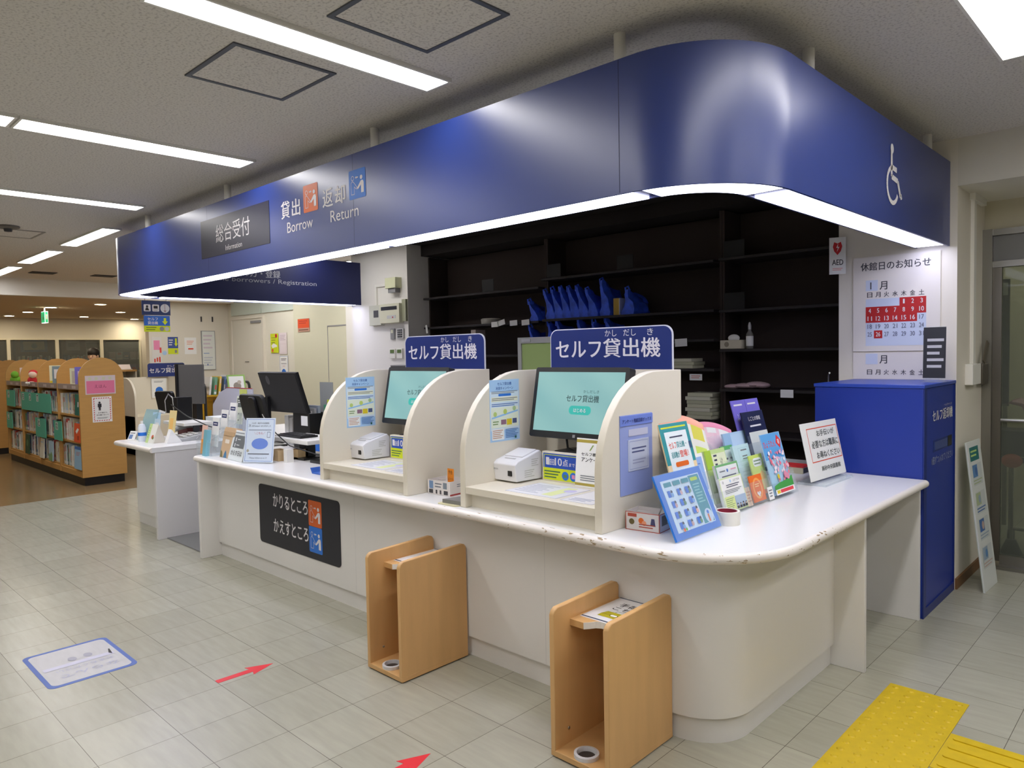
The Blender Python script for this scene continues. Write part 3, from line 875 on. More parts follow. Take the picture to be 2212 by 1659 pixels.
def limit_sign(x, label, withpaper):
    t = thing('limit_sign', label, 'sign', (x + 0.11, 2.65, 0.865), 'ten item signs in the booths')
    MB().box(x, x + 0.235, 2.645, 2.672, 0.865, 1.008, CREAM).build('sign_block', t, 0.002)
    fr = f_south(x, 2.645, 0.865)
    mb = MB().prints(fr, [('r', 0.008, 0.008, 0.218, 0.128, LIME), ('r', 0.008, 0.066, 0.218, 0.07, mat((36, 80, 180), 0.5)), ('b', 0.013, 0.06, 0.208, 0.07, 0.003, LIME),
        ('t', '1', 0.028, 0.08, 0.016, 0.036, LETTER), ('t', '回', 0.05, 0.08, 0.028, 0.028, LETTER), ('t', '10', 0.083, 0.08, 0.042, 0.036, LETTER), ('t', '点', 0.131, 0.08, 0.032, 0.034, LETTER), ('t', 'まで', 0.17, 0.082, 0.034, 0.016, LETTER),
        ('r', 0.008, 0.008, 0.218, 0.052, LIME), ('l', 0.015, 0.014, 0.1, 0.042, 3, mat((60, 110, 80), 0.5)), ('c', 0.146, 0.034, 0.021, SKY), ('r', 0.136, 0.026, 0.02, 0.014, mat((90, 140, 80), 0.5)), ('c', 0.195, 0.034, 0.021, SKY), ('r', 0.186, 0.025, 0.018, 0.019, mat((236, 150, 190), 0.5))], 0.0008)
    mb.build('sign_print', t)
limit_sign(-2.347, 'blue and lime ten items sign in the booth at the rounded corner', True)
limit_sign(-3.575, 'blue and lime ten items sign partly hidden in the booth beside the paper box', False)
def survey(x, label):
    fr = f_lean_dir(x, 2.61, 0.866, 0, 0.1)
    GO = mat((178, 160, 70), 0.5)
    sheet('survey_card', fr, 0.21, 0.225, 0.003, PAPER, [('r', 0, 0.205, 0.21, 0.014, GO), ('r', 0, 0.008, 0.21, 0.012, GO), ('t', 'セルフ機', 0.03, 0.145, 0.085, 0.016, INK), ('t', 'アンケート', 0.032, 0.118, 0.11, 0.02, INK), ('l', 0.03, 0.028, 0.12, 0.03, 3, GREYINK), ('p', [(0.075, 0.17), (0.082, 0.17), (0.1, 0.195), (0.094, 0.197)], mat((130, 160, 80), 0.5))], label, 'sign')
survey(-2.115, 'white survey card with gold bands beside the ten items sign, rounded corner booth')
def mats(x, label, lb2):
    fr = f_up(x, 2.335, 0.865)
    sheet('counter_mat', fr, 0.30, 0.24, 0.0015, mat((232, 232, 238), 0.3), [('l', 0.02, 0.03, 0.14, 0.18, 7, mat((190, 192, 205), 0.5)), ('r', 0.19, 0.03, 0.06, 0.19, mat((226, 232, 170), 0.5)), ('c', 0.25, 0.16, 0.03, mat((206, 200, 232), 0.5)), ('b', 0, 0, 0.3, 0.24, 0.003, mat((206, 208, 226), 0.5))], label, 'mat')
    fr = f_up(x + 0.33, 2.33, 0.865)
    sheet('scanner_mat', fr, 0.165, 0.24, 0.0015, mat((236, 234, 238), 0.3), [('b', 0, 0, 0.165, 0.24, 0.003, mat((206, 208, 226), 0.5)), ('l', 0.02, 0.02, 0.12, 0.06, 3, mat((170, 172, 196), 0.5))], lb2, 'mat')
mats(-2.30, 'large clear guide mat lying on the shelf of the rounded corner booth', 'small mat beside the side panel on the shelf of the rounded corner booth')
mats(-3.535, 'large clear guide mat lying on the shelf of the booth beside the paper box', 'small mat tucked by the side panel in the booth beside the paper box')

# survey box sleeve on the outside of the near booth
t = thing('paper_pocket', 'translucent blue survey pocket hung on the outer booth panel', 'paper pocket', (-1.715, 2.53, 0.895))
fr = f_east(-1.72, 2.41, 0.897)
bsh = MB().fbox(fr, 0, 0.235, 0, 0.328, 0, 0.003, mat((150, 166, 224), 0.3)).build('back_sheet', t)
mb = MB().fbox(fr, 0.0, 0.235, 0.285, 0.325, 0.003, 0.006, mat((118, 142, 226), 0.4))
mb.text('アンケート用紙回収ボックス', fr, 0.012, 0.295, 0.21, 0.017, mat((40, 50, 110), 0.5), 0.0075)
mb.build('header_strip', t)
mb = MB().fbox(fr, 0.055, 0.205, 0.095, 0.225, 0.003, 0.005, mat((206, 216, 240), 0.5))
mb.prints(fr, [('b', 0.062, 0.102, 0.136, 0.116, 0.002, mat((150, 165, 215), 0.5)), ('l', 0.08, 0.165, 0.105, 0.03, 2, mat((90, 100, 150), 0.5)), ('l', 0.085, 0.12, 0.095, 0.025, 2, mat((170, 180, 215), 0.5))], 0.005)
mb.build('notice', bsh)
MB().fbox(fr, 0.06, 0.2, 0.24, 0.268, 0.003, 0.0045, mat((196, 200, 226), 0.5)).build('slot', bsh)

# ================================================================== bag stands
WOOD = mat((212, 168, 112), 0.42, noise=((14, 14, 1.6), 0.07), name='beech_laminate')
WEDGE = mat((214, 170, 108), 0.45)
def stand(label):
    t = thing('bag_stand', label, 'bag stand', (-1.6, 2.17, 0), 'bag stands in front of the counter')
    prof = [(1.972, 0.025)] + [(1.972, 0.53), (1.98, 0.546), (1.995, 0.555)] + [(2.353, 0.565), (2.368, 0.56), (2.378, 0.545)] + [(2.378, 0.025)]
    for x in (-1.731, -1.487):
        MB().prism(Fr((x, 0, 0), (0, 1, 0), (0, 0, 1)), prof, 0, 0.022, WOOD).build('side_panel', t, 0.003)
    MB().box(-1.731, -1.465, 1.972, 2.378, 0.006, 0.028, WOOD).build('base', t, 0.002)
    MB().box(-1.72, -1.475, 1.985, 2.375, 0.0, 0.006, BLACK).build('foot_rail', t)
    sl = [(-1.709, 2.066), (-1.645, 2.066), (-1.63, 2.085), (-1.618, 2.105), (-1.60, 2.115), (-1.487, 2.115), (-1.487, 2.378), (-1.709, 2.378)]
    tsh = MB().prism(f_up(0, 0, 0.47), sl, 0, 0.024, WOOD).build('top_shelf', t)
    
    ed = MB()
    for (a, b), (c, d) in zip(sl[1:6], sl[2:6]):
        v = Vector((c - a, d - b)).normalized() * 0.0015
        ed.prism(f_up(0, 0, 0.47), [(a + v.y, b - v.x), (c + v.y, d - v.x), (c, d), (a, b)], 0, 0.0245, WHITE)
    ed.build('edge_band', tsh)
    MB().box(-1.515, -1.487, 2.12, 2.37, 0.36, 0.47, WOOD).build('brace', t)
    rg = MB().lathe((-1.603, 2.02, 0.028), [(0.046, 0.0), (0.046, 0.014), (0.036, 0.016), (0.033, 0.004), (0.033, 0.0)], mat((214, 214, 218), 0.35), 24).build('umbrella_ring', t)
    MB().lathe((-1.603, 2.02, 0.0284), [(0.033, 0.0), (0.0, 0.0006)], mat((60, 50, 44), 0.7), 20).build('drain_hole', rg)
    MB().lathe((-1.708, 2.05, 0.085), [(0.006, 0), (0.005, 0.002), (0, 0.0025)], STEEL, 12, 'x').build('screw', t)
    fr = f_up(-1.70, 2.115, 0.494)
    mb = MB().fbox(fr, 0, 0.208, 0, 0.268, 0, 0.0012, mat((234, 234, 238), 0.35))
    mb.prints(fr, [('r', 0, 0.006, 0.208, 0.009, mat((44, 62, 92), 0.5)), ('r', 0, 0.256, 0.208, 0.007, mat((44, 62, 92), 0.5)),
        ('t', '手荷物', 0.05, 0.175, 0.115, 0.038, INK), ('t', 'こちら', 0.05, 0.132, 0.115, 0.032, INK),
        ('b', 0.085, 0.095, 0.055, 0.028, 0.002, GREYINK), ('p', [(0.045, 0.047), (0.165, 0.047), (0.165, 0.075), (0.158, 0.105), (0.055, 0.105), (0.045, 0.075)], mat((190, 178, 30), 0.5)),
        ('r', 0.045, 0.074, 0.12, 0.002, mat((90, 80, 20), 0.5)), ('rr', 0.085, 0.064, 0.034, 0.019, 0.009, mat((90, 80, 20), 0.5)), ('rr', 0.088, 0.066, 0.028, 0.015, 0.007, PAPER)], 0.0012)
    mb.build('bag_notice', tsh)
    return t
st = stand('beech bag stand with a notice on top, the one by the rounded counter corner')
dup(st, (-2.747, 2.163, 0), 'beech bag stand beside the navy counter sign')

# floor signs
PF = mat((190, 190, 206), 0.4)
fs2 = f_up(-4.28, 0.86, 0.0)
WORN = mat((190, 190, 194), 0.4, noise=((9, 40, 1), 0.04))
mb = MB().prism(fs2, rrect(0, 0, 0.51, 0.385, 0.035), 0, 0.001, mat((66, 98, 176), 0.4))
mb.prints(fs2, [('rr', 0.024, 0.02, 0.462, 0.345, 0.03, WORN)], 0.001)
# it reads from the side facing the counter
fu = Fr((-3.79, 0.88, 0.0016), (0, 1, 0), (-1, 0, 0))
fu2 = Fr((-4.25, 1.235, 0.0016), (0, -1, 0), (1, 0, 0))
WF = mat((176, 178, 200), 0.45)
mb.text('ならんで', fu2, 0.05, 0.345, 0.25, 0.05, WF, 0.0006).text('おまちください', fu2, 0.05, 0.275, 0.25, 0.036, WF, 0.0006)
mb.prints(fu2, [('r', 0.03, 0.215, 0.31, 0.04, mat((196, 196, 216), 0.45)), ('p', [(0.2 + 0.02 * math.cos(a * .5), 0.17 + 0.03 * math.sin(a * .5)) for a in range(12)], mat((160, 160, 176), 0.45)), ('p', [(0.13 + 0.02 * math.cos(a * .5), 0.17 + 0.03 * math.sin(a * .5)) for a in range(12)], mat((160, 160, 176), 0.45)), ('p', [(0.03, 0.17), (0.036, 0.17), (0.05, 0.225), (0.04, 0.25), (0.036, 0.225)], INK)], 0.0006)
tag(mb.build('floor_sign'), 'worn blue edged waiting sign stuck to the floor tiles', 'floor sign')
def arrow(x, y, rot, L, label):
    u = Vector((math.sin(rot), math.cos(rot), 0)); v = Vector((-u.y, u.x, 0))
    fr = Fr((x, y, 0.0), u, v)
    h = 0.018
    mb = MB().prism(fr, [(0, -h), (L - 0.11, -h), (L - 0.12, -0.05), (L, 0), (L - 0.12, 0.05), (L - 0.11, h), (0, h)], 0, 0.001, mat((224, 44, 56), 0.4))
    tag(mb.build('floor_arrow'), label, 'floor arrow', 'red floor arrows')
arrow(-3.278, 1.41, 0.03, 0.275, 'red arrow on the floor between the blue edged sign and the bag stand')
arrow(-2.085, 1.43, 0.03, 0.255, 'red arrow on the floor in front of the bag stand by the rounded corner')

# tactile paving
TY = mat((206, 176, 14), 0.5, noise=((20, 20, 20), 0.06), name='tactile_yellow')
def tactile(x0, y0, kind, label, yl=0.3):
    mb = MB().box(x0, x0 + 0.3, y0, y0 + yl, 0, 0.003, TY)
    if kind == 'dot':
        for i in range(5):
            for j in range(int(round(yl / 0.06))):
                mb.lathe((x0 + 0.03 + 0.06 * i, y0 + 0.03 + 0.06 * j, 0.003), [(0.014, 0), (0.010, 0.004), (0.0, 0.0045)], TY, 10)
    else:
        for i in range(4):
            y = y0 + 0.0375 + 0.075 * i
            mb.prism(f_up(x0 + 0.015, y - 0.014, 0.003), rrect(0, 0, 0.27, 0.028, 0.012), 0, 0.004, TY)
    tag(mb.build('tactile_tile'), label, 'tactile paving', 'yellow tactile tiles')
X0 = -0.995
tactile(X0, 3.11, 'dot', 'dotted yellow tactile tile at the end by the counter knee space')
tactile(X0, 2.81, 'dot', 'dotted yellow tactile tile next to the ribbed guide tile')
tactile(X0, 2.51, 'dot', 'dotted yellow tactile tile cut by the bottom of the photo')
tactile(X0, 2.21, 'dot', 'dotted yellow tactile tile outside the photo, continuing the dotted strip')
tactile(X0 + 0.302, 2.81, 'bar', 'ribbed yellow guide tile branching off the dotted strip')
tactile(X0 + 0.604, 2.81, 'bar', 'ribbed yellow guide tile leading out of the photo')

# ================================================================== return machine
MBL = mat((24, 52, 150), 0.38, name='blue_cabinet')
t = thing('return_machine', 'tall blue self return cabinet against the calendar wall', 'return machine', (-1.39, 4.67, 0))
MB().box(-1.685, -1.108, 4.335, 4.995, 0.0, 1.255, MBL).build('body', t, 0.004)
MB().box(-1.69, -1.10, 4.33, 4.998, 1.255, 1.275, mat((40, 70, 170), 0.35)).build('top_board', t, 0.003)
mb = MB()
D = mat((20, 42, 118), 0.4)
mb.box(-1.108, -1.102, 4.335, 4.385, 0.0, 1.255, D).box(-1.108, -1.102, 4.98, 4.995, 0.0, 1.255, D).box(-1.108, -1.102, 4.385, 4.98, 0, 0.05, D)
mb.build('edge_frame', t)
fm = f_east(-1.108, 0, 0)
mb = MB()
mb.text('セルフ返却機', fm, 4.51, 1.06, 0.43, 0.065, LETTER, 0.002).text('へんきゃくき', fm, 4.75, 1.135, 0.17, 0.014, LETTER, 0.002, False)
mb.build('lettering', t)
mb = MB().text('1冊ずつ入れてください', fm, 4.5, 0.82, 0.46, 0.045, mat((150, 160, 196), 0.5), 0.002)
mb.build('instruction', t)
mb = MB().fbox(fm, 4.53, 4.93, 0.89, 0.955, -0.0005, 0.001, mat((28, 50, 120), 0.4)).fbox(fm, 4.84, 4.93, 0.892, 0.953, 0.0008, 0.002, BLACK)
mb.fbox(fm, 4.55, 4.82, 0.90, 0.945, 0.0008, 0.004, mat((60, 78, 140), 0.35))
mb.build('return_slot', t)
fr = f_lean_dir(-1.205, 4.70, 1.276, 0.02, 0.06)
t = thing('notice_stand', 'small black notice in a clear stand on the blue cabinet', 'notice', (-1.15, 4.72, 1.275))
mb = MB().fbox(fr, 0, 0.115, 0.022, 0.315, 0, 0.003, mat((34, 36, 44), 0.4))
mb.prints(fr, [('l', 0.02, 0.07, 0.085, 0.19, 5, mat((190, 190, 196), 0.5))], 0.003)
mb.build('notice_card', t)
MB().box(-1.21, -1.085, 4.66, 4.75, 1.2751, 1.279, ACRYL).fbox(fr, 0, 0.115, 0.003, 0.32, -0.003, -0.0005, ACRYL).build('clear_holder', t)

# calendar on the wall
t = thing('calendar_board', 'white closing day calendar board for January on the cream wall', 'calendar', (-1.44, 4.99, 1.28))
fc = f_south(0, 4.997, 0)
MB().fbox(fc, -1.69, -1.185, 1.455, 2.06, 0, 0.008, mat((232, 226, 220), 0.5)).build('upper_board', t)
MB().fbox(fc, -1.69, -1.185, 1.276, 1.447, 0, 0.008, mat((232, 226, 220), 0.5)).build('lower_board', t)
DG = mat((66, 66, 72), 0.5)
PB = mat((206, 216, 238), 0.5)
CR = mat((186, 30, 34), 0.5)
mb = MB()
mb.text('休館日のお知らせ', fc, -1.643, 1.972, 0.405, 0.052, DG, 0.009)
mb.fbox(fc, -1.612, -1.54, 1.842, 1.91, 0.008, 0.0095, PB)
mb.text('1', fc, -1.584, 1.852, None, 0.045, DG, 0.0105, False).text('月', fc, -1.528, 1.846, 0.044, 0.052, DG, 0.009)
lo = MB(); lo.text('月', fc, -1.528, 1.376, 0.044, 0.052, DG, 0.009)
lo.fbox(fc, -1.612, -1.54, 1.372, 1.44, 0.008, 0.0095, PB)
cw = (1.612 - 1.262) / 7
for k, d in enumerate('日月火水木金土'):
    mb.text(d, fc, -1.612 + cw * k + 0.009, 1.80, 0.03, 0.032, DG, 0.009)
    lo.text(d, fc, -1.612 + cw * k + 0.009, 1.305, 0.03, 0.032, DG, 0.009)
rh = 0.0505
mb.fbox(fc, -1.612, -1.262, 1.49, 1.79, 0.008, 0.009, PB)
for d in range(1, 32):
    c, r = (d + 3) % 7, (d + 3) // 7
    x = -1.612 + cw * c; z = 1.79 - rh * (r + 1)
    red = d <= 16 or d == 26
    if red: mb.fbox(fc, x, x + cw, z, z + rh, 0.009, 0.0098, CR)
    s = str(d)
    wd = 0.013 * len(s) if s != '1' else 0.01
    mb.text(s, fc, x + cw / 2 - wd / 2, z + 0.012, wd, 0.028, LETTER if red else mat((110, 116, 140), 0.5), 0.0108, s != '1')
mb.build('month_print', t)
lo.build('next_month_print', t)
# AED plate
t = thing('aed_sign', 'white and red AED plate sticking out at the recess edge', 'sign', (-1.79, 4.96, 1.97))
fa = f_lean_dir(-1.825, 4.94, 1.965, 0.35, 0)
mb = MB().fbox(fa, 0, 0.10, 0, 0.24, -0.004, 0, PAPER)
hp = [(0.05, 0.125), (0.03, 0.15), (0.022, 0.18), (0.03, 0.21), (0.05, 0.20), (0.07, 0.21), (0.078, 0.18), (0.07, 0.15)]
mb.prints(fa, [('p', hp, RED), ('p', [(0.054, 0.2), (0.042, 0.172), (0.052, 0.172), (0.046, 0.145), (0.062, 0.178), (0.052, 0.178)], PAPER), ('t', 'AED', 0.018, 0.06, 0.066, 0.035, INK), ('l', 0.02, 0.022, 0.06, 0.02, 2, mat((230, 150, 150), 0.5))], 0.0)
mb.build('plate', t)
MB().box(-1.785, -1.765, 4.975, 5.0, 2.05, 2.09, STEEL).build('bracket', t)

# right hand wall fittings
t = thing('switch_box', 'white wall switch box with a cable duct above it', 'switch box', (-1.07, 5.32, 1.23))
MB().box(-1.10, -1.055, 5.20, 5.42, 1.235, 1.365, WHITE).build('box', t, 0.004)
MB().box(-1.10, -1.08, 5.33, 5.39, 1.365, 2.43, WHITE).build('cable_duct', t)
MB().box(-1.10, -1.07, 5.30, 5.62, 2.39, 2.43, WHITE).build('duct_elbow', t)
t = thing('card_reader', 'dark metal card reader box with a tilted lid beside the switch box', 'card reader', (-1.07, 5.55, 1.22))
MB().box(-1.10, -1.06, 5.50, 5.65, 1.225, 1.36, mat((104, 98, 88), 0.4, 0.5)).build('body', t, 0.003)
MB().fbox(Fr((-1.062, 5.54, 1.36), (0, 0.75, 0.9), (-0.1, -0.3, 0.3)), 0, 0.17, 0, 0.03, 0, 0.008, mat((120, 112, 100), 0.4, 0.5)).build('lid', t)
# leaning picture poster
a = 0.115
fp = Fr((-0.955, 5.03, 0.0), (0.04, 1, 0), (-math.sin(a), 0, math.cos(a)))
t = thing('leaning_board', 'tall narrow picture guide board leaning on the wall by the glass door', 'board', (-0.96, 5.18, 0))
PH = [mat((96, 140, 190), 0.5), mat((176, 190, 150), 0.5), mat((70, 110, 170), 0.5), mat((150, 170, 190), 0.5), mat((196, 170, 160), 0.5)]
mb = MB().fbox(fp, 0, 0.29, 0, 0.90, 0, 0.006, mat((222, 226, 224), 0.5))
ops = [('r', 0.04, 0.78, 0.19, 0.085, mat((44, 120, 120), 0.5)), ('l', 0.06, 0.8, 0.13, 0.05, 2, mat((190, 220, 130), 0.5))]
for k, z in enumerate((0.63, 0.46, 0.30, 0.13)):
    ops += [('r', 0.05, z, 0.2, 0.13, mat((206, 212, 212), 0.5)), ('r', 0.06, z + 0.05, 0.1, 0.075, PH[k % 5]), ('c', 0.13, z + 0.085, 0.025, PH[(k + 2) % 5]), ('l', 0.055, z + 0.005, 0.18, 0.035, 2, PH[(k + 1) % 5])]
mb.prints(fp, ops, 0.006)
mb.build('printed_panel', t)
MB().fbox(fp, 0, 0.29, 0, 0.9, -0.004, 0, mat((190, 200, 190), 0.5)).build('backing', t)

# behind the glass door
t = thing('baby_cart', 'pink plastic baby cart seat behind the glass door', 'baby cart', (-0.85, 6.35, 0))
PK = mat((204, 150, 168), 0.25)
for k, x in enumerate((-1.06, -0.82)):
    prof = [(0.0, 0.0), (0.05, 0.34), (0.10, 0.37), (0.15, 0.36)]
    mb = MB()
    pts = [Vector((x + 0.02, 6.2, 1.06)), Vector((x + 0.10, 6.2, 1.04)), Vector((x + 0.14, 6.2, 0.95)), Vector((x + 0.16, 6.2, 0.82)), Vector((x + 0.22, 6.2, 0.74)), Vector((x + 0.34, 6.2, 0.73)), Vector((x + 0.4, 6.2, 0.79))]
    wdt = 0.36; p = []; n = len(pts)
    for q in pts: p += [q, q + Vector((0.02, 0, 0.02)), q + Vector((0.02, wdt, 0.02)), q + Vector((0, wdt, 0))]
    f = [(i * 4 + j, i * 4 + (j + 1) % 4, (i + 1) * 4 + (j + 1) % 4, (i + 1) * 4 + j) for i in range(n - 1) for j in range(4)]
    mb.faces(p, f + [(0, 1, 2, 3), (4 * n - 1, 4 * n - 2, 4 * n - 3, 4 * n - 4)], PK)
    mb.build('seat_shell', t, 0.008)
MB().tube([(-1.13, 6.18, 0.66), (-0.3, 6.18, 0.66)], 0.02, mat((30, 40, 110), 0.4)).build('front_rail', t)
MB().box(-1.13, -0.9, 6.22, 6.5, 0.68, 0.86, BLACK).build('seat_base', t)
for x in (-1.05, -0.45):
    MB().tube([(x, 6.4, 0.66), (x, 6.4, 0.1)], 0.016, STEEL).build('leg', t)
    MB().lathe((x, 6.42, 0.06), [(0.06, -0.015), (0.06, 0.015)], BLACK, 16, 'x').build('wheel', t)
MB().tube([(-1.05, 6.4, 0.12), (-0.45, 6.4, 0.12)], 0.014, STEEL).build('lower_rail', t)
b = MB().ball((-1.0, 6.12, 0.66), 0.065, 0.065, 0.05, mat((236, 120, 100), 0.4)).tube([(-1.0, 6.12, 0.62), (-1.0, 6.12, 0.1)], 0.01, STEEL).cone((-1.0, 6.12, 0.0), (-1.0, 6.12, 0.1), 0.07, 0.03, DARKGREY)
tag(b.build('bollard'), 'red topped post in front of the pink baby cart', 'post')
fd = f_lean_dir(-1.62, 7.05, 0.98, 0.0, 0)
t = thing('directory_board', 'dark floor directory board with white lines behind the glass door', 'directory board', (-1.4, 7.05, 0))
mb = MB().fbox(fd, 0, 0.44, 0, 1.03, -0.03, 0, mat((46, 46, 54), 0.4))
mb.prints(fd, [('r', 0.01, 0.9, 0.42, 0.1, mat((176, 176, 172), 0.5)), ('l', 0.03, 0.03, 0.36, 0.84, 12, LIGHTGREY)], 0)
mb.build('panel', t)
for x in (-1.6, -1.22): MB().box(x, x + 0.03, 7.05, 7.08, 0, 1.0, STEEL).build('leg', t)

# ================================================================== dark shelving in the recess
DKS = mat((46, 42, 42), 0.4, spec=0.3, name='dark_shelving')
DKB = mat((66, 56, 52), 0.7, spec=0.2)
def shelving(x0, x1, levels, label):
    t = thing('shelf_unit', label, 'shelf unit', ((x0 + x1) / 2, 5.4, 0), 'dark shelving in the recess')
    MB().box(x0, x1, 5.57, 5.60, 0, 2.57, DKB).build('back_panel', t)
    for x in (x0, x1 - 0.02): MB().box(x, x + 0.02, 5.30, 5.57, 0, 2.57, DKB).build('side_panel', t)
    for z in levels: MB().box(x0 + 0.02, x1 - 0.02, 5.2, 5.57, z - 0.022, z, DKS).build('shelf', t, 0.003)
shelving(-6.368, -4.612, (2.115, 1.79, 1.47, 1.15, 0.8, 0.4, 0.08), 'dark brown shelf unit beside the alarm panel wall')
shelving(-4.608, -2.782, (2.185, 1.80, 1.57, 1.335, 0.93, 0.5, 0.08), 'dark brown shelf unit holding the blue bags')
shelving(-2.778, -1.787, (2.19, 1.79, 1.486, 1.178, 0.83, 0.45, 0.08), 'dark brown shelf unit next to the calendar wall')
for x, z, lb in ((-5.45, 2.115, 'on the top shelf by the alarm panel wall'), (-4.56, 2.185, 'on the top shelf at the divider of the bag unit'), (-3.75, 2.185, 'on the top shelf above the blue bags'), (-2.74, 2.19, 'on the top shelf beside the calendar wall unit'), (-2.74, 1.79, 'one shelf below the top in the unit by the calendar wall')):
    t = thing('shade_plate', 'black plate for divider shade standing ' + lb, 'shade_plate', (x, 5.35, z), 'black plates for divider shade')  # black plates stand in for the shading beside the shelf dividers
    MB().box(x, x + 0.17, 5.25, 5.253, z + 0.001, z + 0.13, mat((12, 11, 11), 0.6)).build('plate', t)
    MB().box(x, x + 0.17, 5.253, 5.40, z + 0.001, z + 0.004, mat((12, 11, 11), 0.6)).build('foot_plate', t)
# blue bags
BAGM = mat((56, 98, 236), 0.55, noise=((18, 18, 18), 0.25), name='blue_cloth')
def bag(x, z, h, lean, label, w=0.12, dp=0.26, grp='blue book bags on the recess shelf'):
    """limp cloth bag: creased slab leaning over, top corner pulled into a point, handle loop at the point"""
    t = thing('book_bag', label, 'bag', (x, 5.37, z), grp)
    r = random.Random(int(x * 1000) + int(z * 10))
    sec = [(-0.42, 0.0), (0.55, 0.0), (0.56, 0.10), (0.46, 0.24), (0.28, 0.46), (0.10, 0.66), (-0.08, 0.84), (-0.20, 1.0), (-0.30, 0.98), (-0.30, 0.80), (-0.28, 0.55), (-0.40, 0.28), (-0.48, 0.10)]
    v = []; fs = []; n = len(sec); m = 7
    for j in range(m):
        q = j / (m - 1)
        sq = 1.0 - 0.30 * abs(2 * q - 1) ** 3
        top = 1.0 - 0.28 * q + 0.05 * r.uniform(-1, 1)
        for (a, b2) in sec:
            v.append((x + w * (a * sq + lean * b2 + (0.08 * math.sin(9 * q + 6 * b2) + 0.05 * r.uniform(-1, 1)) * min(1, b2 * 4)), 5.37 + dp * (q - 0.5) + 0.006 * r.uniform(-1, 1), z + 0.002 + h * b2 * (top if b2 > 0.5 else 1)))
    for j in range(m - 1):
        for i in range(n): fs.append((j * n + i, j * n + (i + 1) % n, (j + 1) * n + (i + 1) % n, (j + 1) * n + i))
    fs.append(tuple(range(n - 1, -1, -1))); fs.append(tuple((m - 1) * n + i for i in range(n)))
    MB().faces(v, fs, BAGM).build('pouch', t, 0, None, 0.45)
    ax = x + w * (-0.25 + lean); az = z + h * 0.97
    MB().tube([(ax - 0.006, 5.25, az - 0.03), (ax - 0.016, 5.255, az + 0.02), (ax - 0.004, 5.275, az + 0.032), (ax + 0.006, 5.29, az - 0.005)], 0.009, BAGM, 6).build('handle', t)
    return t
for k, (x, h, ln) in enumerate(((-4.73, 0.20, -0.2), (-4.52, 0.27, -0.25), (-4.42, 0.285, -0.3), (-4.32, 0.285, -0.3), (-4.22, 0.28, -0.32), (-4.12, 0.28, -0.3), (-4.02, 0.25, -0.2), (-3.885, 0.32, 0.0))):
    bag(x, 1.80 if k else 1.79, h, ln, 'blue cloth book bag leaning in the upper row, %s from the alarm panel side' % ords[k], 0.15)
bag(-3.65, 1.80, 0.22, 0.25, 'blue cloth book bag slumped apart at the end of the upper row', 0.18)
for k, (x, h, ln) in enumerate(((-4.74, 0.24, -0.15), (-4.52, 0.2, 0.0), (-4.39, 0.2, -0.2), (-4.16, 0.205, 0.05), (-4.0, 0.19, 0.1), (-3.84, 0.205, -0.05))):
    bag(x, 1.57 if k else 1.47, h if k else 0.27, ln, 'blue cloth book bag on the lower shelf, %s from the alarm panel side' % ords[k], 0.13, 0.26, 'blue book bags on the lower shelf')
tag(MB().box(-3.80, -3.74, 5.26, 5.40, 1.80, 1.95, mat((196, 160, 60), 0.5)).box(-3.74, -3.735, 5.26, 5.40, 1.80, 1.95, PAPER).build('file_box'), 'small yellow box between the last two blue bags', 'box')
# cards hooked on shelf edges
def card(x, z, wd, ht, tilt, label, red=False):
    fr = Fr((x, 5.19, z), (math.cos(tilt), 0, math.sin(tilt)), (-math.sin(tilt), 0, math.cos(tilt)))
    ops = [('l', 0.015, 0.012, wd - 0.03, ht - 0.02, 2, mat((214, 130, 120), 0.5))] if red else []
    sheet('shelf_card', fr, wd, ht, 0.003, PAPER, ops, label, 'card', None, 'white cards on the shelf edges')
for k, (x, z, tl) in enumerate(((-5.26, 1.75, 0.03), (-5.165, 1.755, 0.2), (-5.0, 1.753, 0.04), (-4.84, 1.752, 0.05))):
    card(x, z, 0.10, 0.052, tl, 'white card on the shelf edge under the blue bags, %s from the alarm panel side' % ords[k])
card(-3.14, 1.512, 0.11, 0.062, 0.04, 'white card on the shelf edge beside the rounded corner booth sign')
card(-3.01, 1.242, 0.11, 0.05, 0.0, 'white card with red print on the shelf edge above the paper stack', True)
card(-2.265, 1.125, 0.095, 0.058, 0.0, 'white card on the shelf edge between pink cloth and blue cabinet')
tag(MB().fbox(Fr((-6.29, 5.19, 1.72), (1, 0, 0.2), (-0.2, 0, 1)), 0, 0.03, 0, 0.09, 0, 0.004, PAPER).build('white_tag'), 'narrow white tag clipped by the recess jamb', 'tag')
t = MB().lathe((-5.41, 5.33, 1.79), [(0.10, 0.0), (0.105, 0.05), (0.09, 0.06), (0.0, 0.062)], mat((190, 186, 176), 0.5))
tag(t.build('white_bowl'), 'pale upturned bowl on the shelf by the alarm panel wall', 'bowl')
tag(MB().box(-5.6, -5.53, 5.22, 5.36, 1.47, 1.735, mat((182, 168, 160), 0.6)).build('carton'), 'narrow pale carton standing behind the further booth sign', 'carton')
t = thing('tissue_box', 'beige tissue box with a tissue sticking out on the dark shelf', 'tissue box', (-2.66, 5.33, 1.486))
MB().box(-2.755, -2.58, 5.21, 5.33, 1.487, 1.555, mat((206, 198, 176), 0.6)).build('carton', t, 0.003)
MB().ball((-2.67, 5.27, 1.57), 0.05, 0.02, 0.03, PAPER).build('tissue', t)
MB().lathe((-2.70, 5.2095, 1.522), [(0.02, 0), (0.014, -0.001)], mat((150, 140, 120), 0.6), 14, 'y').build('printed_ring', t)
t = thing('spray_bottle', 'small spray bottle with a white label beside the tissue box', 'spray bottle', (-2.535, 5.26, 1.486))
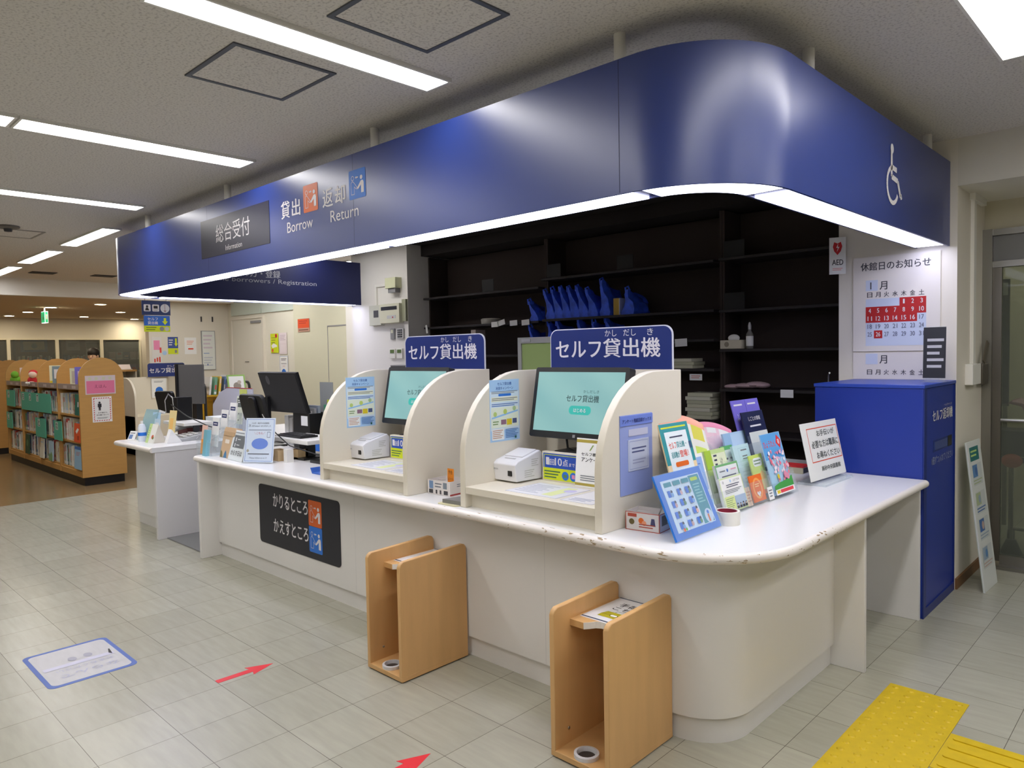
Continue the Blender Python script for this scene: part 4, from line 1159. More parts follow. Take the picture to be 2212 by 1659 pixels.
MB().lathe((-2.535, 5.26, 1.487), [(0.025, 0), (0.027, 0.01), (0.027, 0.11), (0.012, 0.135), (0.012, 0.145)], mat((120, 118, 112), 0.2)).build('bottle', t)
MB().lathe((-2.535, 5.26, 1.507), [(0.0276, 0), (0.0276, 0.075)], PAPER).build('label', t)
MB().lathe((-2.535, 5.26, 1.632), [(0.012, 0), (0.013, 0.03), (0.006, 0.055), (0.0, 0.056)], LIGHTGREY).build('spray_head', t)
mb = MB()
for dx, dz, rx in ((0, 0.02, 0.12), (0.07, 0.03, 0.09), (-0.12, 0.012, 0.07), (0.12, 0.024, 0.05)):
    mb.ball((-2.58 + dx, 5.32, 1.18 + dz), rx, 0.08, 0.018 + 0.2 * dz, mat((206, 176, 180), 0.7))
tag(mb.build('pink_cloth'), 'crumpled pink cloth lying on the dark shelf', 'cloth')
SP = [mat((206, 204, 176), 0.6), mat((188, 188, 160), 0.6), mat((214, 212, 190), 0.6)]
def bundle(xc, z, n, label0, grp, h=0.026, w=0.22):
    for k in range(n):
        dx = 0.012 * math.sin(k * 2.3)
        tag(MB().box(xc + dx - w / 2, xc + dx + w / 2, 5.22, 5.40, z + 0.001 + k * h, z + (k + 1) * h - 0.001, SP[k % 3]).build('paper_bundle'), label0 % ('bottom' if k == 0 else 'top' if k == n - 1 else ords[k]), 'paper bundle', grp)
bundle(-2.95, 0.93, 7, 'pale paper bundle stacked on the dark shelf behind the leaflets, %s one', 'paper bundles behind the leaflets', 0.03)
bundle(-3.10, 1.335, 3, 'pale paper bundle beside the rounded corner booth sign, %s one', 'paper bundles beside the booth sign', 0.027, 0.2)
t = thing('tap', 'small bright metal hook standing beside the blue cabinet', 'hook', (-1.95, 5.27, 1.178))
MB().tube([(-1.95, 5.27, 1.184), (-1.95, 5.27, 1.27), (-1.945, 5.26, 1.30), (-1.93, 5.23, 1.305)], 0.007, CHROME).build('rod', t)
MB().lathe((-1.95, 5.27, 1.1785), [(0.03, 0), (0.03, 0.006)], CHROME).build('foot', t)

# wall panel, lights and switches beside the recess
IV = mat((214, 212, 190), 0.5)
def wb(mb, x0, x1, z0, z1, d, m): return mb.box(x0, x1, 5.0 - d, 5.0, z0, z1, m)
t = thing('alarm_panel', 'ivory alarm control panel on the white wall beside the dark recess', 'control panel', (-6.7, 4.95, 1.83))
mbx = wb(MB(), -6.80, -6.44, 1.845, 2.06, 0.07, IV).build('main_box', t, 0.004)
wb(MB(), -7.03, -6.80, 1.83, 2.06, 0.05, mat((200, 200, 186), 0.5)).build('side_box', t, 0.003)
fpn = f_south(0, 4.93, 0)
mb = MB().fbox(fpn, -6.77, -6.48, 1.99, 2.03, 0, 0.002, BLACK); mb.build('display', mbx)
mb = MB().fbox(fpn, -6.66, -6.5, 1.895, 1.93, 0, 0.003, LIGHTGREY).fbox(fpn, -6.56, -6.545, 1.9, 1.915, 0.003, 0.005, RED); mb.build('button_row', mbx)
fpn = f_south(0, 4.95, 0)
MB().fbox(fpn, -6.94, -6.85, 1.92, 2.0, 0, 0.002, DARKGREY).build('side_display', t)
wb(MB(), -6.44, -6.375, 1.86, 2.1, 0.03, mat((170, 172, 146), 0.5)).build('end_duct', t)
t = thing('emergency_light', 'small pale emergency lamp with a cable duct on the white wall', 'emergency light', (-6.6, 4.95, 2.17))
wb(MB(), -6.66, -6.47, 2.23, 2.345, 0.09, mat((214, 216, 180), 0.5)).build('body', t, 0.004)
wb(MB(), -6.63, -6.5, 2.18, 2.23, 0.07, GREY).build('lamp_head', t)
mb = wb(MB(), -6.93, -6.66, 2.27, 2.30, 0.02, WHITE); wb(mb, -6.95, -6.92, 2.06, 2.30, 0.02, WHITE); mb.build('cable_duct', t)
for x0, x1, z0, z1, lb, m1, m2 in ((-6.675, -6.605, 1.665, 1.785, 'small grey key switch below the alarm panel', GREY, IV), (-6.56, -6.44, 1.67, 1.78, 'grey keypad with buttons below the alarm panel', LIGHTGREY, DARKGREY), (-6.70, -6.60, 1.45, 1.56, 'white room control with green window, the one further from the recess', WHITE, mat((96, 120, 70), 0.4)), (-6.57, -6.47, 1.45, 1.56, 'white room control with green window half behind the booth sign', WHITE, mat((96, 120, 70), 0.4)), (-6.69, -6.4, 1.30, 1.375, 'dark grey control strip low on the white wall behind the booth', GREY, DARKGREY)):
    t = thing('wall_switch', lb, 'wall switch', ((x0 + x1) / 2, 4.98, z0))
    wb(MB(), x0, x1, z0, z1, 0.02, m1).build('plate', t, 0.002)
    if 'keypad' in lb:
        mb = MB()
        for i in range(3):
            for j in range(4): mb.box(x0 + 0.02 + i * 0.03, x0 + 0.042 + i * 0.03, 4.977, 4.98, z0 + 0.012 + j * 0.024, z0 + 0.03 + j * 0.024, DARKGREY)
        mb.build('button', t)
    else:
        MB().box(x0 + 0.015, x1 - 0.015, 4.976, 4.98, z1 - 0.05, z1 - 0.012, m2).build('window', t)

# ================================================================== leaflets on the short arm of the counter
CZ = 0.765
LA = 0.27            # lean of the display racks
def rack(y0, y1, tiers, label):
    """clear tiered leaflet rack facing +X"""
    t = thing('leaflet_rack', label, 'leaflet rack', (-1.6, (y0 + y1) / 2, CZ), 'clear leaflet racks')
    MB().box(-1.76, -1.485, y0, y1, CZ, CZ + 0.004, ACRYL).build('base', t)
    for k in range(tiers):
        fr = f_lean_east(-1.505 - 0.075 * k, y0, CZ + 0.006 + 0.055 * k, LA)
        MB().fbox(fr, 0, y1 - y0, 0, 0.10, 0.018, 0.020, ACRYL).build('pocket_front', t)
        MB().fbox(fr, 0, y1 - y0, 0, 0.2, -0.006, -0.004, ACRYL).build('pocket_back', t)
    for y in (y0, y1 - 0.003):
        MB().prism(Fr((0, y, 0), (1, 0, 0), (0, 0, 1)), [(-1.485, CZ + .004), (-1.51, CZ + 0.11), (-1.73, CZ + 0.30), (-1.76, CZ + .004)], -0.003, 0, ACRYL).build('side_plate', t)
rack(2.70, 3.10, 3, 'clear tiered rack behind the blue framed picture guide')
rack(3.11, 3.335, 3, 'clear tiered rack holding the orange and lime leaflets')
rack(3.345, 3.61, 2, 'clear rack holding the spring blossom leaflet')

def leaflet(y0, wd, ht, zb, x, base, ops, label, thick=0.004, lean=LA, cat='leaflet', name='leaflet', twist=0.0):
    fr = f_lean_dir(x, y0, zb, PI / 2 + twist, lean)
    return sheet(name, fr, wd, ht, thick, base, ops, label, cat)
def leaf(y0, wd, zt, xt, ht, base, ops, label, thick=0.006, lean=LA):
    """leaflet given by its top edge; ops are drawn for the sheet's own size"""
    return leaflet(y0, wd, ht, zt - ht * math.cos(lean), xt + ht * math.sin(lean), base, ops, label, thick, lean)
def fit(ops, w0, h0, w1, h1):
    sx, sy = w1 / w0, h1 / h0
    out = []
    for o in ops:
        k = o[0]
        if k == 'r': out.append(('r', o[1] * sx, o[2] * sy, o[3] * sx, o[4] * sy, o[5]))
        elif k == 'rr': out.append(('rr', o[1] * sx, o[2] * sy, o[3] * sx, o[4] * sy, o[5] * min(sx, sy), o[6]))
        elif k == 'c': out.append(('c', o[1] * sx, o[2] * sy, o[3] * min(sx, sy), o[4]))
        elif k == 't': out.append(('t', o[1], o[2] * sx, o[3] * sy, o[4] * sx, o[5] * sy) + tuple(o[6:]))
        elif k == 'l': out.append(('l', o[1] * sx, o[2] * sy, o[3] * sx, o[4] * sy, o[5], o[6]))
        elif k == 'b': out.append(('b', o[1] * sx, o[2] * sy, o[3] * sx, o[4] * sy, o[5], o[6]))
        elif k == 'p': out.append(('p', [(a * sx, b * sy) for a, b in o[1]], o[2]))
    return out
PUR = mat((118, 108, 206), 0.5); PINK = mat((236, 150, 176), 0.5); LBL = mat((176, 208, 238), 0.5); PGR = mat((196, 222, 150), 0.5)
TQ = mat((56, 152, 160), 0.5); SAND = mat((238, 214, 170), 0.6); CYAN = mat((196, 226, 232), 0.5); ORL = mat((236, 112, 32), 0.5); LIMEL = mat((206, 226, 110), 0.5)
TXT = mat((60, 66, 90), 0.55)
# back row: twin purple booklets, navy booklet
for k, y in enumerate((3.402, 3.552)):
    leaf(y, 0.147, 1.223, -1.75, 0.30, PUR, [('t', 'ふくし', 0.025, 0.19, 0.085, 0.04, LETTER), ('l', 0.02, 0.265, 0.09, 0.02, 1, LETTER), ('r', 0, 0, 0.147, 0.12, mat((206, 200, 236), 0.5))], 'purple leaflet at the back of the racks, the one %s' % ('closer to the booth' if k == 0 else 'closer to the help sign'), 0.006)
leaf(3.411, 0.232, 1.165, -1.70, 0.31, NAVY, [('r', 0.03, 0.02, 0.202, 0.185, mat((216, 220, 214), 0.5)), ('t', 'しごとの情報', 0.06, 0.262, 0.13, 0.022, LETTER, False), ('l', 0.06, 0.225, 0.12, 0.02, 1, LETTER), ('r', 0.0, 0, 0.028, 0.19, mat((60, 70, 90), 0.5))], 'navy topped booklet with a blank pale cover in front of the purple leaflets', 0.008)
# spring leaflet
ops = [('r', 0, 0.17, 0.21, 0.125, mat((96, 168, 226), 0.5)), ('r', 0, 0.05, 0.21, 0.12, mat((168, 206, 230), 0.5)), ('t', 'ひょうたん', 0.012, 0.228, 0.13, 0.032, mat((230, 60, 70), 0.5)), ('p', [(0.15, 0.245), (0.185, 0.215), (0.208, 0.255), (0.172, 0.285)], mat((226, 50, 46), 0.5)), ('t', '春', 0.168, 0.236, 0.024, 0.026, LETTER)]
r3 = random.Random(3)
BL = [mat((244, 190, 206), 0.6), mat((238, 120, 140), 0.6), mat((250, 236, 240), 0.6)]
for k in range(70):
    u = 0.03 + 0.175 * r3.random(); v = 0.06 + 0.15 * r3.random()
    if u + v * 0.5 > 0.10: ops.append(('c', u, v, 0.004 + 0.007 * r3.random(), BL[k % 3]))
ops += [('c', 0.07, 0.085, 0.012, YELLOW), ('p', [(0, 0.025), (0.21, 0.025), (0.21, 0.075), (0.14, 0.06), (0.06, 0.055), (0, 0.045)], mat((70, 160, 70), 0.5)), ('c', 0.15, 0.085, 0.018, PINK), ('c', 0.17, 0.075, 0.016, PINK), ('r', 0, 0, 0.21, 0.026, PAPER), ('r', 0.05, 0.006, 0.145, 0.016, mat((226, 70, 76), 0.5)), ('r', 0.012, 0.006, 0.034, 0.016, YELLOW)]
leaf(3.344, 0.215, 1.068, -1.57, 0.297, LBL, ops, 'colourful spring leaflet with pink blossom and blue sky', 0.005)
# lime and orange leaflets
leaf(3.245, 0.136, 0.976, -1.58, 0.19, LIMEL, fit([('rr', 0.035, 0.165, 0.105, 0.05, 0.02, PAPER), ('l', 0.045, 0.172, 0.085, 0.036, 2, mat((110, 140, 90), 0.5)), ('c', 0.11, 0.105, 0.03, mat((240, 190, 90), 0.5)), ('c', 0.115, 0.055, 0.026, mat((244, 206, 120), 0.5)), ('r', 0.08, 0, 0.08, 0.025, ORL)], 0.16, 0.235, 0.136, 0.19), 'lime green leaflet with orange rounds behind the small orange booklet', 0.006)
el = [(0.07 + 0.038 * math.cos(a * PI / 10), 0.093 + 0.06 * math.sin(a * PI / 10)) for a in range(20)]
el2 = [(0.07 + 0.052 * math.cos(a * PI / 10), 0.093 + 0.076 * math.sin(a * PI / 10)) for a in range(20)]
leaf(3.142, 0.122, 0.898, -1.53, 0.122, ORL, fit([('p', el2, mat((250, 170, 90), 0.5)), ('p', el, ORL), ('l', 0.045, 0.1, 0.05, 0.03, 2, mat((250, 214, 150), 0.5)), ('c', 0.06, 0.058, 0.012, PAPER), ('c', 0.082, 0.058, 0.012, PAPER), ('c', 0.071, 0.045, 0.012, PAPER)], 0.14, 0.19, 0.122, 0.122), 'small orange booklet in the front pocket of the racks', 0.006)
leaflet(3.09, 0.045, 0.085, 0.772, -1.50, mat((226, 190, 160), 0.5), [('l', 0.006, 0.015, 0.034, 0.055, 4, mat((190, 130, 100), 0.5))], 'narrow tan slip beside the small orange booklet', 0.004)
leaflet(3.285, 0.05, 0.06, 0.772, -1.487, PAPER, [('l', 0.008, 0.01, 0.035, 0.04, 3, GREYINK)], 'small white card standing between orange booklet and spring leaflet', 0.003)
# letters
def letter(y, wd, zt, xt, ht, label, photo):
    ops = [('b', 0, 0, 0.205, 0.27, 0.006, mat((210, 226, 170), 0.5)), ('c', 0.03, 0.235, 0.012, LIGHTGREY), ('t', 'LETTER', 0.12, 0.228, 0.06, 0.014, GREYINK, False), ('c', 0.095, 0.235, 0.012, LBL), ('l', 0.05, 0.185, 0.12, 0.03, 2, TXT), ('l', 0.03, 0.14, 0.15, 0.035, 3, GREYINK)]
    if photo:
        ops += [('r', 0.012, 0.012, 0.085, 0.11, mat((222, 232, 150), 0.5)), ('l', 0.018, 0.02, 0.07, 0.09, 6, mat((150, 170, 110), 0.5)), ('r', 0.1, 0.012, 0.1, 0.10, mat((170, 190, 214), 0.5))]
        for k in range(4): ops += [('c', 0.112 + 0.025 * k, 0.045 - 0.004 * (k % 2), 0.011, INK), ('c', 0.112 + 0.025 * k, 0.038, 0.007, mat((230, 200, 180), 0.5)), ('r', 0.101 + 0.025 * k, 0.012, 0.02, 0.02, DARKGREY)]
    else:
        ops = [('b', 0, 0, 0.205, 0.27, 0.01, mat((120, 180, 120), 0.5)), ('l', 0.03, 0.215, 0.05, 0.02, 1, GREYINK), ('c', 0.1, 0.225, 0.011, SKY), ('l', 0.13, 0.217, 0.05, 0.02, 1, PINK), ('l', 0.04, 0.165, 0.13, 0.035, 2, TXT)]
    leaf(y, wd, zt, xt, ht, PAPER, fit(ops, 0.205, 0.27, wd, ht), label, 0.012)
letter(2.868, 0.205, 0.921, -1.54, 0.15, 'white newsletter with a group photo in the front pocket', True)
letter(2.925, 0.21, 0.968, -1.59, 0.195, 'white newsletter with a green frame behind the group photo one', False)
leaf(2.69, 0.178, 1.032, -1.62, 0.25, PAPER, fit([('r', 0.012, 0.09, 0.132, 0.145, mat((150, 184, 236), 0.5)), ('l', 0.03, 0.19, 0.095, 0.02, 2, mat((90, 120, 190), 0.5)), ('l', 0.03, 0.12, 0.08, 0.03, 2, TXT), ('p', [(0.03, 0.17), (0.078, 0.185), (0.128, 0.17), (0.078, 0.178)], mat((110, 150, 220), 0.5))], 0.155, 0.25, 0.178, 0.25), 'white edged blue leaflet just above the blue framed guide', 0.012)
leaf(2.937, 0.19, 1.026, -1.65, 0.24, PGR, [('r', 0.06, 0.05, 0.125, 0.17, mat((232, 238, 206), 0.5)), ('l', 0.075, 0.1, 0.03, 0.12, 6, TXT), ('t', 'サービス', 0.128, 0.13, 0.02, 0.07, TXT), ('r', 0, 0, 0.058, 0.24, mat((170, 204, 70), 0.5))], 'yellow green booklet with a pale panel in the middle of the racks', 0.012)
leaf(3.13, 0.115, 1.026, -1.665, 0.24, mat((96, 180, 110), 0.5), [('r', 0.012, 0.03, 0.1, 0.19, mat((226, 236, 226), 0.5)), ('l', 0.02, 0.06, 0.03, 0.13, 6, TXT), ('l', 0.07, 0.06, 0.03, 0.13, 6, GREYINK)], 'green edged booklet partly behind the pale cyan booklet', 0.006)
leaf(3.18, 0.16, 1.025, -1.635, 0.25, CYAN, [('l', 0.07, 0.215, 0.06, 0.015, 1, GREYINK), ('b', 0.045, 0.15, 0.105, 0.085, 0.002, mat((170, 206, 214), 0.5)), ('l', 0.075, 0.175, 0.05, 0.025, 2, GREYINK), ('l', 0.04, 0.03, 0.11, 0.1, 6, mat((178, 208, 214), 0.5))], 'pale cyan booklet standing in the middle of the racks', 0.012)
leaf(3.215, 0.245, 1.076, -1.70, 0.27, LBL, [('r', 0, 0, 0.075, 0.27, mat((156, 192, 226), 0.5)), ('r', 0.075, 0.11, 0.12, 0.15, mat((190, 216, 242), 0.5)), ('r', 0.22, 0, 0.022, 0.27, mat((176, 210, 150), 0.5)), ('l', 0.09, 0.12, 0.06, 0.014, 1, YELLOW)], 'light blue booklet above the pale cyan one', 0.008)
# teal announcement leaflet
leaf(2.529, 0.224, 1.183, -1.62, 0.30, SAND, [('r', 0, 0.13, 0.222, 0.17, TQ), ('r', 0.028, 0.10, 0.17, 0.165, mat((232, 242, 246), 0.5)), ('l', 0.012, 0.275, 0.19, 0.016, 1, mat((214, 226, 60), 0.5)), ('t', 'セルフ', 0.042, 0.195, 0.056, 0.026, mat((230, 76, 50), 0.5)), ('t', '貸出機・', 0.1, 0.195, 0.075, 0.026, TQ), ('t', '返却機が', 0.045, 0.155, 0.062, 0.026, TQ), ('t', '登場！', 0.11, 0.155, 0.066, 0.028, mat((230, 76, 50), 0.5)), ('l', 0.06, 0.235, 0.1, 0.014, 1, TXT), ('rr', 0.06, 0.118, 0.1, 0.02, 0.009, ORL),
    ('c', 0.075, 0.078, 0.018, PINK), ('p', [(0.04, 0.045), (0.052, 0.08), (0.062, 0.045)], mat((120, 180, 70), 0.5)), ('c', 0.055, 0.022, 0.022, ORL), ('r', 0.105, 0.03, 0.022, 0.04, mat((110, 150, 70), 0.5)), ('c', 0.13, 0.1, 0.012, PAPER), ('r', 0.195, 0.185, 0.02, 0.03, mat((60, 90, 130), 0.5)), ('c', 0.16, 0.09, 0.016, PAPER), ('c', 0.19, 0.09, 0.012, PAPER)], 'teal and sand coloured leaflet announcing the self checkout machines', 0.006)
# curled newsletters: sheets bending over to one side
def curled(y0, wd, z0, z1, x, drop, base, hdr, label, pics):
    mb = MB()
    n = 16; m = 8; v = []; fs = []; ms = []
    for k in range(m + 1):
        q = k / m
        for i in range(n + 1):
            u = i / n
            b = max(0.0, u - 0.3) / 0.7
            y = y0 + wd * (u if u < 0.3 else 0.3 + 0.7 * math.sin(b * 1.2) / 1.2)
            z = z0 + (z1 - z0) * q - drop * (1 - math.cos(b * 1.35)) * (0.35 + 0.65 * q)
            v.append((x - (z1 - z0) * q * 0.25 + 0.05 * b * b, y, z))
    for k in range(m):
        for i in range(n):
            fs.append((k * (n + 1) + i, k * (n + 1) + i + 1, (k + 1) * (n + 1) + i + 1, (k + 1) * (n + 1) + i))
            mm = hdr if k == m - 1 else base
            if k in (5, 6) and 11 <= i <= 14: mm = pics[1]
            if k in (2, 3) and 11 <= i <= 14: mm = pics[0]
            if k == 6 and 7 <= i <= 9: mm = pics[2]
            if k < 6 and i < 10 and (k + i // 9) % 2 == 0 and i > 1: mm = pics[3]
            ms.append(mm)
    o = mb.faces(v, fs, ms).build('newsletter', None, 0, None, 3.0)
    s = o.modifiers.new('paper_thickness', 'SOLIDIFY'); s.thickness = 0.006; s.offset = -1
    tag(o, label, 'newsletter')
curled(2.70, 0.36, 0.93, 1.20, -1.66, 0.07, mat((232, 232, 226), 0.6), mat((246, 176, 150), 0.5), 'curled newsletter with a salmon header behind the teal leaflet', (LIMEL, mat((220, 214, 90), 0.5), mat((206, 110, 120), 0.5), mat((214, 216, 212), 0.6)))
curled(3.0, 0.42, 0.93, 1.14, -1.715, 0.07, mat((240, 206, 216), 0.6), mat((238, 150, 180), 0.5), 'curled pink newsletter behind the light blue booklet', (PAPER, PAPER, PAPER, mat((238, 198, 212), 0.6)))
# blue framed guide
t = thing('picture_guide', 'blue framed picture guide leaning at the rounded counter corner', 'guide', (-1.45, 2.53, CZ))
ag = 0.41
fg = f_lean_dir(-1.428, 2.355, CZ + 0.004, PI / 2, ag)
MB().fbox(fg, 0, 0.349, 0, 0.258, -0.004, 0, mat((46, 124, 214), 0.35)).build('backing', t)
mb = MB().fbox(fg, 0.035, 0.32, 0.027, 0.232, 0, 0.001, mat((236, 240, 244), 0.4))
gs = 1.0
ops = [('r', 0.235, 0.03, 0.08, 0.198, TQ), ('rr', 0.245, 0.205, 0.055, 0.014, 0.006, LIME), ('l', 0.25, 0.11, 0.05, 0.085, 7, mat((150, 206, 200), 0.5)), ('c', 0.285, 0.055, 0.03, mat((226, 230, 234), 0.5)), ('r', 0.275, 0.032, 0.012, 0.03, ORL), ('c', 0.284, 0.07, 0.008, SKY)]
for k in range(3):
    a0 = 0.05 + 0.062 * k
    ops += [('r', a0, 0.205, 0.052, 0.018, TQ)]
    for j in range(4):
        b0 = 0.16 - 0.042 * j
        ops += [('r', a0 + 0.006 + 0.004 * ((j + k) % 2), b0 + 0.004, 0.02, 0.026, SKY), ('c', a0 + 0.036, b0 + 0.024, 0.007, mat((60, 60, 80), 0.5)), ('c', a0 + 0.036, b0 + 0.012, 0.009, (mat((140, 180, 224), 0.5), mat((236, 180, 170), 0.5), mat((110, 150, 110), 0.5))[(j + k) % 3])]
ops += [('c', 0.075, 0.033, 0.007, ORL), ('c', 0.09, 0.034, 0.006, mat((120, 180, 80), 0.5))]
mb.prints(fg, ops, 0.001)
mb.build('guide_print', t)
MB().fbox(fg, -0.002, 0.351, -0.002, 0.26, 0.006, 0.0068, clear((244, 250, 255), 0.10, 'clear_sleeve', 0.08)).build('clear_sleeve', t)
MB().tube([fg.p(0.1, 0.2, -0.006), Vector((-1.60, 2.46, CZ + 0.006)), Vector((-1.60, 2.60, CZ + 0.006)), fg.p(0.25, 0.2, -0.006)], 0.003, STEEL).build('wire_stand', t)
# memo box
CPAP = mat((232, 226, 222), 0.6)
def memo_box(x0, y0, wd, dp, ht, rot, label, c1, c2, c3, kind):
    t = thing('paper_box', label, 'paper box', (x0, y0, CZ))
    fr = f_lean_dir(x0, y0, CZ, rot, 0)
    mb = MB()
    mb.fbox(fr, 0, wd, 0, 0.002, -dp, 0, CPAP)
    mb.fbox(fr, 0, wd, 0, ht, -0.002, 0, CPAP).fbox(fr, 0, wd, 0, ht, -dp, -dp + 0.002, CPAP)
    mb.fbox(fr, 0, 0.002, 0, ht, -dp + .002, -0.002, CPAP).fbox(fr, wd - 0.002, wd, 0, ht, -dp + .002, -0.002, CPAP)
    fr_r = Fr(fr.p(wd, 0, 0), -fr.n, fr.v)
    if kind:
        mb.prints(fr, [('b', 0, 0, wd, ht, 0.003, c1), ('r', 0.01, ht - 0.02, 0.04, 0.014, c1), ('c', 0.028, ht - 0.04, 0.012, mat((110, 96, 50), 0.5)), ('c', 0.07, ht - 0.033, 0.012, ORL), ('c', 0.083, ht - 0.042, 0.01, mat((244, 160, 120), 0.5)), ('p', [(0.11, ht - 0.05), (0.115, ht - 0.02), (0.128, ht - 0.02), (0.133, ht - 0.05)], c2), ('l', 0.06, 0.012, 0.07, 0.02, 2, c1)], 0)
        mb.prints(fr_r, [('b', 0, 0, dp, ht, 0.003, c1), ('r', 0.02, 0.025, 0.05, 0.04, mat((96, 100, 96), 0.5)), ('l', 0.075, 0.02, 0.03, 0.05, 4, GREYINK)], 0)
    else:
        mb.prints(fr, [('r', 0.012, ht - 0.045, 0.03, 0.04, mat((120, 150, 190), 0.5)), ('l', 0.055, ht - 0.04, 0.05, 0.03, 2, GREYINK), ('r', 0.115, ht - 0.04, 0.028, 0.032, mat((130, 140, 150), 0.5)), ('r', 0.01, 0.006, 0.03, 0.02, DARKGREY), ('r', 0.06, 0.006, 0.012, 0.02, DARKGREY), ('r', 0.09, 0.006, 0.012, 0.02, DARKGREY), ('r', 0.12, 0.006, 0.03, 0.02, DARKGREY)], 0)
        mb.prints(fr_r, [('r', 0, 0.002, dp, 0.008, mat((176, 60, 60), 0.5)), ('l', 0.05, 0.04, 0.06, 0.02, 2, GREYINK)], 0)
    mb.build('box', t)
    for k in range(3):
        MB().fbox(fr, 0.02, wd - 0.02, 0.004, ht * (0.82 + 0.05 * k), -0.02 - 0.02 * k, -0.017 - 0.02 * k, (PAPER, c3, PAPER)[k]).build('slip', t)
    return t, fr
memo_box(-1.705, 2.425, 0.15, 0.11, 0.075, 0.12, 'small folded paper box with food pictures beside the blue survey pocket', mat((190, 80, 60), 0.5), mat((70, 70, 110), 0.5), mat((244, 196, 180), 0.5), True)
t, fr = memo_box(-2.935, 2.405, 0.165, 0.13, 0.075, 0.05, 'white folded paper box between the two checkout booths', mat((150, 60, 60), 0.5), GREY, mat((176, 60, 60), 0.5), False)
mb = MB().fbox(fr, 0.105, 0.15, 0.055, 0.135, -0.045, -0.043, mat((246, 150, 40), 0.5))
mb.text('予告', fr, 0.112, 0.106, 0.03, 0.02, INK, -0.042, False).text('レシート', fr, 0.11, 0.076, 0.036, 0.014, INK, -0.042, False)
mb.build('orange_note', t)
fyl = Fr((-2.5515, 2.44, 0.895), (0, -1, 0), (0, 0, 1))
tag(MB().fbox(fyl, 0, 0.018, 0, 0.022, 0, 0.001, YELLOW).build('yellow_note'), 'tiny yellow sticky note on the booth panel behind the paper box', 'note')
t = thing('clipboard_tray', 'grey coin pad on a thin board at the counter edge between the booths', 'tray', (-2.6, 2.32, CZ))
MB().prism(f_up(-2.70, 2.262, CZ), rrect(0, 0, 0.14, 0.13, 0.02), 0, 0.004, mat((206, 200, 160), 0.5)).build('board', t)
MB().prism(f_up(-2.68, 2.285, CZ + 0.004), [(0, 0), (0.125, 0.01), (0.125, 0.1), (0.02, 0.1)], 0, 0.018, mat((128, 128, 128), 0.5)).build('pad', t)
mb = MB().prism(f_south(-4.02, 2.36, CZ), [(0.02, 0.001), (0.2, 0.001), (0.21, 0.035), (0.2, 0.035), (0.19, 0.008), (0.03, 0.008), (0.008, 0.035), (0.0, 0.035)], -0.15, 0, mat((52, 100, 190), 0.35))
tag(mb.build('coin_tray'), 'blue plastic coin tray sticking out beside the further booth', 'tray')
# tape roll
t = thing('tape_roll', 'white roll of wide tape beside the blue framed guide', 'tape roll', (-1.43, 2.75, CZ))
MB().lathe((-1.435, 2.765, CZ), [(0.040, 0.0), (0.052, 0.0), (0.052, 0.055), (0.042, 0.055), (0.040, 0.0)], mat((232, 230, 222), 0.45), 28).build('tape', t)
MB().lathe((-1.435, 2.765, CZ), [(0.0395, 0.001), (0.0395, 0.0545), (0.038, 0.0545), (0.038, 0.001)], mat((170, 60, 84), 0.5), 28).build('core', t)
t = thing('glue_bottle', 'tiny white bottle hidden between tape roll and newsletters', 'bottle', (-1.475, 2.715, CZ))
MB().lathe((-1.475, 2.715, CZ), [(0.016, 0.0), (0.017, 0.07), (0.008, 0.085)], WHITE).build('bottle', t)
MB().lathe((-1.475, 2.715, CZ + 0.085), [(0.008, 0.0), (0.004, 0.02), (0, 0.021)], LBL).build('cap', t)
# help sign
t = thing('help_sign', 'white help sign with an orange frame standing by the blue cabinet', 'sign', (-1.48, 4.0, CZ))
fh = f_lean_dir(-1.485, 3.775, CZ + 0.022, PI / 2 - 0.05, 0.21)
MB().fbox(fh, 0, 0.44, 0, 0.305, -0.003, 0, mat((238, 238, 230), 0.4)).build('sign_board', t)
mb = MB()
mb.prints(fh, [('b', 0.06, 0.092, 0.37, 0.182, 0.005, mat((222, 84, 44), 0.5))], 0)
mb.text('お手伝いが', fh, 0.17, 0.225, 0.215, 0.034, mat((70, 76, 70), 0.5), 0.001).text('必要な方は職員に', fh, 0.09, 0.165, 0.325, 0.04, mat((70, 76, 70), 0.5), 0.001).text('お尋ねください', fh, 0.125, 0.108, 0.285, 0.036, mat((70, 76, 70), 0.5), 0.001)
mb.text('高砂中央図書館', fh, 0.15, 0.04, 0.235, 0.026, mat((70, 76, 70), 0.5), 0.001)
mb.build('sign_lettering', t)
MB().box(-1.57, -1.42, 3.80, 4.19, CZ, CZ + 0.012, clear((240, 246, 248), 0.4, 'thick_acrylic')).build('clear_foot', t)
t = thing('red_box', 'small red topped box lying between the racks and the help sign', 'box', (-1.75, 4.2, CZ))
MB().box(-1.79, -1.67, 4.12, 4.22, CZ, CZ + 0.035, mat((210, 204, 170), 0.5)).build('body', t)
MB().box(-1.792, -1.668, 4.118, 4.222, CZ + 0.035, CZ + 0.045, mat((206, 44, 44), 0.5)).build('lid', t)
MB().box(-1.6695, -1.6685, 4.13, 4.21, CZ + 0.003, CZ + 0.032, BLACK).build('label', t)
# staff table glimpsed behind
t = thing('side_table', 'white topped staff table behind the leaflet racks', 'table', (-2.4, 4.5, 0))
MB().box(-2.55, -1.83, 4.35, 4.9, 0.70, 0.725, WHITE).build('tabletop', t)
for x, y in ((-2.52, 4.38), (-1.86, 4.38), (-2.52, 4.87), (-1.86, 4.87)):
    MB().box(x - 0.02, x + 0.02, y - 0.02, y + 0.02, 0, 0.70, DARKGREY).build('leg', t)
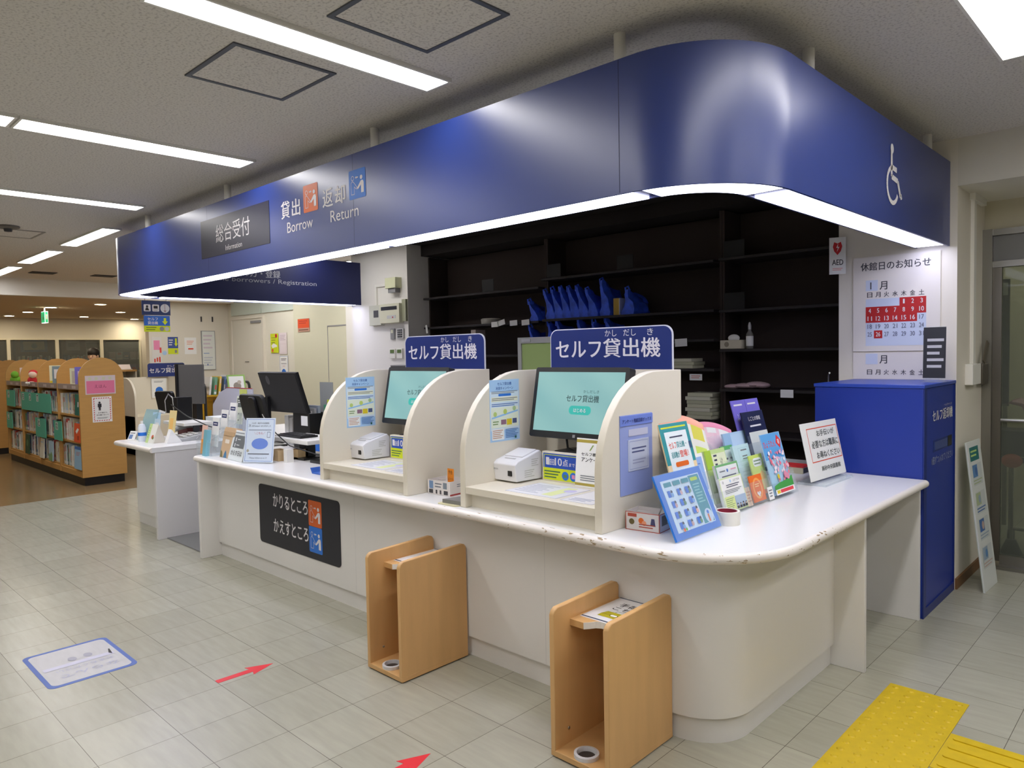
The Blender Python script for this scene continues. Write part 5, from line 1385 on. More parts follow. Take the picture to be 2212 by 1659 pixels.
# green pin board and staff things between the booths
t = thing('pin_board', 'green pin board with a grey frame behind the booth signs', 'pin board', (-3.2, 3.6, 0.7))
GF = mat((176, 176, 172), 0.45)
mb = MB().box(-3.40, -3.37, 3.6, 3.63, 0.7, 1.59, GF).box(-2.53, -2.50, 3.6, 3.63, 0.7, 1.59, GF).box(-3.37, -2.53, 3.6, 3.63, 1.55, 1.59, GF).box(-3.37, -2.53, 3.6, 3.63, 0.7, 0.74, GF)
mb.build('board_frame', t)
MB().box(-3.37, -2.53, 3.61, 3.625, 0.74, 1.55, mat((166, 188, 116), 0.8, bump=(400, 0.3))).build('cloth_panel', t)
MB().box(-3.36, -3.28, 3.595, 3.6, 1.56, 1.58, LIGHTGREY).build('maker_plate', t)
t = thing('staff_desk', 'grey topped staff desk behind the counter', 'desk', (-6.0, 4.0, 0))
MB().box(-7.7, -2.45, 3.55, 4.30, 0.695, 0.72, mat((222, 220, 214), 0.4)).build('desktop', t)
for x in (-7.65, -5.1, -2.55): MB().box(x, x + 0.03, 3.6, 4.25, 0, 0.695, GREY).build('leg_panel', t)
for x in (-7.2, -4.8):
    du = MB().box(x, x + 0.4, 3.6, 4.2, 0.1, 0.62, mat((170, 172, 172), 0.4)).build('drawer_unit', t)
    for k in range(2): MB().box(x + 0.005, x + 0.395, 3.585, 3.6, 0.36 + 0.13 * k, 0.48 + 0.13 * k, mat((190, 192, 192), 0.4)).build('drawer', du)
DSK = 0.72
t = thing('office_chair', 'grey backed office chair behind the counter between the booth signs', 'chair', (-4.35, 4.55, 0))
MB().lathe((-4.35, 4.55, 0.0), [(0.0, 0.08), (0.03, 0.08), (0.03, 0.43), (0.0, 0.43)], BLACK).build('gas_column', t)
MB().prism(f_up(-4.58, 4.33, 0.43), rrect(0, 0, 0.46, 0.45, 0.1), 0, 0.07, DARKGREY).build('seat', t)
MB().prism(f_south(-4.58, 4.80, 0.58), rrect(0, 0, 0.46, 0.80, 0.18), -0.06, 0, mat((96, 98, 104), 0.7)).build('backrest', t, 0.01)
for k in range(5):
    a = 2 * PI * k / 5
    MB().tube([(-4.35, 4.55, 0.09), (-4.35 + 0.28 * math.cos(a), 4.55 + 0.28 * math.sin(a), 0.06)], 0.018, BLACK).build('base_arm', t)
    MB().lathe((-4.35 + 0.28 * math.cos(a), 4.55 + 0.28 * math.sin(a), 0.03), [(0.03, -0.015), (0.03, 0.015)], BLACK, 12, 'x').build('caster', t)
for x, z1, wd, m, lb in ((-4.42, 1.33, 0.1, mat((50, 86, 190), 0.5), 'blue document file standing behind the further booth, beside the grey chair back'), (-4.25, 1.27, 0.09, mat((206, 214, 180), 0.5), 'pale green file standing behind the further booth'), (-4.10, 1.20, 0.08, LIGHTGREY, 'light grey file standing behind the further booth'), (-3.98, 1.32, 0.06, PAPER, 'tall white file standing beside the pin board'), (-3.88, 1.26, 0.07, WHITE, 'short white file standing beside the pin board')):
    t = thing('document_file', lb, 'file', (x, 4.1, DSK))
    MB().box(x, x + wd, 4.0, 4.2, DSK, z1, m).build('file_body', t)
    MB().box(x + wd * 0.3, x + wd * 0.7, 3.998, 4.0, z1 - 0.12, z1 - 0.05, PAPER).build('spine_label', t)

# ================================================================== far end of the main counter
t = thing('stepped_rack', 'clear stepped leaflet rack on the far end of the service counter', 'leaflet rack', (-5.4, 2.45, CZ))
MB().box(-5.53, -5.29, 2.29, 2.66, CZ, CZ + 0.004, ACRYL).build('base', t)
for k in range(5):
    MB().box(-5.53, -5.29, 2.30 + 0.07 * k, 2.303 + 0.07 * k, CZ + 0.004, CZ + 0.10 + 0.05 * k, ACRYL).build('pocket_front', t)
for x in (-5.53, -5.293):
    MB().prism(Fr((x, 0, 0), (0, 1, 0), (0, 0, 1)), [(2.29, CZ + .004), (2.66, CZ + .004), (2.66, CZ + 0.33), (2.29, CZ + 0.12)], 0, 0.003, ACRYL).build('side_plate', t)
DN = mat((52, 62, 108), 0.5)
def slim(x, y, wd, zt, m, ops, label, lean=0.12, thick=0.01):
    ht = 0.215
    fr = f_lean_dir(x, y, zt - ht * math.cos(lean), 0, lean)
    sheet('leaflet', fr, wd, ht, thick, m, ops, label, 'leaflet')
slim(-5.50, 2.315, 0.075, 0.985, mat((240, 196, 178), 0.5), [('r', 0, 0, 0.075, 0.11, mat((240, 164, 66), 0.5))], 'salmon and orange slim leaflet in the front pocket of the stepped rack')
slim(-5.415, 2.31, 0.055, 0.955, mat((128, 190, 208), 0.5), [], 'pale turquoise slim leaflet in the front pocket of the stepped rack', 0.12, 0.03)
hdr = [('r', 0.012, 0.155, 0.082, 0.03, DN), ('l', 0.025, 0.162, 0.055, 0.016, 1, LETTER)]
slim(-5.45, 2.375, 0.105, 1.04, PAPER, hdr, 'white slim leaflet with a navy band, lowest of the three in the stepped rack')
slim(-5.45, 2.445, 0.105, 1.095, PAPER, hdr, 'white slim leaflet with a navy band, middle of the three in the stepped rack')
slim(-5.45, 2.515, 0.105, 1.145, PAPER, hdr, 'white slim leaflet with a navy band, highest of the three in the stepped rack')
slim(-5.48, 2.585, 0.105, 1.19, mat((226, 232, 214), 0.5), [('r', 0.01, 0.13, 0.088, 0.07, mat((92, 100, 96), 0.5)), ('l', 0.02, 0.16, 0.06, 0.03, 2, PAPER), ('c', 0.05, 0.03, 0.006, INK), ('c', 0.05, 0.08, 0.006, INK)], 'pale green leaflet with a dark grey header behind the navy banded ones')
slim(-5.37, 2.625, 0.10, 1.185, mat((226, 190, 170), 0.5), [('r', 0.03, 0.02, 0.02, 0.18, mat((214, 110, 80), 0.5)), ('r', 0.07, 0.02, 0.016, 0.18, mat((200, 200, 180), 0.5))], 'brown and red striped leaflet at the very back of the stepped rack')
# paper bag
fk = f_lean_dir(-5.245, 2.34, CZ + 0.002, -0.05, 0.22)
t = thing('paper_bag', 'brown paper bag leaning beside the stepped rack', 'paper bag', (-5.14, 2.38, CZ))
mb = MB().prism(fk, [(0, 0), (0.205, 0), (0.205, 0.2), (0.19, 0.222), (0.015, 0.222), (0, 0.2)], -0.05, 0, mat((206, 176, 140), 0.65))
mb.prints(fk, [('rr', 0.05, 0.105, 0.075, 0.028, 0.006, mat((230, 220, 208), 0.6)), ('p', [(0.0, 0.0), (0.05, 0.0), (0.03, 0.04), (0.0, 0.05)], mat((120, 110, 70), 0.6)), ('p', [(0.06, 0.0), (0.12, 0.0), (0.11, 0.03), (0.09, 0.055), (0.07, 0.03)], mat((70, 120, 160), 0.6))], 0)
mb.build('bag_body', t)
MB().fbox(fk, 0.01, 0.195, 0.16, 0.19, 0.0005, 0.004, mat((190, 158, 120), 0.65)).build('folded_flap', t)
# return day sign
fk = f_lean_dir(-5.07, 2.318, CZ + 0.002, -0.06, 0.3)
t = thing('due_date_stand', 'white slanted stand showing the return day notice', 'stand', (-4.95, 2.35, CZ))
mb = MB().fbox(fk, 0, 0.245, 0, 0.215, -0.003, 0, PAPER)
mb.prints(fk, [('r', 0.03, 0.09, 0.19, 0.09, mat((84, 88, 92), 0.5)), ('c', 0.065, 0.155, 0.008, PAPER), ('r', 0.058, 0.135, 0.014, 0.014, PAPER), ('l', 0.09, 0.145, 0.05, 0.012, 1, PAPER), ('c', 0.065, 0.115, 0.008, PAPER), ('r', 0.058, 0.097, 0.014, 0.012, PAPER), ('l', 0.09, 0.105, 0.05, 0.012, 1, PAPER), ('t', 'かえす日は', 0.03, 0.035, 0.185, 0.036, INK), ('l', 0.03, 0.19, 0.15, 0.014, 1, GREYINK)], 0)
mb.build('notice_board', t)
MB().fbox(fk, 0.0, 0.245, -0.005, 0.21, 0.001, 0.002, ACRYL).build('clear_cover', t)
MB().prism(Fr((-5.07, 0, CZ), (0, 1, 0), (0, 0, 1)), [(2.325, 0.001), (2.44, 0.001), (2.385, 0.20)], 0.05, 0.053, ACRYL).build('back_strut', t)
# A4 sign
th = math.atan2(0.117, 0.185)
fk = f_lean_dir(-4.79, 2.30, CZ + 0.006, th, 0.2)
t = thing('notice_holder', 'white notice with a blue border and blue oval in a clear stand', 'notice', (-4.7, 2.38, CZ))
BB = mat((84, 126, 196), 0.45)
ov = [(0.115 + 0.062 * math.cos(a * PI / 12), 0.128 + 0.038 * math.sin(a * PI / 12)) for a in range(24)]
mb = MB().fbox(fk, 0, 0.222, 0, 0.305, -0.002, 0, PAPER)
mb.prints(fk, [('b', 0.008, 0.008, 0.206, 0.289, 0.003, BB), ('t', '（公式）高砂中央図書館', 0.045, 0.264, 0.13, 0.012, INK), ('t', 'X', 0.022, 0.244, 0.018, 0.02, INK, False), ('t', '（旧Twitter）はじめました', 0.045, 0.245, 0.145, 0.012, INK),
    ('l', 0.025, 0.217, 0.17, 0.012, 1, GREYINK), ('t', '＼こちら／', 0.065, 0.192, 0.085, 0.018, RED), ('p', ov, SKY), ('rr', 0.165, 0.17, 0.026, 0.04, 0.004, GREYINK), ('rr', 0.168, 0.174, 0.02, 0.032, 0.002, PAPER),
    ('l', 0.03, 0.05, 0.16, 0.016, 1, INK), ('t', 'Please follow us on X', 0.045, 0.026, 0.13, 0.011, INK, False), ('c', 0.028, 0.08, 0.01, mat((190, 170, 130), 0.5))], 0)
mb.build('notice_sheet', t)
MB().fbox(fk, -0.002, 0.224, -0.002, 0.307, 0.0032, 0.0044, clear((246, 250, 255), 0.10, 'clear_cover', 0.06)).build('clear_front', t)
MB().fbox(f_lean_dir(-4.79, 2.30, CZ, th, 0), 0, 0.222, 0, 0.004, -0.09, 0.03, ACRYL).build('clear_foot', t)

# screens of the staff side
t = thing('customer_display', 'black rounded back of a small display on the far end of the counter', 'display', (-4.85, 2.5, CZ))
fk = f_lean_dir(-5.08, 2.46, 1.03, 0.0, -0.22)
MB().prism(fk, rrect(0, 0, 0.34, 0.2, 0.035), -0.03, 0.0, mat((26, 26, 28), 0.45)).build('casing', t, 0.006)
MB().prism(fk, rrect(0.17, 0.01, 0.09, 0.18, 0.03), 0.0, 0.02, mat((16, 16, 20), 0.4)).build('back_cover', t, 0.004)
MB().box(-4.89, -4.83, 2.48, 2.52, CZ + 0.02, 1.06, BLACK).build('stand_column', t, 0.004)
MB().prism(f_up(-4.98, 2.42, CZ), rrect(0, 0, 0.24, 0.17, 0.03), 0, 0.02, BLACK).build('stand_base', t)
MB().tube([(-4.82, 2.47, 1.12), (-4.78, 2.45, 1.09), (-4.74, 2.46, 1.03)], 0.006, LIGHTGREY).build('white_cable', t)
MB().tube([(-4.74, 2.46, 1.03), (-4.70, 2.50, 0.96), (-4.55, 2.52, 0.88), (-4.35, 2.6, 0.83), (-4.1, 2.7, 0.80), (-3.9, 2.8, 0.775)], 0.004, BLACK).build('black_cable', t)
t = thing('monitor', 'large black monitor seen from behind at the staff side of the counter', 'monitor', (-5.6, 2.98, CZ))
fk = f_lean_dir(-5.90, 3.09, 1.02, 0.03, -0.30)
MB().fbox(fk, 0, 0.60, 0, 0.355, -0.03, 0.0, mat((24, 24, 26), 0.5)).build('casing', t, 0.003)
MB().prism(fk, rrect(0.012, 0.012, 0.576, 0.331, 0.01), 0, 0.003, mat((26, 26, 28), 0.55)).build('back_cover', t)
MB().prism(fk, [(0.14 + 0.03 * math.cos(a * PI / 10), 0.29 + 0.04 * math.sin(a * PI / 10)) for a in range(20)], 0.003, 0.005, mat((70, 70, 74), 0.3)).build('maker_mark', t)
MB().box(-5.87, -5.82, 3.03, 3.06, CZ - 0.03, 1.15, BLACK).build('stand_column', t)
MB().box(-5.94, -5.74, 2.97, 3.16, 0.722, 0.738, BLACK).build('stand_base', t)
t = thing('monitor_table', 'narrow white side table holding the large monitor', 'table', (-5.5, 3.1, 0))
MB().box(-5.95, -4.2, 2.955, 3.4, 0.70, 0.722, WHITE).build('tabletop', t)
for x in (-5.92, -4.25):
    for y in (2.98, 3.36): MB().box(x, x + 0.03, y, y + 0.03, 0, 0.70, GREY).build('leg', t)
t = thing('keyboard_stand', 'white raised keyboard shelf behind the blue bordered notice', 'shelf', (-4.65, 2.7, CZ))
MB().box(-4.90, -4.42, 2.58, 2.86, 0.885, 0.915, WHITE).build('shelf_board', t, 0.003)
MB().box(-4.70, -4.62, 2.68, 2.76, CZ + 0.015, 0.885, BLACK).build('column', t)
MB().box(-4.78, -4.54, 2.62, 2.82, CZ, CZ + 0.015, BLACK).build('foot', t)
t = thing('keyboard', 'black keyboard lying on the raised white shelf', 'keyboard', (-4.75, 2.7, 0.915))
MB().box(-4.895, -4.58, 2.62, 2.76, 0.916, 0.93, BLACK).build('body', t, 0.003)
mb = MB()
for i in range(14):
    for j in range(5): mb.box(-4.885 + i * 0.0215, -4.868 + i * 0.0215, 2.63 + j * 0.024, 2.648 + j * 0.024, 0.93, 0.935, mat((40, 40, 44), 0.5))
mb.build('keys', t)
for x0, x1, y0, z1, lb in ((-4.775, -4.66, 2.49, 0.84, 'small plywood box directly behind the blue bordered notice'), (-4.72, -4.62, 2.62, 0.835, 'small plywood box beside the white block, further from the notice')):
    PW = mat((206, 178, 134), 0.6, noise=((6, 6, 40), 0.06))
    t = thing('wooden_box', lb, 'box', ((x0 + x1) / 2, y0 + 0.06, CZ))
    mb = MB().box(x0, x1, y0, y0 + 0.005, CZ, z1, PW).box(x0, x1, y0 + 0.075, y0 + 0.08, CZ, z1, PW).box(x0, x0 + 0.005, y0 + 0.005, y0 + 0.075, CZ, z1, PW).box(x1 - 0.005, x1, y0 + 0.005, y0 + 0.075, CZ, z1, PW).box(x0 + .005, x1 - .005, y0 + .005, y0 + .075, CZ, CZ + 0.005, PW)
    mb.build('box_walls', t)
    MB().box(x0 + 0.01, x1 - 0.01, y0 + 0.01, y0 + 0.07, CZ + 0.005, z1 - 0.015, DARKGREY).build('contents', t)
tag(MB().box(-4.60, -4.555, 2.50, 2.55, CZ, 0.855, WHITE).build('white_block'), 'upright white block between the plywood boxes', 'block')
tag(MB().prism(f_up(-4.45, 2.60, CZ), rrect(0, 0, 0.26, 0.2, 0.03), 0, 0.02, BLACK).build('desk_tray'), 'flat black tray on the counter beside the plywood boxes', 'tray')
t = thing('pen_bin', 'black file bin with a white label at the staff side of the counter', 'bin', (-5.55, 3.25, 0.72))
mb = MB().box(-5.56, -5.30, 3.12, 3.14, 0.722, 1.02, BLACK).box(-5.56, -5.30, 3.30, 3.32, 0.722, 1.02, BLACK).box(-5.56, -5.54, 3.14, 3.30, 0.722, 1.02, BLACK).box(-5.32, -5.30, 3.14, 3.30, 0.722, 1.02, BLACK)
mb.build('bin_walls', t)
MB().box(-5.43, -5.33, 3.118, 3.12, 0.92, 1.0, PAPER).build('label', t)
for k, m in enumerate((PAPER, LIGHTGREY, mat((190, 200, 214), 0.5))): MB().box(-5.52, -5.34, 3.15 + 0.04 * k, 3.17 + 0.04 * k, 0.74, 1.04 + 0.02 * k, m).build('paper', t)
t = thing('card_holder', 'tall yellow green card standing in a grey holder by the black bin', 'card holder', (-5.24, 3.28, 0.72))
MB().box(-5.29, -5.19, 3.24, 3.30, 0.722, 1.03, mat((120, 124, 120), 0.5)).build('holder', t)
fk = f_lean_dir(-5.275, 3.26, 0.80, 0.0, 0.05)
MB().fbox(fk, 0, 0.05, 0, 0.33, 0, 0.003, LIME).prints(fk, [('l', 0.018, 0.18, 0.015, 0.12, 4, mat((60, 80, 20), 0.5))], 0.003).build('lime_card', t)
MB().box(-5.42, -5.32, 3.33, 3.335, 1.0, 1.08, mat((90, 180, 130), 0.5)).build('green_card', t)
tag(MB().box(-5.23, -5.05, 3.12, 3.22, 0.722, 0.80, SKY).box(-5.23, -5.05, 3.12, 3.22, 0.80, 0.83, YELLOW).build('blue_box'), 'small blue and yellow box at the booth side of the black bin', 'box')
tag(MB().box(-5.50, -5.30, 3.345, 3.35, 0.73, 1.27, clear((206, 210, 212), 0.45, 'grey_sheet', 0.3)).build('screen_sheet'), 'upright translucent grey sheet behind the large monitor', 'sheet')
for k, (x, wd, z1, m, lb) in enumerate(((-5.85, 0.06, 0.98, PAPER, 'thin white folder under the large monitor'), (-5.77, 0.05, 0.96, LIGHTGREY, 'light grey folder under the large monitor'), (-5.70, 0.10, 0.99, mat((222, 206, 180), 0.5), 'beige folder under the large monitor'))):
    tag(MB().box(x, x + wd, 3.20, 3.34, 0.722, z1, m).build('folder'), lb, 'folder')

# ================================================================== second counter
t = thing('side_counter', 'short white counter beyond the gap with rounded front edge', 'counter', (-6.65, 2.6, 0))
npath2 = rpath([(-7.12, 2.95), (-7.12, 2.22), (-6.23, 2.22)], [0, 0.05, 0], 8)
MB().sweep(npath2, NPROF, mat((236, 230, 222), 0.3)).build('edge_nosing', t)
MB().prism(f_up(0, 0, 0.725), [(p[0], p[1]) for p in npath2] + [(-6.23, 2.95)], 0, 0.04, CT).build('worktop', t)
MB().box(-6.27, -6.235, 2.245, 2.93, 0, 0.724, mat((224, 222, 222), 0.4)).build('end_panel', t, 0.002)
MB().box(-7.08, -6.27, 2.38, 2.40, 0.1, 0.724, CW).build('front_panel', t)
MB().box(-7.08, -6.27, 2.395, 2.41, 0, 0.1, CW).build('plinth', t)
MB().box(-7.08, -7.05, 2.40, 2.93, 0, 0.724, CW).build('end_panel', t)
# things on it
t = thing('card_stand', 'small photo card on the tip of the side counter', 'card stand', (-7.02, 2.33, CZ))
fk = f_lean_dir(-7.06, 2.31, CZ + 0.002, 0.25, 0.45)
MB().fbox(fk, 0, 0.10, 0, 0.085, 0, 0.004, PAPER).prints(fk, [('r', 0.01, 0.01, 0.05, 0.04, mat((110, 140, 190), 0.5)), ('l', 0.01, 0.055, 0.07, 0.02, 1, GREYINK)], 0.004).build('card', t)
MB().fbox(f_lean_dir(-7.06, 2.34, CZ, 0.25, 0), 0, 0.10, 0.0005, 0.05, -0.02, -0.016, ACRYL).build('clear_back', t)
t = thing('slanted_stand', 'clear slanted sign stand with pale leaflets on the side counter', 'sign stand', (-6.88, 2.42, CZ))
fk = f_lean_dir(-6.98, 2.36, CZ + 0.002, 0.2, 0.38)
MB().fbox(fk, 0, 0.2, 0, 0.29, 0, 0.004, clear((206, 230, 232), 0.4, 'tinted_clear')).build('front_plate', t)
MB().fbox(fk, 0.0, 0.2, 0.27, 0.29, -0.06, 0, WHITE).build('top_edge', t)
MB().fbox(fk, 0.03, 0.17, 0.02, 0.2, -0.006, -0.002, mat((226, 226, 220), 0.5)).build('leaflet', t)
for x, y, z0, wd, ht, m, rot, lb, ops in ((-6.86, 2.44, 0.0, 0.10, 0.25, mat((176, 208, 230), 0.5), 0.3, 'pale blue card standing behind the clear slanted stand', [('c', 0.05, 0.15, 0.03, PAPER)]), (-6.76, 2.42, 0.0, 0.10, 0.2, mat((196, 220, 236), 0.5), 0.1, 'pale blue striped card next to the green edged tent card', [('r', 0.02, 0.05, 0.05, 0.03, SKY), ('l', 0.02, 0.11, 0.06, 0.06, 3, PAPER)]), (-6.70, 2.52, 0.0, 0.12, 0.27, mat((236, 214, 150), 0.5), 0.1, 'cream and yellow card behind the tent card', [('r', 0.02, 0.1, 0.06, 0.1, mat((246, 196, 110), 0.5))])):
    fk = f_lean_dir(x, y, CZ + z0 + 0.001, rot, 0.15)
    sheet('info_card', fk, wd, ht, 0.004, m, ops, lb, 'card')
t = thing('squeeze_bottle', 'white and blue bottle among the cards on the side counter', 'bottle', (-6.84, 2.36, CZ))
MB().lathe((-6.84, 2.36, CZ), [(0.03, 0), (0.034, 0.01), (0.034, 0.12), (0.024, 0.15), (0.012, 0.155)], mat((226, 232, 240), 0.35)).build('bottle', t)
MB().lathe((-6.84, 2.36, CZ + 0.05), [(0.0346, 0), (0.0346, 0.03)], SKY).build('label', t)
MB().lathe((-6.84, 2.36, CZ + 0.155), [(0.012, 0), (0.012, 0.025), (0, 0.026)], WHITE).build('cap', t)
t = thing('tent_card', 'white folded tent card with a green edge on the side counter', 'tent card', (-6.6, 2.4, CZ))
fk = f_lean_dir(-6.70, 2.335, CZ + 0.001, 0.1, 0.32)
mb = MB().fbox(fk, 0, 0.15, 0, 0.17, 0, 0.003, mat((236, 236, 226), 0.5))
mb.prints(fk, [('r', 0, 0, 0.05, 0.17, PGR), ('l', 0.015, 0.04, 0.012, 0.1, 5, mat((110, 150, 90), 0.5)), ('c', 0.105, 0.055, 0.018, mat((216, 90, 60), 0.5)), ('c', 0.118, 0.045, 0.012, mat((90, 130, 60), 0.5))], 0.003)
mb.build('front_leaf', t)
MB().prism(Fr((-6.555, 0, CZ), (0, 1, 0), (0, 0, 1)), [(2.345, 0.001), (2.455, 0.001), (2.40, 0.165)], 0, 0.003, mat((206, 200, 186), 0.5)).build('side_leaf', t)
tag(MB().prism(Fr((-6.5, 0, CZ), (0, 1, 0), (0, 0, 1)), [(2.42, 0.001), (2.55, 0.001), (2.46, 0.12)], 0, 0.06, PAPER).build('paper_wedge'), 'white folded paper wedge beside the tent card', 'paper')
t = thing('desk_phone', 'grey desk phone lying at the back of the side counter', 'phone', (-6.6, 2.7, CZ))
MB().prism(Fr((-6.80, 0, CZ), (0, 1, 0), (0, 0, 1)), [(2.56, 0), (2.80, 0), (2.80, 0.06), (2.56, 0.02)], 0, 0.30, mat((176, 178, 178), 0.4)).build('base', t, 0.005)
MB().tube([(-6.78, 2.62, 0.85), (-6.78, 2.65, 0.86), (-6.78, 2.75, 0.875), (-6.78, 2.78, 0.86)], 0.022, mat((160, 162, 162), 0.4)).build('handset', t)
mb = MB()
for i in range(4):
    for j in range(3): mb.box(-6.70 + i * 0.045, -6.67 + i * 0.045, 2.60 + j * 0.05, 2.63 + j * 0.05, 0.80 + j * 0.008, 0.81 + j * 0.008, WHITE)
mb.build('keys', t)
MB().tube([(-6.5, 2.72, 0.80), (-6.42, 2.66, 0.78), (-6.36, 2.74, 0.775), (-6.30, 2.70, 0.775)], 0.006, GREY).build('cord', t)
# screens behind the second counter
t = thing('staff_table', 'white staff table behind the side counter', 'table', (-7.1, 3.1, 0))
MB().box(-7.75, -6.3, 2.96, 3.45, 0.70, 0.725, WHITE).build('tabletop', t)
for x in (-7.7, -6.35): MB().box(x, x + 0.03, 3.0, 3.4, 0, 0.70, GREY).build('leg_panel', t)
t = thing('equipment_shelf', 'white raised shelf carrying the black reader behind the side counter', 'shelf', (-7.2, 2.8, CZ))
MB().box(-7.10, -6.62, 2.64, 2.9, 0.885, 0.912, WHITE).build('shelf_board', t, 0.003)
for x in (-7.05, -6.7): MB().box(x, x + 0.03, 2.75, 2.8, CZ, 0.885, DARKGREY).build('support', t)
MB().box(-6.95, -6.75, 2.72, 2.85, CZ, CZ + 0.09, mat((120, 60, 60), 0.6)).build('stored_papers', t)
t = thing('card_scanner', 'black scanner with a bright bent arm on the raised shelf', 'scanner', (-7.2, 2.78, 0.912))
fk = f_lean_dir(-7.36, 2.70, 0.97, 0.25, -0.2)
MB().prism(fk, rrect(0, 0, 0.26, 0.215, 0.03), -0.03, 0, BLACK).build('head', t, 0.004)
MB().box(-7.12, -7.04, 2.75, 2.82, 0.913, 1.12, BLACK).build('column', t, 0.003)
MB().box(-7.08, -6.96, 2.72, 2.86, 0.913, 1.13, mat((14, 14, 15), 0.4)).build('body', t, 0.004)
MB().tube([(-7.15, 2.69, 0.98), (-7.14, 2.68, 1.10), (-7.11, 2.70, 1.16), (-7.06, 2.72, 1.12), (-7.04, 2.72, 1.0)], 0.007, CHROME).build('arm', t)
t = thing('slim_monitor', 'dark grey upright monitor seen edge on behind the side counter', 'monitor', (-7.25, 3.1, 0.725))
MB().box(-7.66, -7.62, 2.98, 3.06, 1.02, 1.44, BLACK).build('bezel', t, 0.003)
MB().fbox(f_lean_dir(-7.62, 3.0, 1.03, 0.45, 0), 0, 0.30, 0, 0.40, -0.03, 0, mat((92, 90, 88), 0.5)).build('back_cover', t, 0.003)
MB().box(-7.52, -7.44, 3.10, 3.16, 0.726, 1.05, BLACK).build('stand', t)
MB().box(-7.6, -7.36, 3.0, 3.24, 0.7255, 0.74, BLACK).build('stand_base', t)
t = thing('splash_screen', 'pale lilac privacy panel with a lime note behind the side counter', 'panel', (-7.5, 3.3, 0.72))
LIL = mat((206, 208, 224), 0.45)
MB().prism(f_south(-8.05, 3.535, 0.55), [(0, 0), (0.95, 0), (0.95, 0.62), (0.38, 0.62), (0.18, 0.56), (0, 0.42)], -0.01, 0, LIL).build('panel_sheet', t)
MB().box(-7.38, -7.22, 3.530, 3.534, 1.03, 1.16, mat((216, 226, 120), 0.5)).build('lime_note', t)
MB().box(-7.7, -7.1, 3.531, 3.534, 1.168, 1.174, RED).build('red_strip', t)
for x in (-8.0, -7.2): MB().box(x, x + 0.04, 3.48, 3.545, 0, 0.55, GREY).build('foot', t)
tag(MB().box(-7.0, -6.72, 3.0, 3.2, 0.7255, 0.93, mat((222, 228, 226), 0.45)).build('white_case'), 'white plastic case at the end of the lilac panel', 'case')
tag(MB().tube([(-7.05, 2.70, 1.06), (-6.7, 2.7, 0.97), (-6.3, 2.72, 0.90), (-5.95, 2.8, 0.85), (-5.7, 2.9, 0.74)], 0.005, BLACK).build('cable'), 'black cable drooping from the scanner towards the stepped rack', 'cable')

# ================================================================== book truck
t = thing('book_truck', 'yellow book truck with black tube ends behind the counters', 'book truck', (-9.3, 4.2, 0))
YT = mat((214, 168, 36), 0.45)
def loop(x0, x1, y, z1):
    r = 0.07
    pts = [(x0, y, 0.12), (x0, y, z1 - r)] + [(x0 + r - r * math.cos(a), y, z1 - r + r * math.sin(a)) for a in [PI / 8 * k for k in range(1, 5)]]
    pts += [(x1 - r + r * math.cos(a), y, z1 - r + r * math.sin(a)) for a in [PI / 2 - PI / 8 * k for k in range(0, 5)]] + [(x1, y, 0.12)]
    return pts
# two end frames stand across the long side
for yy in (3.93, 4.52):
    pts = [(q[0], q[1], q[2]) for q in loop(-9.52, -9.16, yy, 1.17)]
    MB().tube(pts, 0.018, BLACK, 8).build('end_frame', t)
for yy in (3.94, 4.49): MB().box(-9.5, -9.18, yy, yy + 0.02, 0.2, 1.06, YT).build('end_panel', t)
for z in (1.0, 0.70, 0.38): MB().box(-9.50, -9.18, 3.96, 4.49, z, z + 0.022, YT).build('shelf', t)
MB().box(-9.35, -9.33, 3.96, 4.49, 0.2, 1.0, YT).build('centre_panel', t)
for x in (-9.5, -9.18):
    for y in (3.93, 4.52): MB().lathe((x, y, 0.055), [(0.055, -0.015), (0.055, 0.015)], BLACK, 14, 'x').build('caster', t)
PAL = [(236, 234, 226), (214, 220, 226), (186, 208, 226), (226, 206, 200), (120, 170, 140), (232, 222, 190), (90, 120, 170), (200, 196, 190), (206, 90, 80), (240, 200, 90), (150, 130, 170), (70, 90, 90), (246, 246, 246), (196, 216, 190), (176, 160, 140)]
PNAME = ['off-white', 'pale grey', 'pale blue', 'pale pink', 'green', 'cream', 'blue', 'grey', 'red', 'yellow', 'violet', 'dark green', 'white', 'pale green', 'brown']
BOOK = {}
def book_mesh(ci):
    """unit book, spine towards -Y, 1 x 1 x 1 at the origin corner; page block set in from the covers"""
    if ci in BOOK: return BOOK[ci]
    c = PAL[ci]
    cv = mat(c, 0.45)
    band = mat(PAL[(ci * 5 + 3) % len(PAL)], 0.5)
    mb = MB()
    mb.box(0, 0.14, 0, 1, 0, 1, cv).box(0.86, 1, 0, 1, 0, 1, cv).box(0.14, 0.86, 0, 0.03, 0, 1, cv).box(0.14, 0.86, 0.03, 0.97, 0.02, 0.98, PAPER)
    f = f_south(0, 0, 0)
    mb.prints(f, [('r', 0.2, 0.62 if ci % 2 else 0.3, 0.6, 0.26, band), ('r', 0.1, 0.05, 0.8, 0.13, PAPER)], 0.001)
    me_o = mb.build('book', None, 0, (0, 0, 0))
    me = me_o.data
    bpy.data.objects.remove(me_o)
    BOOK[ci] = me
    return me
def book(x, y, z, wd, dp, ht, ci, label, group, rz=0.0, ry=0.0, name='picture_book'):
    o = bpy.data.objects.new(name, book_mesh(ci))
    root_col.objects.link(o)
    o.location = (x, y, z); o.scale = (wd, dp, ht); o.rotation_euler = (0, ry, rz)
    return tag(o, label, 'book', group)
rb = random.Random(11)
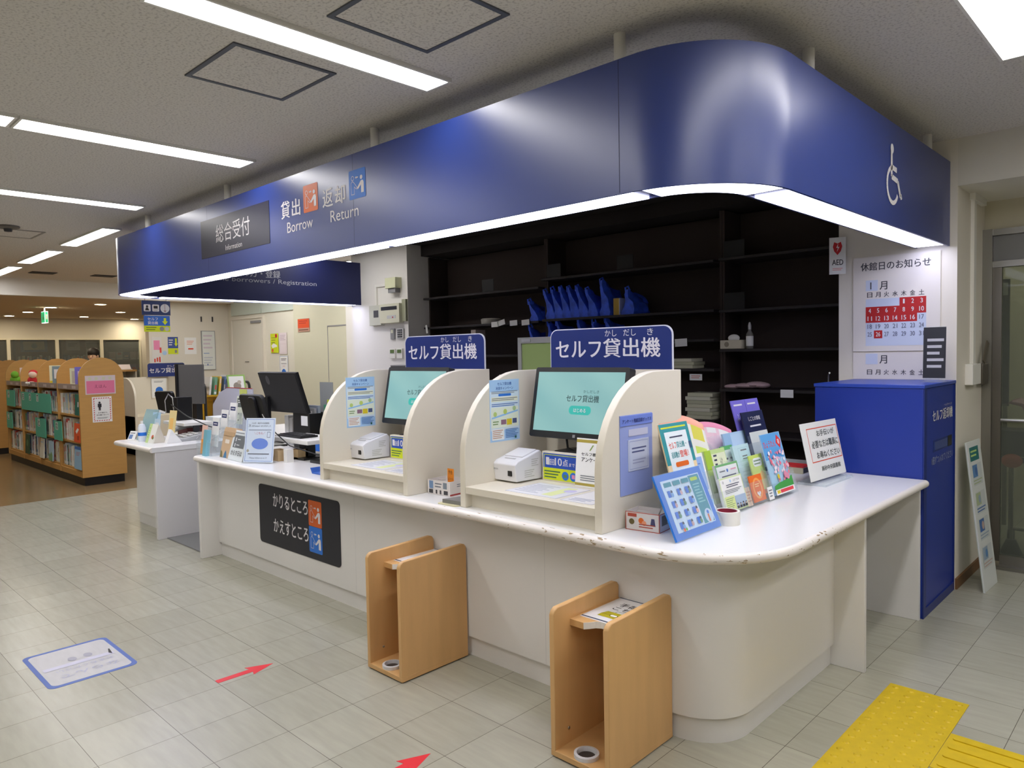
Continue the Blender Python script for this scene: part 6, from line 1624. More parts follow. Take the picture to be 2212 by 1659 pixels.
for k in range(8):
    wd = 0.016 + 0.02 * rb.random(); ci = (0, 4, 9, 6, 12, 13, 5, 2)[k]
    book(-9.18, 3.985 + 0.062 * k, 1.023, wd, 0.24, 0.20 + 0.06 * rb.random(), ci, '%s book on top of the book truck, %s from the bookcase side' % (PNAME[ci], ords[k]), 'books on the book truck top', PI / 2, 0.12)
for k in range(6):
    ci = (14, 5, 14, 7, 0, 3)[k]
    book(-9.18, 4.08 + 0.05 * k, 0.723, 0.03, 0.2, 0.2 + 0.03 * rb.random(), ci, '%s book inside the book truck, %s from the bookcase side' % (PNAME[ci], ords[k]), 'books on the book truck middle shelf', PI / 2, 0.1)
fk = f_lean_dir(-9.13, 4.22, 1.024, PI / 2 - 0.1, 0.25)
sheet('picture_book', fk, 0.23, 0.25, 0.014, mat((150, 190, 100), 0.5), [('r', 0.02, 0.02, 0.19, 0.21, PAPER), ('c', 0.12, 0.1, 0.05, mat((150, 140, 130), 0.6)), ('c', 0.15, 0.15, 0.025, mat((190, 180, 170), 0.6))], 'green framed picture book facing out on top of the book truck', 'book')

# ================================================================== signs and posters of the back area
t = thing('hanging_sign', 'navy and blue hanging sign with pictograms and a lime arrow', 'hanging sign', (-9.4, 3.45, 1.83))
hx = -9.4
fh = f_east(hx, 3.30, 0)
mb = MB().fbox(fh, 0, 0.335, 2.035, 2.21, -0.015, 0, mat((40, 56, 104), 0.45))
mb.prints(Fr(fh.p(0, 2.035, 0), fh.u, fh.v), [('rr', 0.02, 0.045, 0.08, 0.085, 0.01, LETTER), ('c', 0.06, 0.105, 0.014, INK), ('p', [(0.035, 0.055), (0.085, 0.055), (0.07, 0.09), (0.045, 0.09)], INK), ('rr', 0.12, 0.045, 0.08, 0.085, 0.01, LETTER), ('r', 0.135, 0.08, 0.05, 0.035, INK), ('l', 0.13, 0.05, 0.06, 0.025, 2, GREYINK), ('c', 0.27, 0.085, 0.055, mat((206, 206, 214), 0.5)), ('r', 0.267, 0.04, 0.006, 0.095, mat((150, 120, 130), 0.5)), ('p', [(0.25, 0.06), (0.27, 0.035), (0.29, 0.06)], mat((150, 120, 130), 0.5))], 0)
mb.build('upper_plate', t)
mb = MB().fbox(fh, 0.02, 0.325, 1.905, 2.028, -0.012, 0, mat((52, 110, 206), 0.45)).fbox(fh, 0.02, 0.325, 1.83, 1.905, -0.012, 0, LIME)
f2 = Fr(fh.p(0, 1.83, 0), fh.u, fh.v)
mb.prints(f2, [('t', 'セルフ', 0.06, 0.14, 0.12, 0.035, LETTER), ('t', '貸出機', 0.06, 0.09, 0.12, 0.038, LETTER), ('p', [(0.265, 0.085), (0.23, 0.13), (0.25, 0.13), (0.25, 0.17), (0.28, 0.17), (0.28, 0.13), (0.30, 0.13)], LIME), ('l', 0.04, 0.015, 0.12, 0.05, 2, mat((120, 140, 40), 0.5)), ('c', 0.225, 0.037, 0.027, GREY), ('c', 0.285, 0.037, 0.027, LIGHTGREY)], 0)
mb.build('lower_plate', t)
for y in (3.34, 3.59): MB().cone((hx - 0.008, y, 2.2), (hx - 0.008, y, 2.71), 0.004, 0.004, STEEL, 8).build('hanger', t)

fw2 = lambda y, z: f_east(-12.898, y, z)
t = thing('whiteboard', 'narrow framed whiteboard on the cream end wall', 'whiteboard', (-12.88, 5.62, 1.28))
fr = fw2(5.495, 1.285)
MB().fbox(fr, 0, 0.245, 0, 0.695, 0, 0.02, mat((150, 154, 156), 0.4)).build('board_frame', t)
mb = MB().fbox(fr, 0.012, 0.233, 0.012, 0.683, 0.02, 0.023, mat((226, 230, 226), 0.25))
mb.prints(fr, [('l', 0.03, 0.36, 0.16, 0.28, 4, mat((206, 196, 206), 0.5)), ('l', 0.03, 0.28, 0.1, 0.03, 1, mat((120, 150, 200), 0.5)), ('l', 0.03, 0.06, 0.16, 0.18, 4, mat((190, 196, 206), 0.5)), ('r', 0.09, 0.08, 0.015, 0.03, mat((60, 90, 160), 0.5))], 0.023)
mb.build('board_face', t)
sheet('poster', fw2(5.205, 1.57), 0.205, 0.29, 0.002, PAPER, [('l', 0.04, 0.16, 0.12, 0.08, 3, mat((236, 160, 140), 0.5)), ('r', 0.06, 0.08, 0.09, 0.025, mat((226, 80, 50), 0.5))], 'white poster with a red bar on the end wall next to the whiteboard', 'poster')
sheet('poster', fw2(4.925, 1.575), 0.17, 0.295, 0.002, mat((60, 84, 150), 0.5), [('r', 0, 0, 0.17, 0.1, LIME), ('l', 0.015, 0.14, 0.07, 0.12, 3, LETTER), ('p', [(0.135, 0.13), (0.105, 0.18), (0.12, 0.18), (0.12, 0.27), (0.15, 0.27), (0.15, 0.18), (0.165, 0.18)], LIME), ('r', 0.11, 0.02, 0.04, 0.05, GREY)], 'blue and lime poster with an arrow on the end wall', 'poster')
sheet('poster', fw2(4.66, 1.40), 0.16, 0.47, 0.002, mat((226, 222, 216), 0.5), [('r', 0.03, 0.25, 0.1, 0.16, mat((236, 140, 180), 0.5)), ('r', 0.125, 0.2, 0.03, 0.09, mat((226, 70, 60), 0.5)), ('r', 0.03, 0.04, 0.025, 0.06, mat((226, 80, 60), 0.5)), ('r', 0.07, 0.05, 0.025, 0.07, mat((226, 80, 60), 0.5)), ('r', 0.11, 0.04, 0.025, 0.09, mat((226, 80, 60), 0.5))], 'tall pale poster with pink square at the edge of the end wall', 'poster')
tag(MB().prism(fw2(4.86, 1.56), rrect(-0.03, 0, 0.07, 0.07, 0.03), 0, 0.002, LBL).build('sticker'), 'small light blue sticker between two posters on the end wall', 'sticker')
for k, y in enumerate((5.5, 5.70)):
    tag(MB().fbox(fw2(y, 2.14), 0, 0.018, 0, 0.09, 0, 0.02, DARKGREY).build('wall_hook'), 'small dark hook on the end wall above the whiteboard, %s' % ('the one by the posters' if k == 0 else 'the one by the staff door'), 'hook')
fy = lambda x, z: f_south(x, 5.99, z)
sheet('notice', f_south(-10.36, 5.945, 1.875), 0.345, 0.205, 0.003, mat((190, 150, 130), 0.5), [('r', 0.006, 0.06, 0.333, 0.139, mat((224, 84, 40), 0.5)), ('l', 0.04, 0.12, 0.24, 0.06, 2, mat((180, 50, 30), 0.5)), ('l', 0.03, 0.01, 0.28, 0.04, 1, mat((120, 80, 70), 0.5))], 'orange notice plate on the pale green partition', 'notice')
sheet('poster', fy(-11.33, 1.56), 0.255, 0.32, 0.002, LIME, [('c', 0.19, 0.28, 0.035, RED), ('l', 0.03, 0.15, 0.15, 0.12, 3, mat((150, 160, 40), 0.5)), ('p', [(0.02, 0.12), (0.1, 0.16), (0.2, 0.13), (0.22, 0.1), (0.06, 0.08)], PAPER), ('c', 0.06, 0.04, 0.03, mat((226, 90, 60), 0.5))], 'lime yellow poster beside the staff door', 'poster')
sheet('poster', fy(-11.04, 1.535), 0.24, 0.35, 0.002, mat((232, 220, 222), 0.5), [('l', 0.03, 0.22, 0.17, 0.1, 4, mat((200, 180, 190), 0.5)), ('b', 0.03, 0.03, 0.18, 0.14, 0.004, mat((210, 190, 196), 0.5))], 'pale pink text poster beside the lime yellow one', 'poster')
sheet('poster', fy(-11.05, 1.13), 0.27, 0.38, 0.002, PAPER, [('b', 0.005, 0.005, 0.26, 0.37, 0.005, BB), ('l', 0.05, 0.30, 0.17, 0.04, 2, INK), ('l', 0.05, 0.24, 0.17, 0.02, 1, GREYINK), ('t', '＼こちら／', 0.08, 0.20, 0.1, 0.02, RED), ('c', 0.13, 0.09, 0.075, SKY)], 'white poster with blue disc half hidden by the large monitor', 'poster')

# third booth by the end wall
t = thing('checkout_booth', 'distant low self checkout booth in front of the end wall', 'checkout booth', (-12.2, 4.45, 0))
MB().box(-12.75, -12.05, 4.06, 4.86, 0.0, 0.60, CREAM).build('cabinet', t)
for y in (4.06, 4.83):
    pr = [(-12.02, 0.0), (-12.02, 0.86)] + [(-12.42 + 0.40 * math.cos(a), 0.86 + 0.34 * math.sin(a)) for a in [PI / 2 * k / 8 for k in range(1, 9)]] + [(-12.75, 1.20), (-12.75, 0.0)]
    MB().prism(Fr((0, y + 0.03, 0), (1, 0, 0), (0, 0, 1)), pr, 0, 0.03, BM).build('side_panel', t)
MB().box(-12.75, -12.72, 4.09, 4.83, 0.6, 1.20, BM).build('back_panel', t)
fr = f_east(-12.68, 4.50, 1.20)
mb = MB().prism(fr, rrect(0, 0, 0.60, 0.225, 0.035, 5, (0, 1, 1, 0)), 0, 0.008, SIGNBLUE)
mb.text('セルフ', fr, 0.025, 0.065, 0.25, 0.075, LETTER, 0.01).text('貸出機', fr, 0.285, 0.062, 0.28, 0.085, LETTER, 0.01).text('かしだしき', fr, 0.31, 0.16, 0.24, 0.03, LETTER, 0.01, False)
mb.build('sign_board', t)
fr = f_east(-12.7, 4.56, 0.85)
sheet('notice', fr, 0.24, 0.32, 0.002, PAPER, [('l', 0.04, 0.25, 0.15, 0.03, 2, GREYINK), ('c', 0.12, 0.12, 0.06, SKY), ('l', 0.04, 0.02, 0.15, 0.03, 1, GREYINK)], None, None, t)

# ================================================================== arched bookcase
BW = mat((194, 148, 82), 0.5, noise=((5, 5, 40), 0.05), name='bookcase_maple')
BD = mat((120, 84, 44), 0.6)
def arch_profile():
    w, h0, h1 = 0.245, 1.28, 1.525
    pts = [(-w, 0.10), (w, 0.10), (w, h0)]
    pts += [(w * math.cos(PI * k / 14), h0 + (h1 - h0) * math.sin(PI * k / 14)) for k in range(1, 14)]
    return pts + [(-w, h0)]
SH = (0.19, 0.515, 0.84)
def bookcase(x1, bays, label):
    """long side faces -Y; x1 is the end nearest the viewer"""
    L = 0.905
    x0 = x1 - L * bays
    yc = 2.88
    t = thing('arched_bookcase', label, 'bookcase', ((x0 + x1) / 2, yc, 0), 'arched picture book cases')
    fr = lambda x: Fr((x, yc, 0), (0, 1, 0), (0, 0, 1))
    for k in range(bays + 1):
        x = x1 - L * k
        MB().prism(fr(x - 0.03 if k == 0 else x - 0.012 if k < bays else x), arch_profile(), 0, 0.03 if k in (0, bays) else 0.02, BW).build('end_panel' if k in (0, bays) else 'divider', t)
    MB().box(x0 + 0.035, x1 - 0.035, yc - 0.01, yc + 0.01, 0.10, 1.16, BD).build('centre_panel', t)
    for z in SH: MB().box(x0 + 0.035, x1 - 0.035, yc - 0.225, yc + 0.225, z - 0.025, z, BW).build('shelf', t)
    MB().box(x0 + 0.035, x1 - 0.035, yc - 0.235, yc + 0.235, 1.14, 1.165, BW).build('top_shelf', t)
    MB().box(x0 + 0.035, x1 - 0.035, yc - 0.24, yc - 0.225, 1.145, 1.21, mat((168, 150, 140), 0.5)).build('label_rail', t)
    mb = MB()
    for k in range(bays):
        for q in (0.25, 0.6): mb.box(x1 - L * k - 0.04 - q, x1 - L * k + 0.09 - q, yc - 0.243, yc - 0.24, 1.155, 1.19, mat((206, 190, 184), 0.5))
    mb.build('shelf_label', t)
    MB().box(x0 + 0.035, x1 - 0.035, yc - 0.24, yc - 0.215, 0.10, 0.165, BW).build('kick_board', t)
    MB().box(x0 + 0.02, x1 - 0.02, yc - 0.22, yc + 0.22, 0.0, 0.10, BLACK).build('plinth', t)
    return t
bk = bookcase(-9.605, 4, 'long maple picture bookcase with an arched end facing the counters')
bookcase(-14.1, 4, 'second maple arched bookcase standing in line beyond the first')
fr = f_east(-9.604, 2.70, 0)
sheet('section_sign', Fr(fr.p(0, 1.085, 0), fr.u, fr.v), 0.33, 0.225, 0.004, mat((214, 200, 204), 0.5), [('r', 0.012, 0.012, 0.306, 0.15, mat((226, 120, 156), 0.5)), ('t', 'えほん', 0.10, 0.075, 0.13, 0.04, mat((150, 60, 90), 0.5), False), ('c', 0.05, 0.19, 0.018, mat((206, 206, 180), 0.5)), ('c', 0.12, 0.19, 0.018, mat((206, 206, 180), 0.5)), ('c', 0.2, 0.19, 0.018, mat((206, 206, 180), 0.5)), ('c', 0.27, 0.19, 0.018, mat((206, 206, 180), 0.5))], 'pink picture book sign on the arched end panel', 'sign')
ops = [('r', 0.014, 0.014, 0.187, 0.277, PAPER)]
for k in range(7): ops += [('p', [(0.02 + 0.026 * k, 0.292), (0.034 + 0.026 * k, 0.292), (0.028 + 0.026 * k, 0.282), (0.014 + 0.026 * k, 0.282)], RED), ('p', [(0.02 + 0.026 * k, 0.024), (0.034 + 0.026 * k, 0.024), (0.028 + 0.026 * k, 0.014), (0.014 + 0.026 * k, 0.014)], RED)]
for k in range(10): ops += [('p', [(0.014, 0.03 + 0.026 * k), (0.024, 0.036 + 0.026 * k), (0.024, 0.05 + 0.026 * k), (0.014, 0.044 + 0.026 * k)], RED), ('p', [(0.192, 0.03 + 0.026 * k), (0.202, 0.036 + 0.026 * k), (0.202, 0.05 + 0.026 * k), (0.192, 0.044 + 0.026 * k)], RED)]
ops += [('c', 0.08, 0.235, 0.012, INK), ('p', [(0.06, 0.222), (0.1, 0.222), (0.1, 0.18), (0.092, 0.18), (0.09, 0.14), (0.082, 0.14), (0.08, 0.165), (0.078, 0.14), (0.07, 0.14), (0.068, 0.18), (0.06, 0.18)], INK), ('t', 'お子様から', 0.06, 0.105, 0.1, 0.016, INK), ('t', '目を離さないで', 0.045, 0.078, 0.13, 0.016, INK), ('l', 0.05, 0.04, 0.12, 0.02, 2, GREYINK)]
sheet('warning_sign', Fr(fr.p(0.065, 0.75, 0), fr.u, fr.v), 0.215, 0.305, 0.003, PAPER, ops, 'white warning sign with a red striped border on the arched end panel', 'sign')
SHN = {0: 'bottom', 1: 'middle', 2: 'upper'}
BAYN = ['first', 'second', 'third', 'fourth']
ordn = ords + ['ninth', 'tenth', 'eleventh', 'twelfth', '13th', '14th', '15th', '16th', '17th', '18th', '19th', '20th', '21st', '22nd', '23rd', '24th', '25th', '26th']
nb = 0
for bay in range(4):
    for s, z in enumerate(SH):
        x = -9.645 - 0.905 * bay
        xe = x - 0.86
        k = 0
        while x > xe + 0.05:
            wd = rb.choice((0.022, 0.028, 0.034, 0.04, 0.05))
            ht = rb.choice((0.21, 0.235, 0.25, 0.26, 0.272)) - (0.012 if s == 2 else 0)
            ci = rb.choice((0, 0, 0, 1, 1, 2, 2, 3, 5, 7, 12, 12, 13, 13, 4, 6, 8, 10, 11, 14))
            x -= wd + 0.0015
            book(x, 2.665 + 0.01 * rb.random(), z + 0.0005, wd, 0.19, ht, ci, '%s picture book, %s bay from the arched end, %s shelf, %s along' % (PNAME[ci], BAYN[bay], SHN[s], ordn[k]), 'picture books in the arched bookcase')
            k += 1; nb += 1
# books shown face out
def faceout(x, z, wd, ht, m, ops, label):
    fr = f_lean_dir(x, 2.64, z + 0.001, 0, 0.05)
    sheet('picture_book', fr, wd, ht, 0.012, m, ops, label, 'book')
faceout(-9.90, 0.19, 0.26, 0.27, mat((156, 196, 226), 0.5), [('r', 0, 0.235, 0.26, 0.035, mat((70, 120, 200), 0.5)), ('l', 0.06, 0.16, 0.16, 0.05, 3, mat((200, 130, 140), 0.5))], 'light blue picture book facing out on the bottom shelf by the arched end')
faceout(-9.87, 0.515, 0.22, 0.225, mat((230, 92, 44), 0.5), [('p', [(0.06, 0.13), (0.13, 0.17), (0.19, 0.16), (0.15, 0.13), (0.10, 0.10)], PAPER), ('r', 0.13, 0.03, 0.06, 0.05, mat((180, 60, 30), 0.5))], 'orange picture book facing out on the middle shelf by the arched end')
faceout(-9.79, 0.84, 0.145, 0.25, mat((40, 110, 96), 0.5), [('r', 0.1, 0.1, 0.04, 0.06, LETTER)], 'dark green picture book on the upper shelf by the arched end')
faceout(-11.0, 0.19, 0.17, 0.255, mat((176, 206, 226), 0.5), [('p', [(0.0, 0.0), (0.17, 0.0), (0.17, 0.08), (0.1, 0.12), (0.05, 0.08), (0, 0.1)], mat((130, 170, 120), 0.5))], 'pale blue landscape picture book facing out on the bottom shelf')
faceout(-12.2, 0.19, 0.20, 0.27, mat((50, 80, 54), 0.5), [('c', 0.1, 0.15, 0.05, mat((90, 130, 90), 0.5))], 'dark green picture book facing out on the bottom shelf')
faceout(-11.45, 0.19, 0.2, 0.265, mat((232, 230, 214), 0.5), [('l', 0.03, 0.2, 0.14, 0.03, 1, LBL)], 'cream picture book facing out on the bottom shelf')
TEALB = mat((92, 190, 164), 0.5, name='section_teal')
def divider(x0, x1, z0, z1, chars, label):
    t = thing('section_divider', label, 'section divider', ((x0 + x1) / 2, 2.62, z0), 'teal kana dividers')
    fr = f_south(x0, 2.625, z0)
    wd, ht = x1 - x0, z1 - z0
    mb = MB().fbox(fr, 0, wd, 0, ht, -0.006, 0, TEALB)
    for ch, a in chars:
        mb.prints(fr, [('r', a, ht - 0.115, 0.11, 0.10, mat((206, 222, 214), 0.5)), ('t', ch, a + 0.018, ht - 0.105, 0.075, 0.08, INK)], 0)
    mb.build('board', t)
    MB().box((x0 + x1) / 2 - 0.03, (x0 + x1) / 2 + 0.03, 2.62, 2.66, z1, z1 + 0.02, BLACK).build('clip', t)
divider(-12.27, -10.79, 0.815, 1.065, [('ち', 0.05), ('つ', 0.42), ('て', 0.80)], 'wide teal divider board with three kana on the upper shelf')
divider(-13.15, -12.66, 0.835, 1.075, [('そ', 0.08)], 'teal divider board with one kana at the far end of the upper shelf')
divider(-11.57, -11.07, 0.475, 0.73, [('と', 0.12)], 'teal divider board on the middle shelf, second board from the arched end')
divider(-10.69, -10.34, 0.49, 0.735, [('な', 0.08)], 'teal divider board on the middle shelf, just beside the arched end')
divider(-13.2, -12.86, 0.50, 0.74, [('こ', 0.06)], 'teal divider board at the far end of the middle shelf')
# top display
def topbook(x, wd, ht, m, ops, label, rot=PI / 2 - 0.25, y=2.65):
    fr = f_lean_dir(x, y, 1.1655, rot, 0.12)
    sheet('picture_book', fr, wd, ht, 0.02, m, ops, label, 'book')
topbook(-9.80, 0.19, 0.25, PUR, [('r', 0.03, 0.12, 0.13, 0.08, mat((214, 190, 220), 0.5))], 'violet book displayed on top behind the arched end panel')
topbook(-10.0, 0.14, 0.235, mat((214, 216, 180), 0.5), [('r', 0.02, 0.05, 0.1, 0.15, mat((190, 180, 160), 0.5))], 'pale green book displayed on top in the first bay')
topbook(-10.75, 0.12, 0.26, mat((120, 140, 150), 0.5), [('r', 0.02, 0.1, 0.08, 0.12, LETTER)], 'grey blue book displayed on top in the second bay')
topbook(-10.88, 0.13, 0.27, mat((232, 226, 190), 0.5), [('r', 0, 0, 0.13, 0.07, YELLOW), ('r', 0.03, 0.13, 0.07, 0.09, mat((120, 130, 120), 0.5))], 'cream and yellow book displayed on top in the second bay')
topbook(-12.4, 0.12, 0.24, mat((226, 206, 200), 0.5), [('r', 0, 0, 0.12, 0.08, ORANGE)], 'pale book with an orange foot displayed on top in the fourth bay')
t = thing('soft_toy', 'small red and white soft toy sitting on the bookcase top in the third bay', 'soft toy', (-11.95, 2.70, 1.166))
RT = mat((206, 40, 50), 0.8); SKN = mat((240, 214, 196), 0.7)
MB().ball((-11.95, 2.70, 1.225), 0.075, 0.06, 0.06, RT).build('body', t)
MB().ball((-11.88, 2.69, 1.31), 0.055, 0.05, 0.05, SKN).build('head', t)
MB().ball((-11.90, 2.70, 1.335), 0.058, 0.053, 0.042, RT).build('hat', t)
for s in (-1, 1): MB().ball((-11.92 + 0.06 * s, 2.665, 1.19), 0.035, 0.05, 0.025, mat((236, 232, 226), 0.8)).build('leg', t)
t = thing('soft_toy', 'small lime green soft toy on the bookcase top in the fourth bay', 'soft toy', (-12.95, 2.71, 1.166))
GT = mat((126, 196, 60), 0.8)
MB().ball((-12.95, 2.71, 1.225), 0.10, 0.07, 0.06, GT).build('body', t)
MB().ball((-12.89, 2.69, 1.30), 0.06, 0.05, 0.055, GT).build('head', t)
MB().tube([(-13.02, 2.71, 1.2), (-13.08, 2.71, 1.195), (-13.12, 2.71, 1.2)], 0.025, GT, 8).build('tail', t)
# books in the second bookcase
for s, z in enumerate(SH):
    x = -14.14
    for k in range(7):
        wd = rb.choice((0.028, 0.04, 0.05)); ci = rb.choice((0, 1, 2, 5, 7, 12, 14)); x -= wd + 0.002
        book(x, 2.668, z + 0.0005, wd, 0.19, 0.22 + 0.04 * rb.random(), ci, '%s book in the second arched bookcase, %s shelf, %s from its end' % (PNAME[ci], SHN[s], ordn[k]), 'picture books in the second bookcase')
# low shelf behind, with a display board
t = thing('low_bookcase', 'low white bookcase with a maple top beyond the arched end panel', 'bookcase', (-13.6, 3.9, 0))
MB().box(-13.95, -13.45, 3.42, 4.60, 1.29, 1.32, BW).build('top_board', t)
MB().box(-13.95, -13.93, 3.42, 4.60, 0.0, 1.29, WALL).build('back_panel', t)
for y in (3.42, 4.0, 4.58): MB().box(-13.93, -13.47, y, y + 0.02, 0, 1.29, WALL).build('side_panel', t)
for z in (0.1, 0.5, 0.9): MB().box(-13.93, -13.47, 3.44, 4.58, z - 0.02, z, WALL).build('shelf', t)
for s, z in enumerate((0.1, 0.5, 0.9)):
    y = 3.45
    for k in range(16):
        wd = rb.choice((0.03, 0.045, 0.055)); ci = rb.choice((0, 1, 2, 3, 5, 7, 12, 14))
        if y + wd > 4.565: break
        if not (3.985 < y + wd and y < 4.03):
            book(-13.5, y, z + 0.0005, wd, 0.2, 0.24 + 0.05 * rb.random(), ci, '%s book in the low white bookcase, %s shelf, %s from the arched case' % (PNAME[ci], ('bottom', 'middle', 'top')[s], ordn[k]), 'books in the low white bookcase', PI / 2)
        y += wd + 0.012
t = thing('section_divider', 'teal kana divider in the low bookcase past the arched end', 'section divider', (-13.44, 4.45, 0.93))
fr = f_east(-13.44, 4.36, 0.93)
mb = MB().fbox(fr, 0, 0.2, 0, 0.24, -0.006, 0, TEALB); mb.prints(fr, [('r', 0.06, 0.12, 0.1, 0.1, mat((206, 222, 214), 0.5)), ('t', 'り', 0.08, 0.13, 0.055, 0.08, INK)], 0); mb.build('board', t)
fr = f_east(-13.44, 4.33, 0.50)
sheet('display_poster', fr, 0.26, 0.40, 0.006, PAPER, [('r', 0, 0, 0.2, 0.14, SKY), ('c', 0.06, 0.30, 0.045, SKY), ('c', 0.18, 0.30, 0.045, TEALB), ('c', 0.12, 0.2, 0.05, RED), ('l', 0.21, 0.05, 0.04, 0.3, 6, TEALB)], 'poster with blue teal and red drops on the low bookcase', 'poster')
fr = f_east(-13.46, 4.36, 0.101)
sheet('picture_book', fr, 0.2, 0.28, 0.012, mat((110, 190, 90), 0.5), [('c', 0.1, 0.07, 0.06, RED), ('r', 0.05, 0.18, 0.09, 0.03, PAPER)], 'green and red picture book facing out in the low bookcase', 'book')
t = thing('paper_tray', 'white tray on the maple top of the low bookcase', 'tray', (-13.7, 4.4, 1.32))
MB().box(-13.85, -13.55, 4.28, 4.56, 1.321, 1.33, PAPER).build('tray_base', t)
MB().fbox(f_lean_dir(-13.56, 4.28, 1.331, PI / 2, 0.7), 0, 0.26, 0, 0.1, 0, 0.006, mat((236, 226, 226), 0.5)).build('sheet', t)

# inner room shelves behind the far windows
IB = mat((126, 92, 70), 0.6)
def inner(y0, y1, m, zs, label):
    t = thing('inner_shelf', label, 'bookshelf', (-20.4, (y0 + y1) / 2, 0), 'shelves behind the inner windows')
    MB().box(-20.62, -20.6, y0, y1, 0, 2.1, m).build('back_panel', t)
    for y in (y0, y1 - 0.03): MB().box(-20.6, -20.2, y, y + 0.03, 0, 2.1, m).build('side_panel', t)
    if len(zs) == 3: MB().box(-20.22, -20.2, y0 + 0.03, y1 - 0.03, 1.68, 2.09, m).build('header_panel', t)
    for z in zs: MB().box(-20.6, -20.2, y0 + 0.03, y1 - 0.03, z - 0.03, z, m).build('shelf', t)
inner(3.2, 4.2, IB, (0.5, 0.95, 1.38), 'brown wooden shelf behind the inner windows, at the edge of the photo')
inner(4.25, 5.15, IB, (0.5, 0.95, 1.38), 'brown wooden shelf behind the middle of the inner windows')
inner(5.2, 6.1, IB, (0.5, 0.95, 1.38), 'brown wooden shelf behind the inner windows with the bright picture')
inner(6.2, 7.3, mat((150, 146, 142), 0.5), (0.4, 0.85, 1.18, 1.5, 1.82), 'grey metal shelf behind the inner window next to the low bookcase')
for q, (ya, yb, zb, nm) in enumerate(((3.25, 4.15, 1.38, 'first'), (4.3, 5.1, 1.38, 'second'), (5.25, 6.05, 1.38, 'third'))):
    y = ya
    for k in range(10):
        wd = rb.choice((0.03, 0.04, 0.055)); ci = rb.choice((0, 0, 1, 1, 2, 7, 12, 6, 5))
        book(-20.2, y, zb + 0.0005, wd, 0.22, 0.2 + 0.07 * rb.random(), ci, '%s book behind the inner windows on the %s brown shelf, %s along' % (PNAME[ci], nm, ordn[k]), 'books behind the inner windows', PI / 2, 0.05 * (k % 3), 'book')
        y += wd + 0.03
for zi, zb in enumerate((1.18, 1.5)):
    y = 6.26
    for k in range(6):
        wd = 0.15; ci = rb.choice((1, 2, 6, 3, 12, 10))
        book(-20.2, y, zb + 0.0005, wd, 0.2, 0.2, ci, '%s file box on the grey shelf behind the window, %s row, %s along' % (PNAME[ci], ('lower', 'upper')[zi], ordn[k]), 'file boxes on the grey shelf', PI / 2, 0, 'file_box')
        y += 0.165
sheet('framed_poster', f_east(-20.1995, 4.35, 1.72), 0.55, 0.3, 0.01, mat((80, 130, 190), 0.5), [('r', 0.06, 0.05, 0.43, 0.2, mat((214, 216, 200), 0.5)), ('c', 0.28, 0.14, 0.06, mat((120, 170, 190), 0.5))], 'blue framed poster behind the inner windows', 'poster')
sheet('paper_notice', f_east(-20.1995, 5.3, 1.75), 0.3, 0.24, 0.004, mat((206, 202, 210), 0.5), [('l', 0.04, 0.08, 0.2, 0.1, 3, GREYINK)], 'small pale notice behind the inner window beside the bright picture', 'notice')
sheet('bright_picture', f_east(-20.19, 5.72, 1.381), 0.34, 0.62, 0.006, mat((206, 200, 190), 0.4), [('r', 0.03, 0.4, 0.28, 0.16, mat((120, 110, 96), 0.5)), ('l', 0.05, 0.12, 0.22, 0.2, 5, mat((150, 160, 140), 0.5))], 'bright hanging picture behind the inner window above the dark haired person', 'picture')

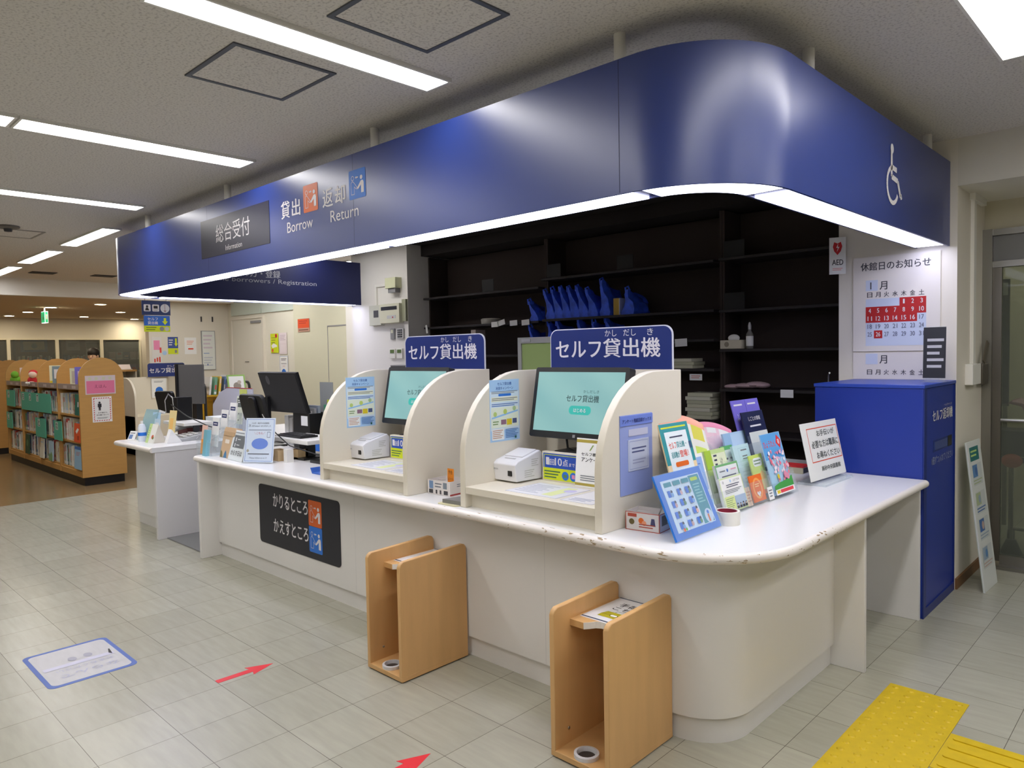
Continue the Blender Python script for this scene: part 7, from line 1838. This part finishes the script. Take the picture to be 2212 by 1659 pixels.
# ================================================================== the person beyond the bookcase
def person(px, py, label):
    t = thing('person', label, 'person', (px, py, 0))
    me = bpy.data.meshes.new('body')
    J = {'pel': (0, 0, 0.94), 'wai': (0, 0.01, 1.08), 'che': (0, 0.02, 1.27), 'nec': (0, 0.02, 1.43), 'hed': (0, -0.01, 1.52), 'hd2': (0, -0.015, 1.60), 'top': (0, 0, 1.67)}
    names = list(J); V = [Vector(J[k]) for k in names]; R = [0.14, 0.12, 0.135, 0.05, 0.07, 0.082, 0.055]
    E = [(i, i + 1) for i in range(6)]
    def chain(root, pts, rad):
        last = root
        for p, r in zip(pts, rad):
            V.append(Vector(p)); R.append(r); E.append((last, len(V) - 1)); last = len(V) - 1
        return last
    for s in (-1, 1):
        chain(0, [(0.09 * s, 0, 0.86), (0.10 * s, 0.0, 0.48), (0.10 * s, 0.02, 0.08), (0.11 * s, -0.12, 0.035)], [0.09, 0.062, 0.042, 0.035])
        h = chain(2, [(0.17 * s, 0.02, 1.36), (0.22 * s, 0.03, 1.10), (0.21 * s, -0.10, 0.92), (0.205 * s, -0.16, 0.86)], [0.055, 0.04, 0.03, 0.026])
        for f in range(4):
            bx = 0.205 * s + (f - 1.5) * 0.018
            chain(h, [(bx, -0.195, 0.825), (bx, -0.215, 0.79), (bx, -0.20, 0.765)], [0.009, 0.008, 0.007])
        chain(h, [(0.17 * s, -0.185, 0.84), (0.16 * s, -0.21, 0.82)], [0.009, 0.008])
    me.from_pydata([v for v in V], E, [])
    o = bpy.data.objects.new('body', me); root_col.objects.link(o); o.parent = t
    sk = o.modifiers.new('skin', 'SKIN')
    for i, sv in enumerate(me.skin_vertices[0].data):
        sv.radius = (R[i] * (1.25 if i in (0, 1, 2) else 1.0), R[i]); sv.use_root = (i == 0)
    o.modifiers.new('smooth', 'SUBSURF').levels = 2
    me.materials.append(mat((224, 186, 160), 0.6))
    OFF[t.name] = Vector((0, 0, 0))
    hm = MB()
    hm.ball((0, 0.02, 1.63), 0.098, 0.112, 0.10, mat((34, 28, 26), 0.6), 18, 10).ball((0, 0.06, 1.56), 0.09, 0.07, 0.10, mat((34, 28, 26), 0.6), 16, 8)
    hm.build('hair', t)
    fm = MB()
    for s in (-1, 1):
        fm.ball((0.03 * s, -0.088, 1.575), 0.012, 0.008, 0.007, INK, 8, 5)
        fm.ball((0.082 * s, 0.0, 1.56), 0.012, 0.02, 0.03, mat((224, 186, 160), 0.6), 8, 5)
    fm.ball((0, -0.098, 1.545), 0.012, 0.016, 0.02, mat((224, 186, 160), 0.6), 8, 5).ball((0, -0.086, 1.508), 0.022, 0.008, 0.006, mat((190, 110, 100), 0.6), 8, 5)
    fm.build('face', t)
    cl = MB().lathe((0, 0.015, 0), [(0.19, 0.84), (0.195, 1.0), (0.175, 1.12), (0.19, 1.28), (0.13, 1.38), (0.07, 1.42)], mat((90, 100, 130), 0.8), 20, 'z', False)
    cl.build('shirt', t)
    tr = MB()
    for s in (-1, 1): tr.cone((0.09 * s, 0, 0.90), (0.10 * s, 0.015, 0.07), 0.11, 0.07, mat((50, 50, 60), 0.8), 14)
    tr.build('trousers', t)
    t.rotation_euler = (0, 0, 0.9)
    return t
person(-14.75, 4.30, 'person with short dark hair standing beyond the arched bookcase')
